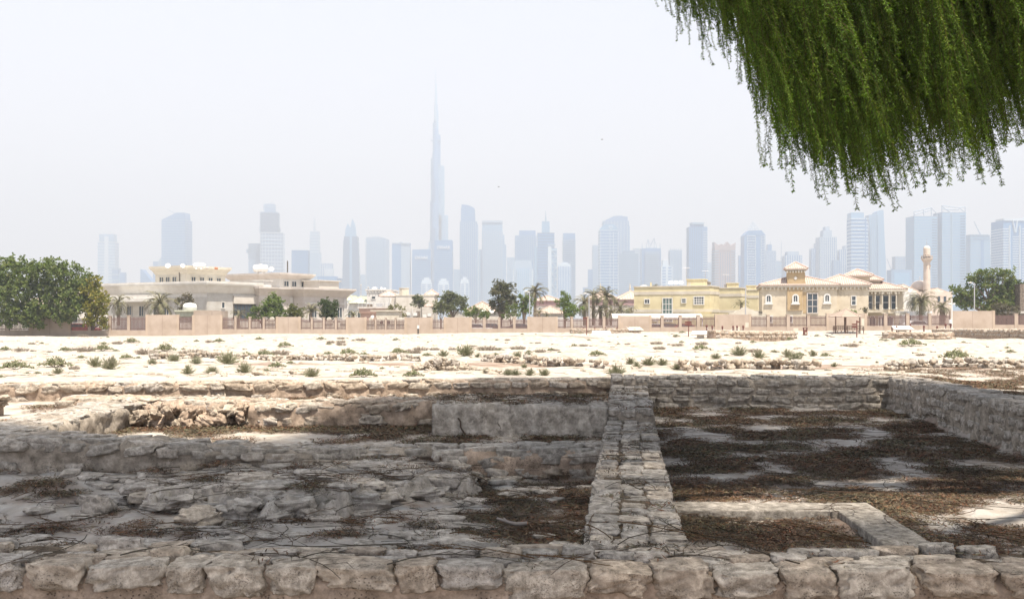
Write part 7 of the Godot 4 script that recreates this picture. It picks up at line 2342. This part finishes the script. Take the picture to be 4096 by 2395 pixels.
	bx(t, "notice", "cream", [-0.05, 0.09, 0.08, 0.24, 0.141, 0.15])
	p1 = ground_at(418.2, 331.8)
	p1.z = minf(p1.z, -110.0)
	t = thing("cabinet_post", "white meter box on a short dark post in front of the boundary wall", "meter box", Vector3(ax(418.2, 124.0), ground_h(ax(418.2, 124.0), 124.0), -124.0))
	bx(t, "post", "darkframe", [-0.1, 0.1, -0.2, 0.7, -0.1, 0.1])
	bx(t, "box", "whitemetal", [-0.13, 0.13, 0.68, 1.1, -0.14, 0.14])
	# street lamps and the camera pole
	for q in [[529.6, 318.0, 291.0, 140.0, -1, "street lamp before the rounded green tree, left one of two in the middle"], [589.0, 318.0, 293.2, 138.0, -1, "street lamp standing among the palms, right one of two in the middle"], [745.6, 318.0, 286.6, 134.0, 0, "bare lamp pole rising in front of the garden pavilion"], [974.4, 318.0, 282.4, 132.0, -1, "street lamp with a short arm before the big gum tree"]]:
		t = thing("street_lamp", q[5], "street lamp", at(q[0], q[1] + 12.0, q[3]), 0.0, "street lamps beyond the wall")
		var h: float = (q[1] + 12.0 - q[2]) * q[3] / 1000.0
		m = MB.new()
		m.bar(Vector3.ZERO, Vector3(0, h, 0), 0.1, 8, 0.06)
		part("pole", m.mesh(), mat.metal, t)
		if q[4]:
			m = MB.new()
			m.bar(Vector3(0, h - 0.1, 0), Vector3(q[4] * 0.45, h, 0), 0.035, 6)
			part("arm", m.mesh(), mat.metal, t)
			m = MB.new()
			m.tube([Vector3(q[4] * 0.3, h, 0), Vector3(q[4] * 0.5, h + 0.03, 0), Vector3(q[4] * 0.8, h - 0.01, 0)], [0.05, 0.09, 0.04], 8)
			part("lamp_head", m.mesh(true), mat.whitemetal, t)
	p1 = ground_at(951.8, 332.4)
	t = thing("camera_pole", "white pole with security cameras and a small box, right of the short palm", "pole", p1)
	k_ = -p1.z / 1000.0
	m = MB.new()
	m.bar(Vector3(0, -0.2, 0), Vector3(0, 34.0 * k_, 0), 0.06, 8, 0.05)
	part("pole", m.mesh(), mat.whitemetal, t)
	bx(t, "switch_box", "whitemetal", [-0.2, -0.03, 9.0 * k_, 13.0 * k_, -0.06, 0.08])
	for s in [-1, 1]: bx(t, "camera", "whitemetal", [0.06 if s > 0 else -0.26, 0.26 if s > 0 else -0.06, 28.0 * k_, 29.2 * k_, -0.08, 0.08])


# ------------------------------------------------------------------ desert shrubs
func shrub_mesh(kind: int) -> ArrayMesh:
	var m := MB.new()
	if kind == 0:   # upright branching twigs
		var tones := [Color(0.21, 0.22, 0.14), Color(0.26, 0.255, 0.17), Color(0.18, 0.195, 0.115), Color(0.31, 0.285, 0.21)]
		for k in 90:
			var a := r(0, TAU)
			var e := r(0.1, 1.4)
			var dir := Vector3(cos(a) * cos(e), sin(e), sin(a) * cos(e))
			var l := r(0.3, 0.54)
			var tip := dir * l + Vector3(0, r(0.0, 0.1), 0)
			m.tint = tones[rng.randi() % 4]
			m.tube([Vector3(r(-0.06, 0.06), 0, r(-0.06, 0.06)), dir * l * 0.5, tip], [0.006, 0.008, 0.005], 3)
			for i in 7:
				var o := (dir * l).lerp(dir * l * 0.25, rng.randf())
				m.tint = tones[rng.randi() % 4]
				m.tube([o, o + (dir + Vector3(r(-0.8, 0.8), r(-0.1, 0.9), r(-0.8, 0.8))) * r(0.05, 0.11)], [0.008, 0.005], 3)
	elif kind == 1:   # low leafy mat
		var tones := [Color(0.15, 0.165, 0.09), Color(0.19, 0.20, 0.115), Color(0.125, 0.14, 0.075), Color(0.24, 0.225, 0.145)]
		for k in 300:
			var a := r(0, TAU)
			var q := sqrt(rng.randf()) * 0.5 * (0.8 + 0.3 * sin(a * 3.0 + 1.0))
			var h := 0.24 * (1.0 - q * 1.7) * r(0.3, 1.25) + 0.02
			var o := Vector3(cos(a) * q, maxf(h, 0.01), sin(a) * q * 0.8)
			m.tint = tones[rng.randi() % 4]
			m.tube([o, o + Vector3(r(-1, 1), r(-0.1, 1.1), r(-1, 1)).normalized() * r(0.04, 0.10)], [0.016, 0.006], 3)
		for k in 12:
			var a := r(0, TAU)
			m.tint = Color(0.16, 0.13, 0.1)
			m.tube([Vector3.ZERO, Vector3(cos(a) * 0.3, 0.1, sin(a) * 0.25), Vector3(cos(a) * 0.5, 0.05, sin(a) * 0.42)], [0.01, 0.008, 0.004], 3)
	else:   # dry brown tangle
		var tones := [Color(0.25, 0.21, 0.175), Color(0.31, 0.26, 0.22), Color(0.20, 0.17, 0.14), Color(0.19, 0.17, 0.115)]
		for k in 170:
			var a := r(0, TAU)
			var q := sqrt(rng.randf()) * 0.45
			var b := a + r(-1.4, 1.4)
			var o := Vector3(cos(a) * q, 0.0, sin(a) * q * 0.8)
			var h := 0.26 * (1.0 - q * 1.6) + 0.05
			m.tint = tones[rng.randi() % 4]
			m.tube([o, o + Vector3(cos(b) * 0.08, h * 0.8, sin(b) * 0.08), o + Vector3(cos(b) * 0.2, h * r(0.4, 1.3), sin(b) * 0.2)], [0.008, 0.007, 0.003], 3)
	return m.mesh()


func build_shrubs() -> void:
	var shapes := []
	for k in 9: shapes.append(shrub_mesh(k / 3))
	# column in tenths, row, width, kind; each stretch counts from its own left column
	var sets := [[0.0, [[815, 110, 90, 2], [1060, 105, 40, 1], [315, 190, 70, 2], [410, 185, 60, 1], [1020, 190, 90, 1], [1155, 185, 110, 2], [1290, 175, 160, 1], [1930, 162, 60, 1], [2060, 168, 90, 2], [2150, 165, 110, 1], [50, 250, 120, 1], [210, 260, 130, 2], [325, 255, 60, 2], [490, 265, 55, 2], [640, 255, 140, 1], [730, 245, 120, 2], [850, 260, 170, 2], [1010, 250, 180, 1], [1140, 255, 70, 1], [1430, 285, 190, 2], [1620, 262, 220, 1], [1560, 285, 80, 1], [1800, 240, 50, 1], [1900, 292, 240, 2], [2080, 290, 100, 2], [795, 325, 100, 1], [1240, 335, 140, 1], [1360, 325, 60, 1], [1495, 382, 125, 0], [1705, 352, 145, 0], [1925, 387, 145, 0], [2230, 382, 245, 0], [2420, 300, 140, 1], [2320, 300, 60, 2], [150, 435, 310, 1], [540, 412, 330, 1], [570, 487, 125, 0], [370, 475, 80, 1], [270, 478, 60, 1], [495, 498, 50, 1], [730, 430, 110, 2], [930, 412, 175, 0], [1090, 432, 225, 0], [1845, 478, 175, 0], [2085, 472, 165, 0], [2405, 467, 190, 0], [5, 530, 80, 1]]],
		[256.0, [[30, 140, 90, 1], [640, 140, 100, 1], [835, 135, 80, 2], [895, 135, 40, 1], [955, 155, 50, 1], [1030, 155, 100, 2], [1375, 150, 80, 1], [2365, 150, 50, 1], [2470, 152, 60, 2], [735, 172, 80, 2], [715, 192, 70, 1], [835, 170, 90, 2], [835, 200, 100, 2], [280, 212, 150, 1], [1385, 240, 70, 1], [1620, 245, 130, 2], [1755, 245, 90, 2], [1840, 307, 135, 0], [1930, 245, 80, 2], [2060, 215, 50, 1], [2135, 210, 70, 2], [2270, 250, 190, 2], [2390, 250, 90, 1], [80, 297, 170, 1], [240, 290, 180, 2], [710, 290, 120, 1], [900, 290, 180, 1], [1060, 297, 110, 1], [1400, 280, 170, 1], [1540, 275, 180, 2], [1680, 305, 120, 1], [2060, 302, 235, 0], [2350, 302, 125, 1], [2180, 315, 95, 0], [340, 382, 95, 1], [200, 412, 170, 1], [105, 464, 80, 1], [545, 507, 195, 0], [1055, 507, 260, 1], [1540, 502, 205, 1], [2260, 472, 125, 0], [2470, 487, 125, 0], [1240, 435, 60, 1]]],
		[512.0, [[190, 178, 40, 1], [255, 178, 60, 2], [60, 235, 140, 2], [165, 270, 70, 1], [280, 265, 110, 2], [385, 255, 100, 1], [430, 250, 70, 2], [465, 270, 50, 1], [755, 150, 45, 1], [610, 205, 70, 1], [705, 208, 90, 2], [775, 205, 35, 2], [955, 170, 35, 1], [1045, 185, 40, 1], [1135, 190, 55, 2], [55, 317, 115, 0], [160, 317, 105, 0], [830, 302, 175, 1], [1420, 190, 110, 2], [1540, 198, 50, 1], [1625, 205, 110, 2], [1665, 178, 60, 1], [1865, 195, 110, 2], [1850, 240, 180, 1], [2225, 190, 60, 2], [2365, 175, 70, 1], [1450, 240, 110, 2], [1165, 382, 155, 0], [1225, 427, 135, 0], [1345, 392, 190, 0], [1480, 392, 155, 0], [1615, 437, 130, 0], [2000, 332, 125, 0], [2105, 300, 60, 1], [2235, 302, 195, 0], [2385, 265, 140, 2], [2420, 327, 155, 0], [2430, 365, 90, 0], [1025, 497, 225, 0], [30, 492, 135, 0], [180, 492, 145, 0], [320, 492, 145, 0], [120, 417, 95, 0], [100, 90, 40, 1], [235, 92, 25, 1], [590, 70, 50, 1], [665, 78, 30, 1], [1545, 65, 40, 1], [1670, 75, 70, 1], [1310, 112, 40, 1], [1610, 112, 80, 1], [590, 108, 40, 1]]],
		[768.0, [[190, 312, 155, 0], [310, 307, 110, 1], [270, 362, 175, 0], [140, 362, 75, 0], [60, 265, 90, 1], [440, 307, 115, 0], [565, 307, 125, 1], [650, 407, 80, 0], [720, 205, 40, 1], [815, 210, 130, 2], [1070, 372, 42, 0], [1500, 298, 90, 2], [1400, 205, 250, 1], [1840, 337, 330, 1], [2085, 332, 70, 1], [2350, 230, 70, 1], [2380, 275, 100, 1], [1160, 152, 60, 1], [910, 172, 50, 1], [850, 165, 35, 1], [1115, 150, 60, 1], [1235, 147, 60, 1], [1920, 170, 60, 1], [200, 147, 90, 1], [480, 107, 60, 1], [540, 200, 40, 2]]]]
	var marks := [[20.0, 352.0, "near the left edge of the sand"], [90.0, 366.0, "behind the back wall's left end"], [120.0, 345.0, "below the plain left wall panel"], [215.0, 343.0, "on the bare sand below the mansion"], [200.0, 366.0, "at the long stone row's left"], [300.0, 341.0, "below the four middle railings"], [330.0, 352.0, "behind the long stone row"], [310.0, 372.0, "just behind the long back wall"], [418.0, 344.0, "below the white meter box"], [445.0, 352.0, "behind the stone heap"], [445.0, 376.0, "beside the stone heap"], [515.0, 342.0, "in the middle of the far sand"], [540.0, 352.0, "behind the middle stone row"], [540.0, 372.0, "in front of the middle stone row"], [600.0, 338.0, "near the first sign post"], [590.0, 350.0, "on sand right of middle row"], [640.0, 368.0, "left of the right stone row"], [665.0, 343.0, "below the two oval sign boards"], [700.0, 348.0, "below the second reading desk"], [750.0, 356.0, "behind the right stone row"], [760.0, 343.0, "below the stone edging left of the gazebo"], [815.0, 337.0, "near the litter bin"], [830.0, 358.0, "right of the right stone row"], [870.0, 343.0, "below the gazebo"], [900.0, 345.0, "below the right reading desk"], [940.0, 358.0, "behind the dark stone row at right"], [1000.0, 350.0, "near the right edge of the sand"]]
	var looks := ["upright grey green bush", "low dark green shrub", "dry brown tangled shrub"]
	var called := ["saltbush", "low_shrub", "dry_shrub"]
	var all := []
	for s in sets:
		for q in s[1]:
			var px: float = s[0] + q[0] / 9.82
			var py: float = 325.0 + q[1] / 9.82
			var near := 0
			for k in marks.size():
				if Vector2(px - marks[k][0], (py - marks[k][1]) * 2.5).length() < Vector2(px - marks[near][0], (py - marks[near][1]) * 2.5).length(): near = k
			all.append([px, py, q[2] / 9.82, q[3], "%s %s" % [looks[q[3]], marks[near][2]]])
	all.sort_custom(func(a, b): return a[0] < b[0])
	var total := {}
	for q in all: total[q[4]] = total.get(q[4], 0) + 1
	var count := {}
	var nth := ["first", "second", "third", "fourth", "fifth", "sixth", "seventh", "eighth", "ninth", "tenth", "eleventh", "twelfth"]
	var number := ["", "", "two", "three", "four", "five", "six", "seven", "eight", "nine", "ten", "eleven", "twelve"]
	for q in all:
		var n: int = total[q[4]]
		var i: int = count.get(q[4], 0)
		count[q[4]] = i + 1
		var label: String = q[4]
		if n == 2: label = ["left ", "right "][i] + "one of two: " + q[4]
		elif n > 2: label = "%s of %s from left: %s" % [nth[i], number[n], q[4]]
		var p := ground_at(q[0], q[1])
		var o := part(called[q[3]], shapes[q[3] * 3 + rng.randi() % 3], mat.shrub, self, p)
		var w: float = q[2] * -p.z / 1000.0 * 1.12
		o.scale = Vector3(w, [0.82, 1.0, 1.0][q[3]] * minf(w, 1.3) * r(0.85, 1.15), minf(w, 1.2) * r(0.7, 1.0))
		o.rotation.y = r(-0.4, 0.4) if q[3] else r(0, TAU)
		tag(o, label, "shrub", ["grey green bushes on the sand", "low green shrubs on the sand", "dry shrubs on the sand"][q[3]])
	# bits of dry stem and pebbles lying on the open sand
	var twig := MB.new()
	twig.tint = Color(0.24, 0.2, 0.16)
	twig.tube([Vector3(-0.5, 0.01, 0), Vector3(-0.1, 0.04, 0.06), Vector3(0.2, 0.02, -0.03), Vector3(0.5, 0.03, 0.05)], [0.008, 0.012, 0.01, 0.005], 3)
	twig.tube([Vector3(-0.1, 0.04, 0.06), Vector3(0.1, 0.06, 0.3)], [0.008, 0.004], 3)
	var where := []
	var pebbles := []
	for k in 5200:
		var d := 21.8 + 90.0 * pow(rng.randf(), 1.5)
		var x := r(-0.55, 0.55) * d
		if n1.get_noise_2d(x * 0.12, d * 0.2) < r(-0.35, 0.25): continue
		var s := r(0.15, 0.6) * (1.0 + d * 0.012)
		if k % 3: where.append(Transform3D(Basis(Vector3.UP, r(0, TAU)) * Basis.from_scale(Vector3(s, s * 0.8, s)), Vector3(x, ground_h(x, d), -d)))
		else: pebbles.append(Transform3D(Basis(Vector3.UP, r(0, TAU)) * Basis.from_scale(Vector3(0.16, 0.09, 0.13) * s * 1.6), Vector3(x, ground_h(x, d) + 0.01, -d)))
	tag(stuff("dry_stems", twig.mesh(), mat.litter, self, where), "dry grey stems scattered over the open sand", "dry stems")
	tag(stuff("pebbles", small[2], mat.stone2, self, pebbles), "small pale pebbles scattered over the open sand", "pebbles")
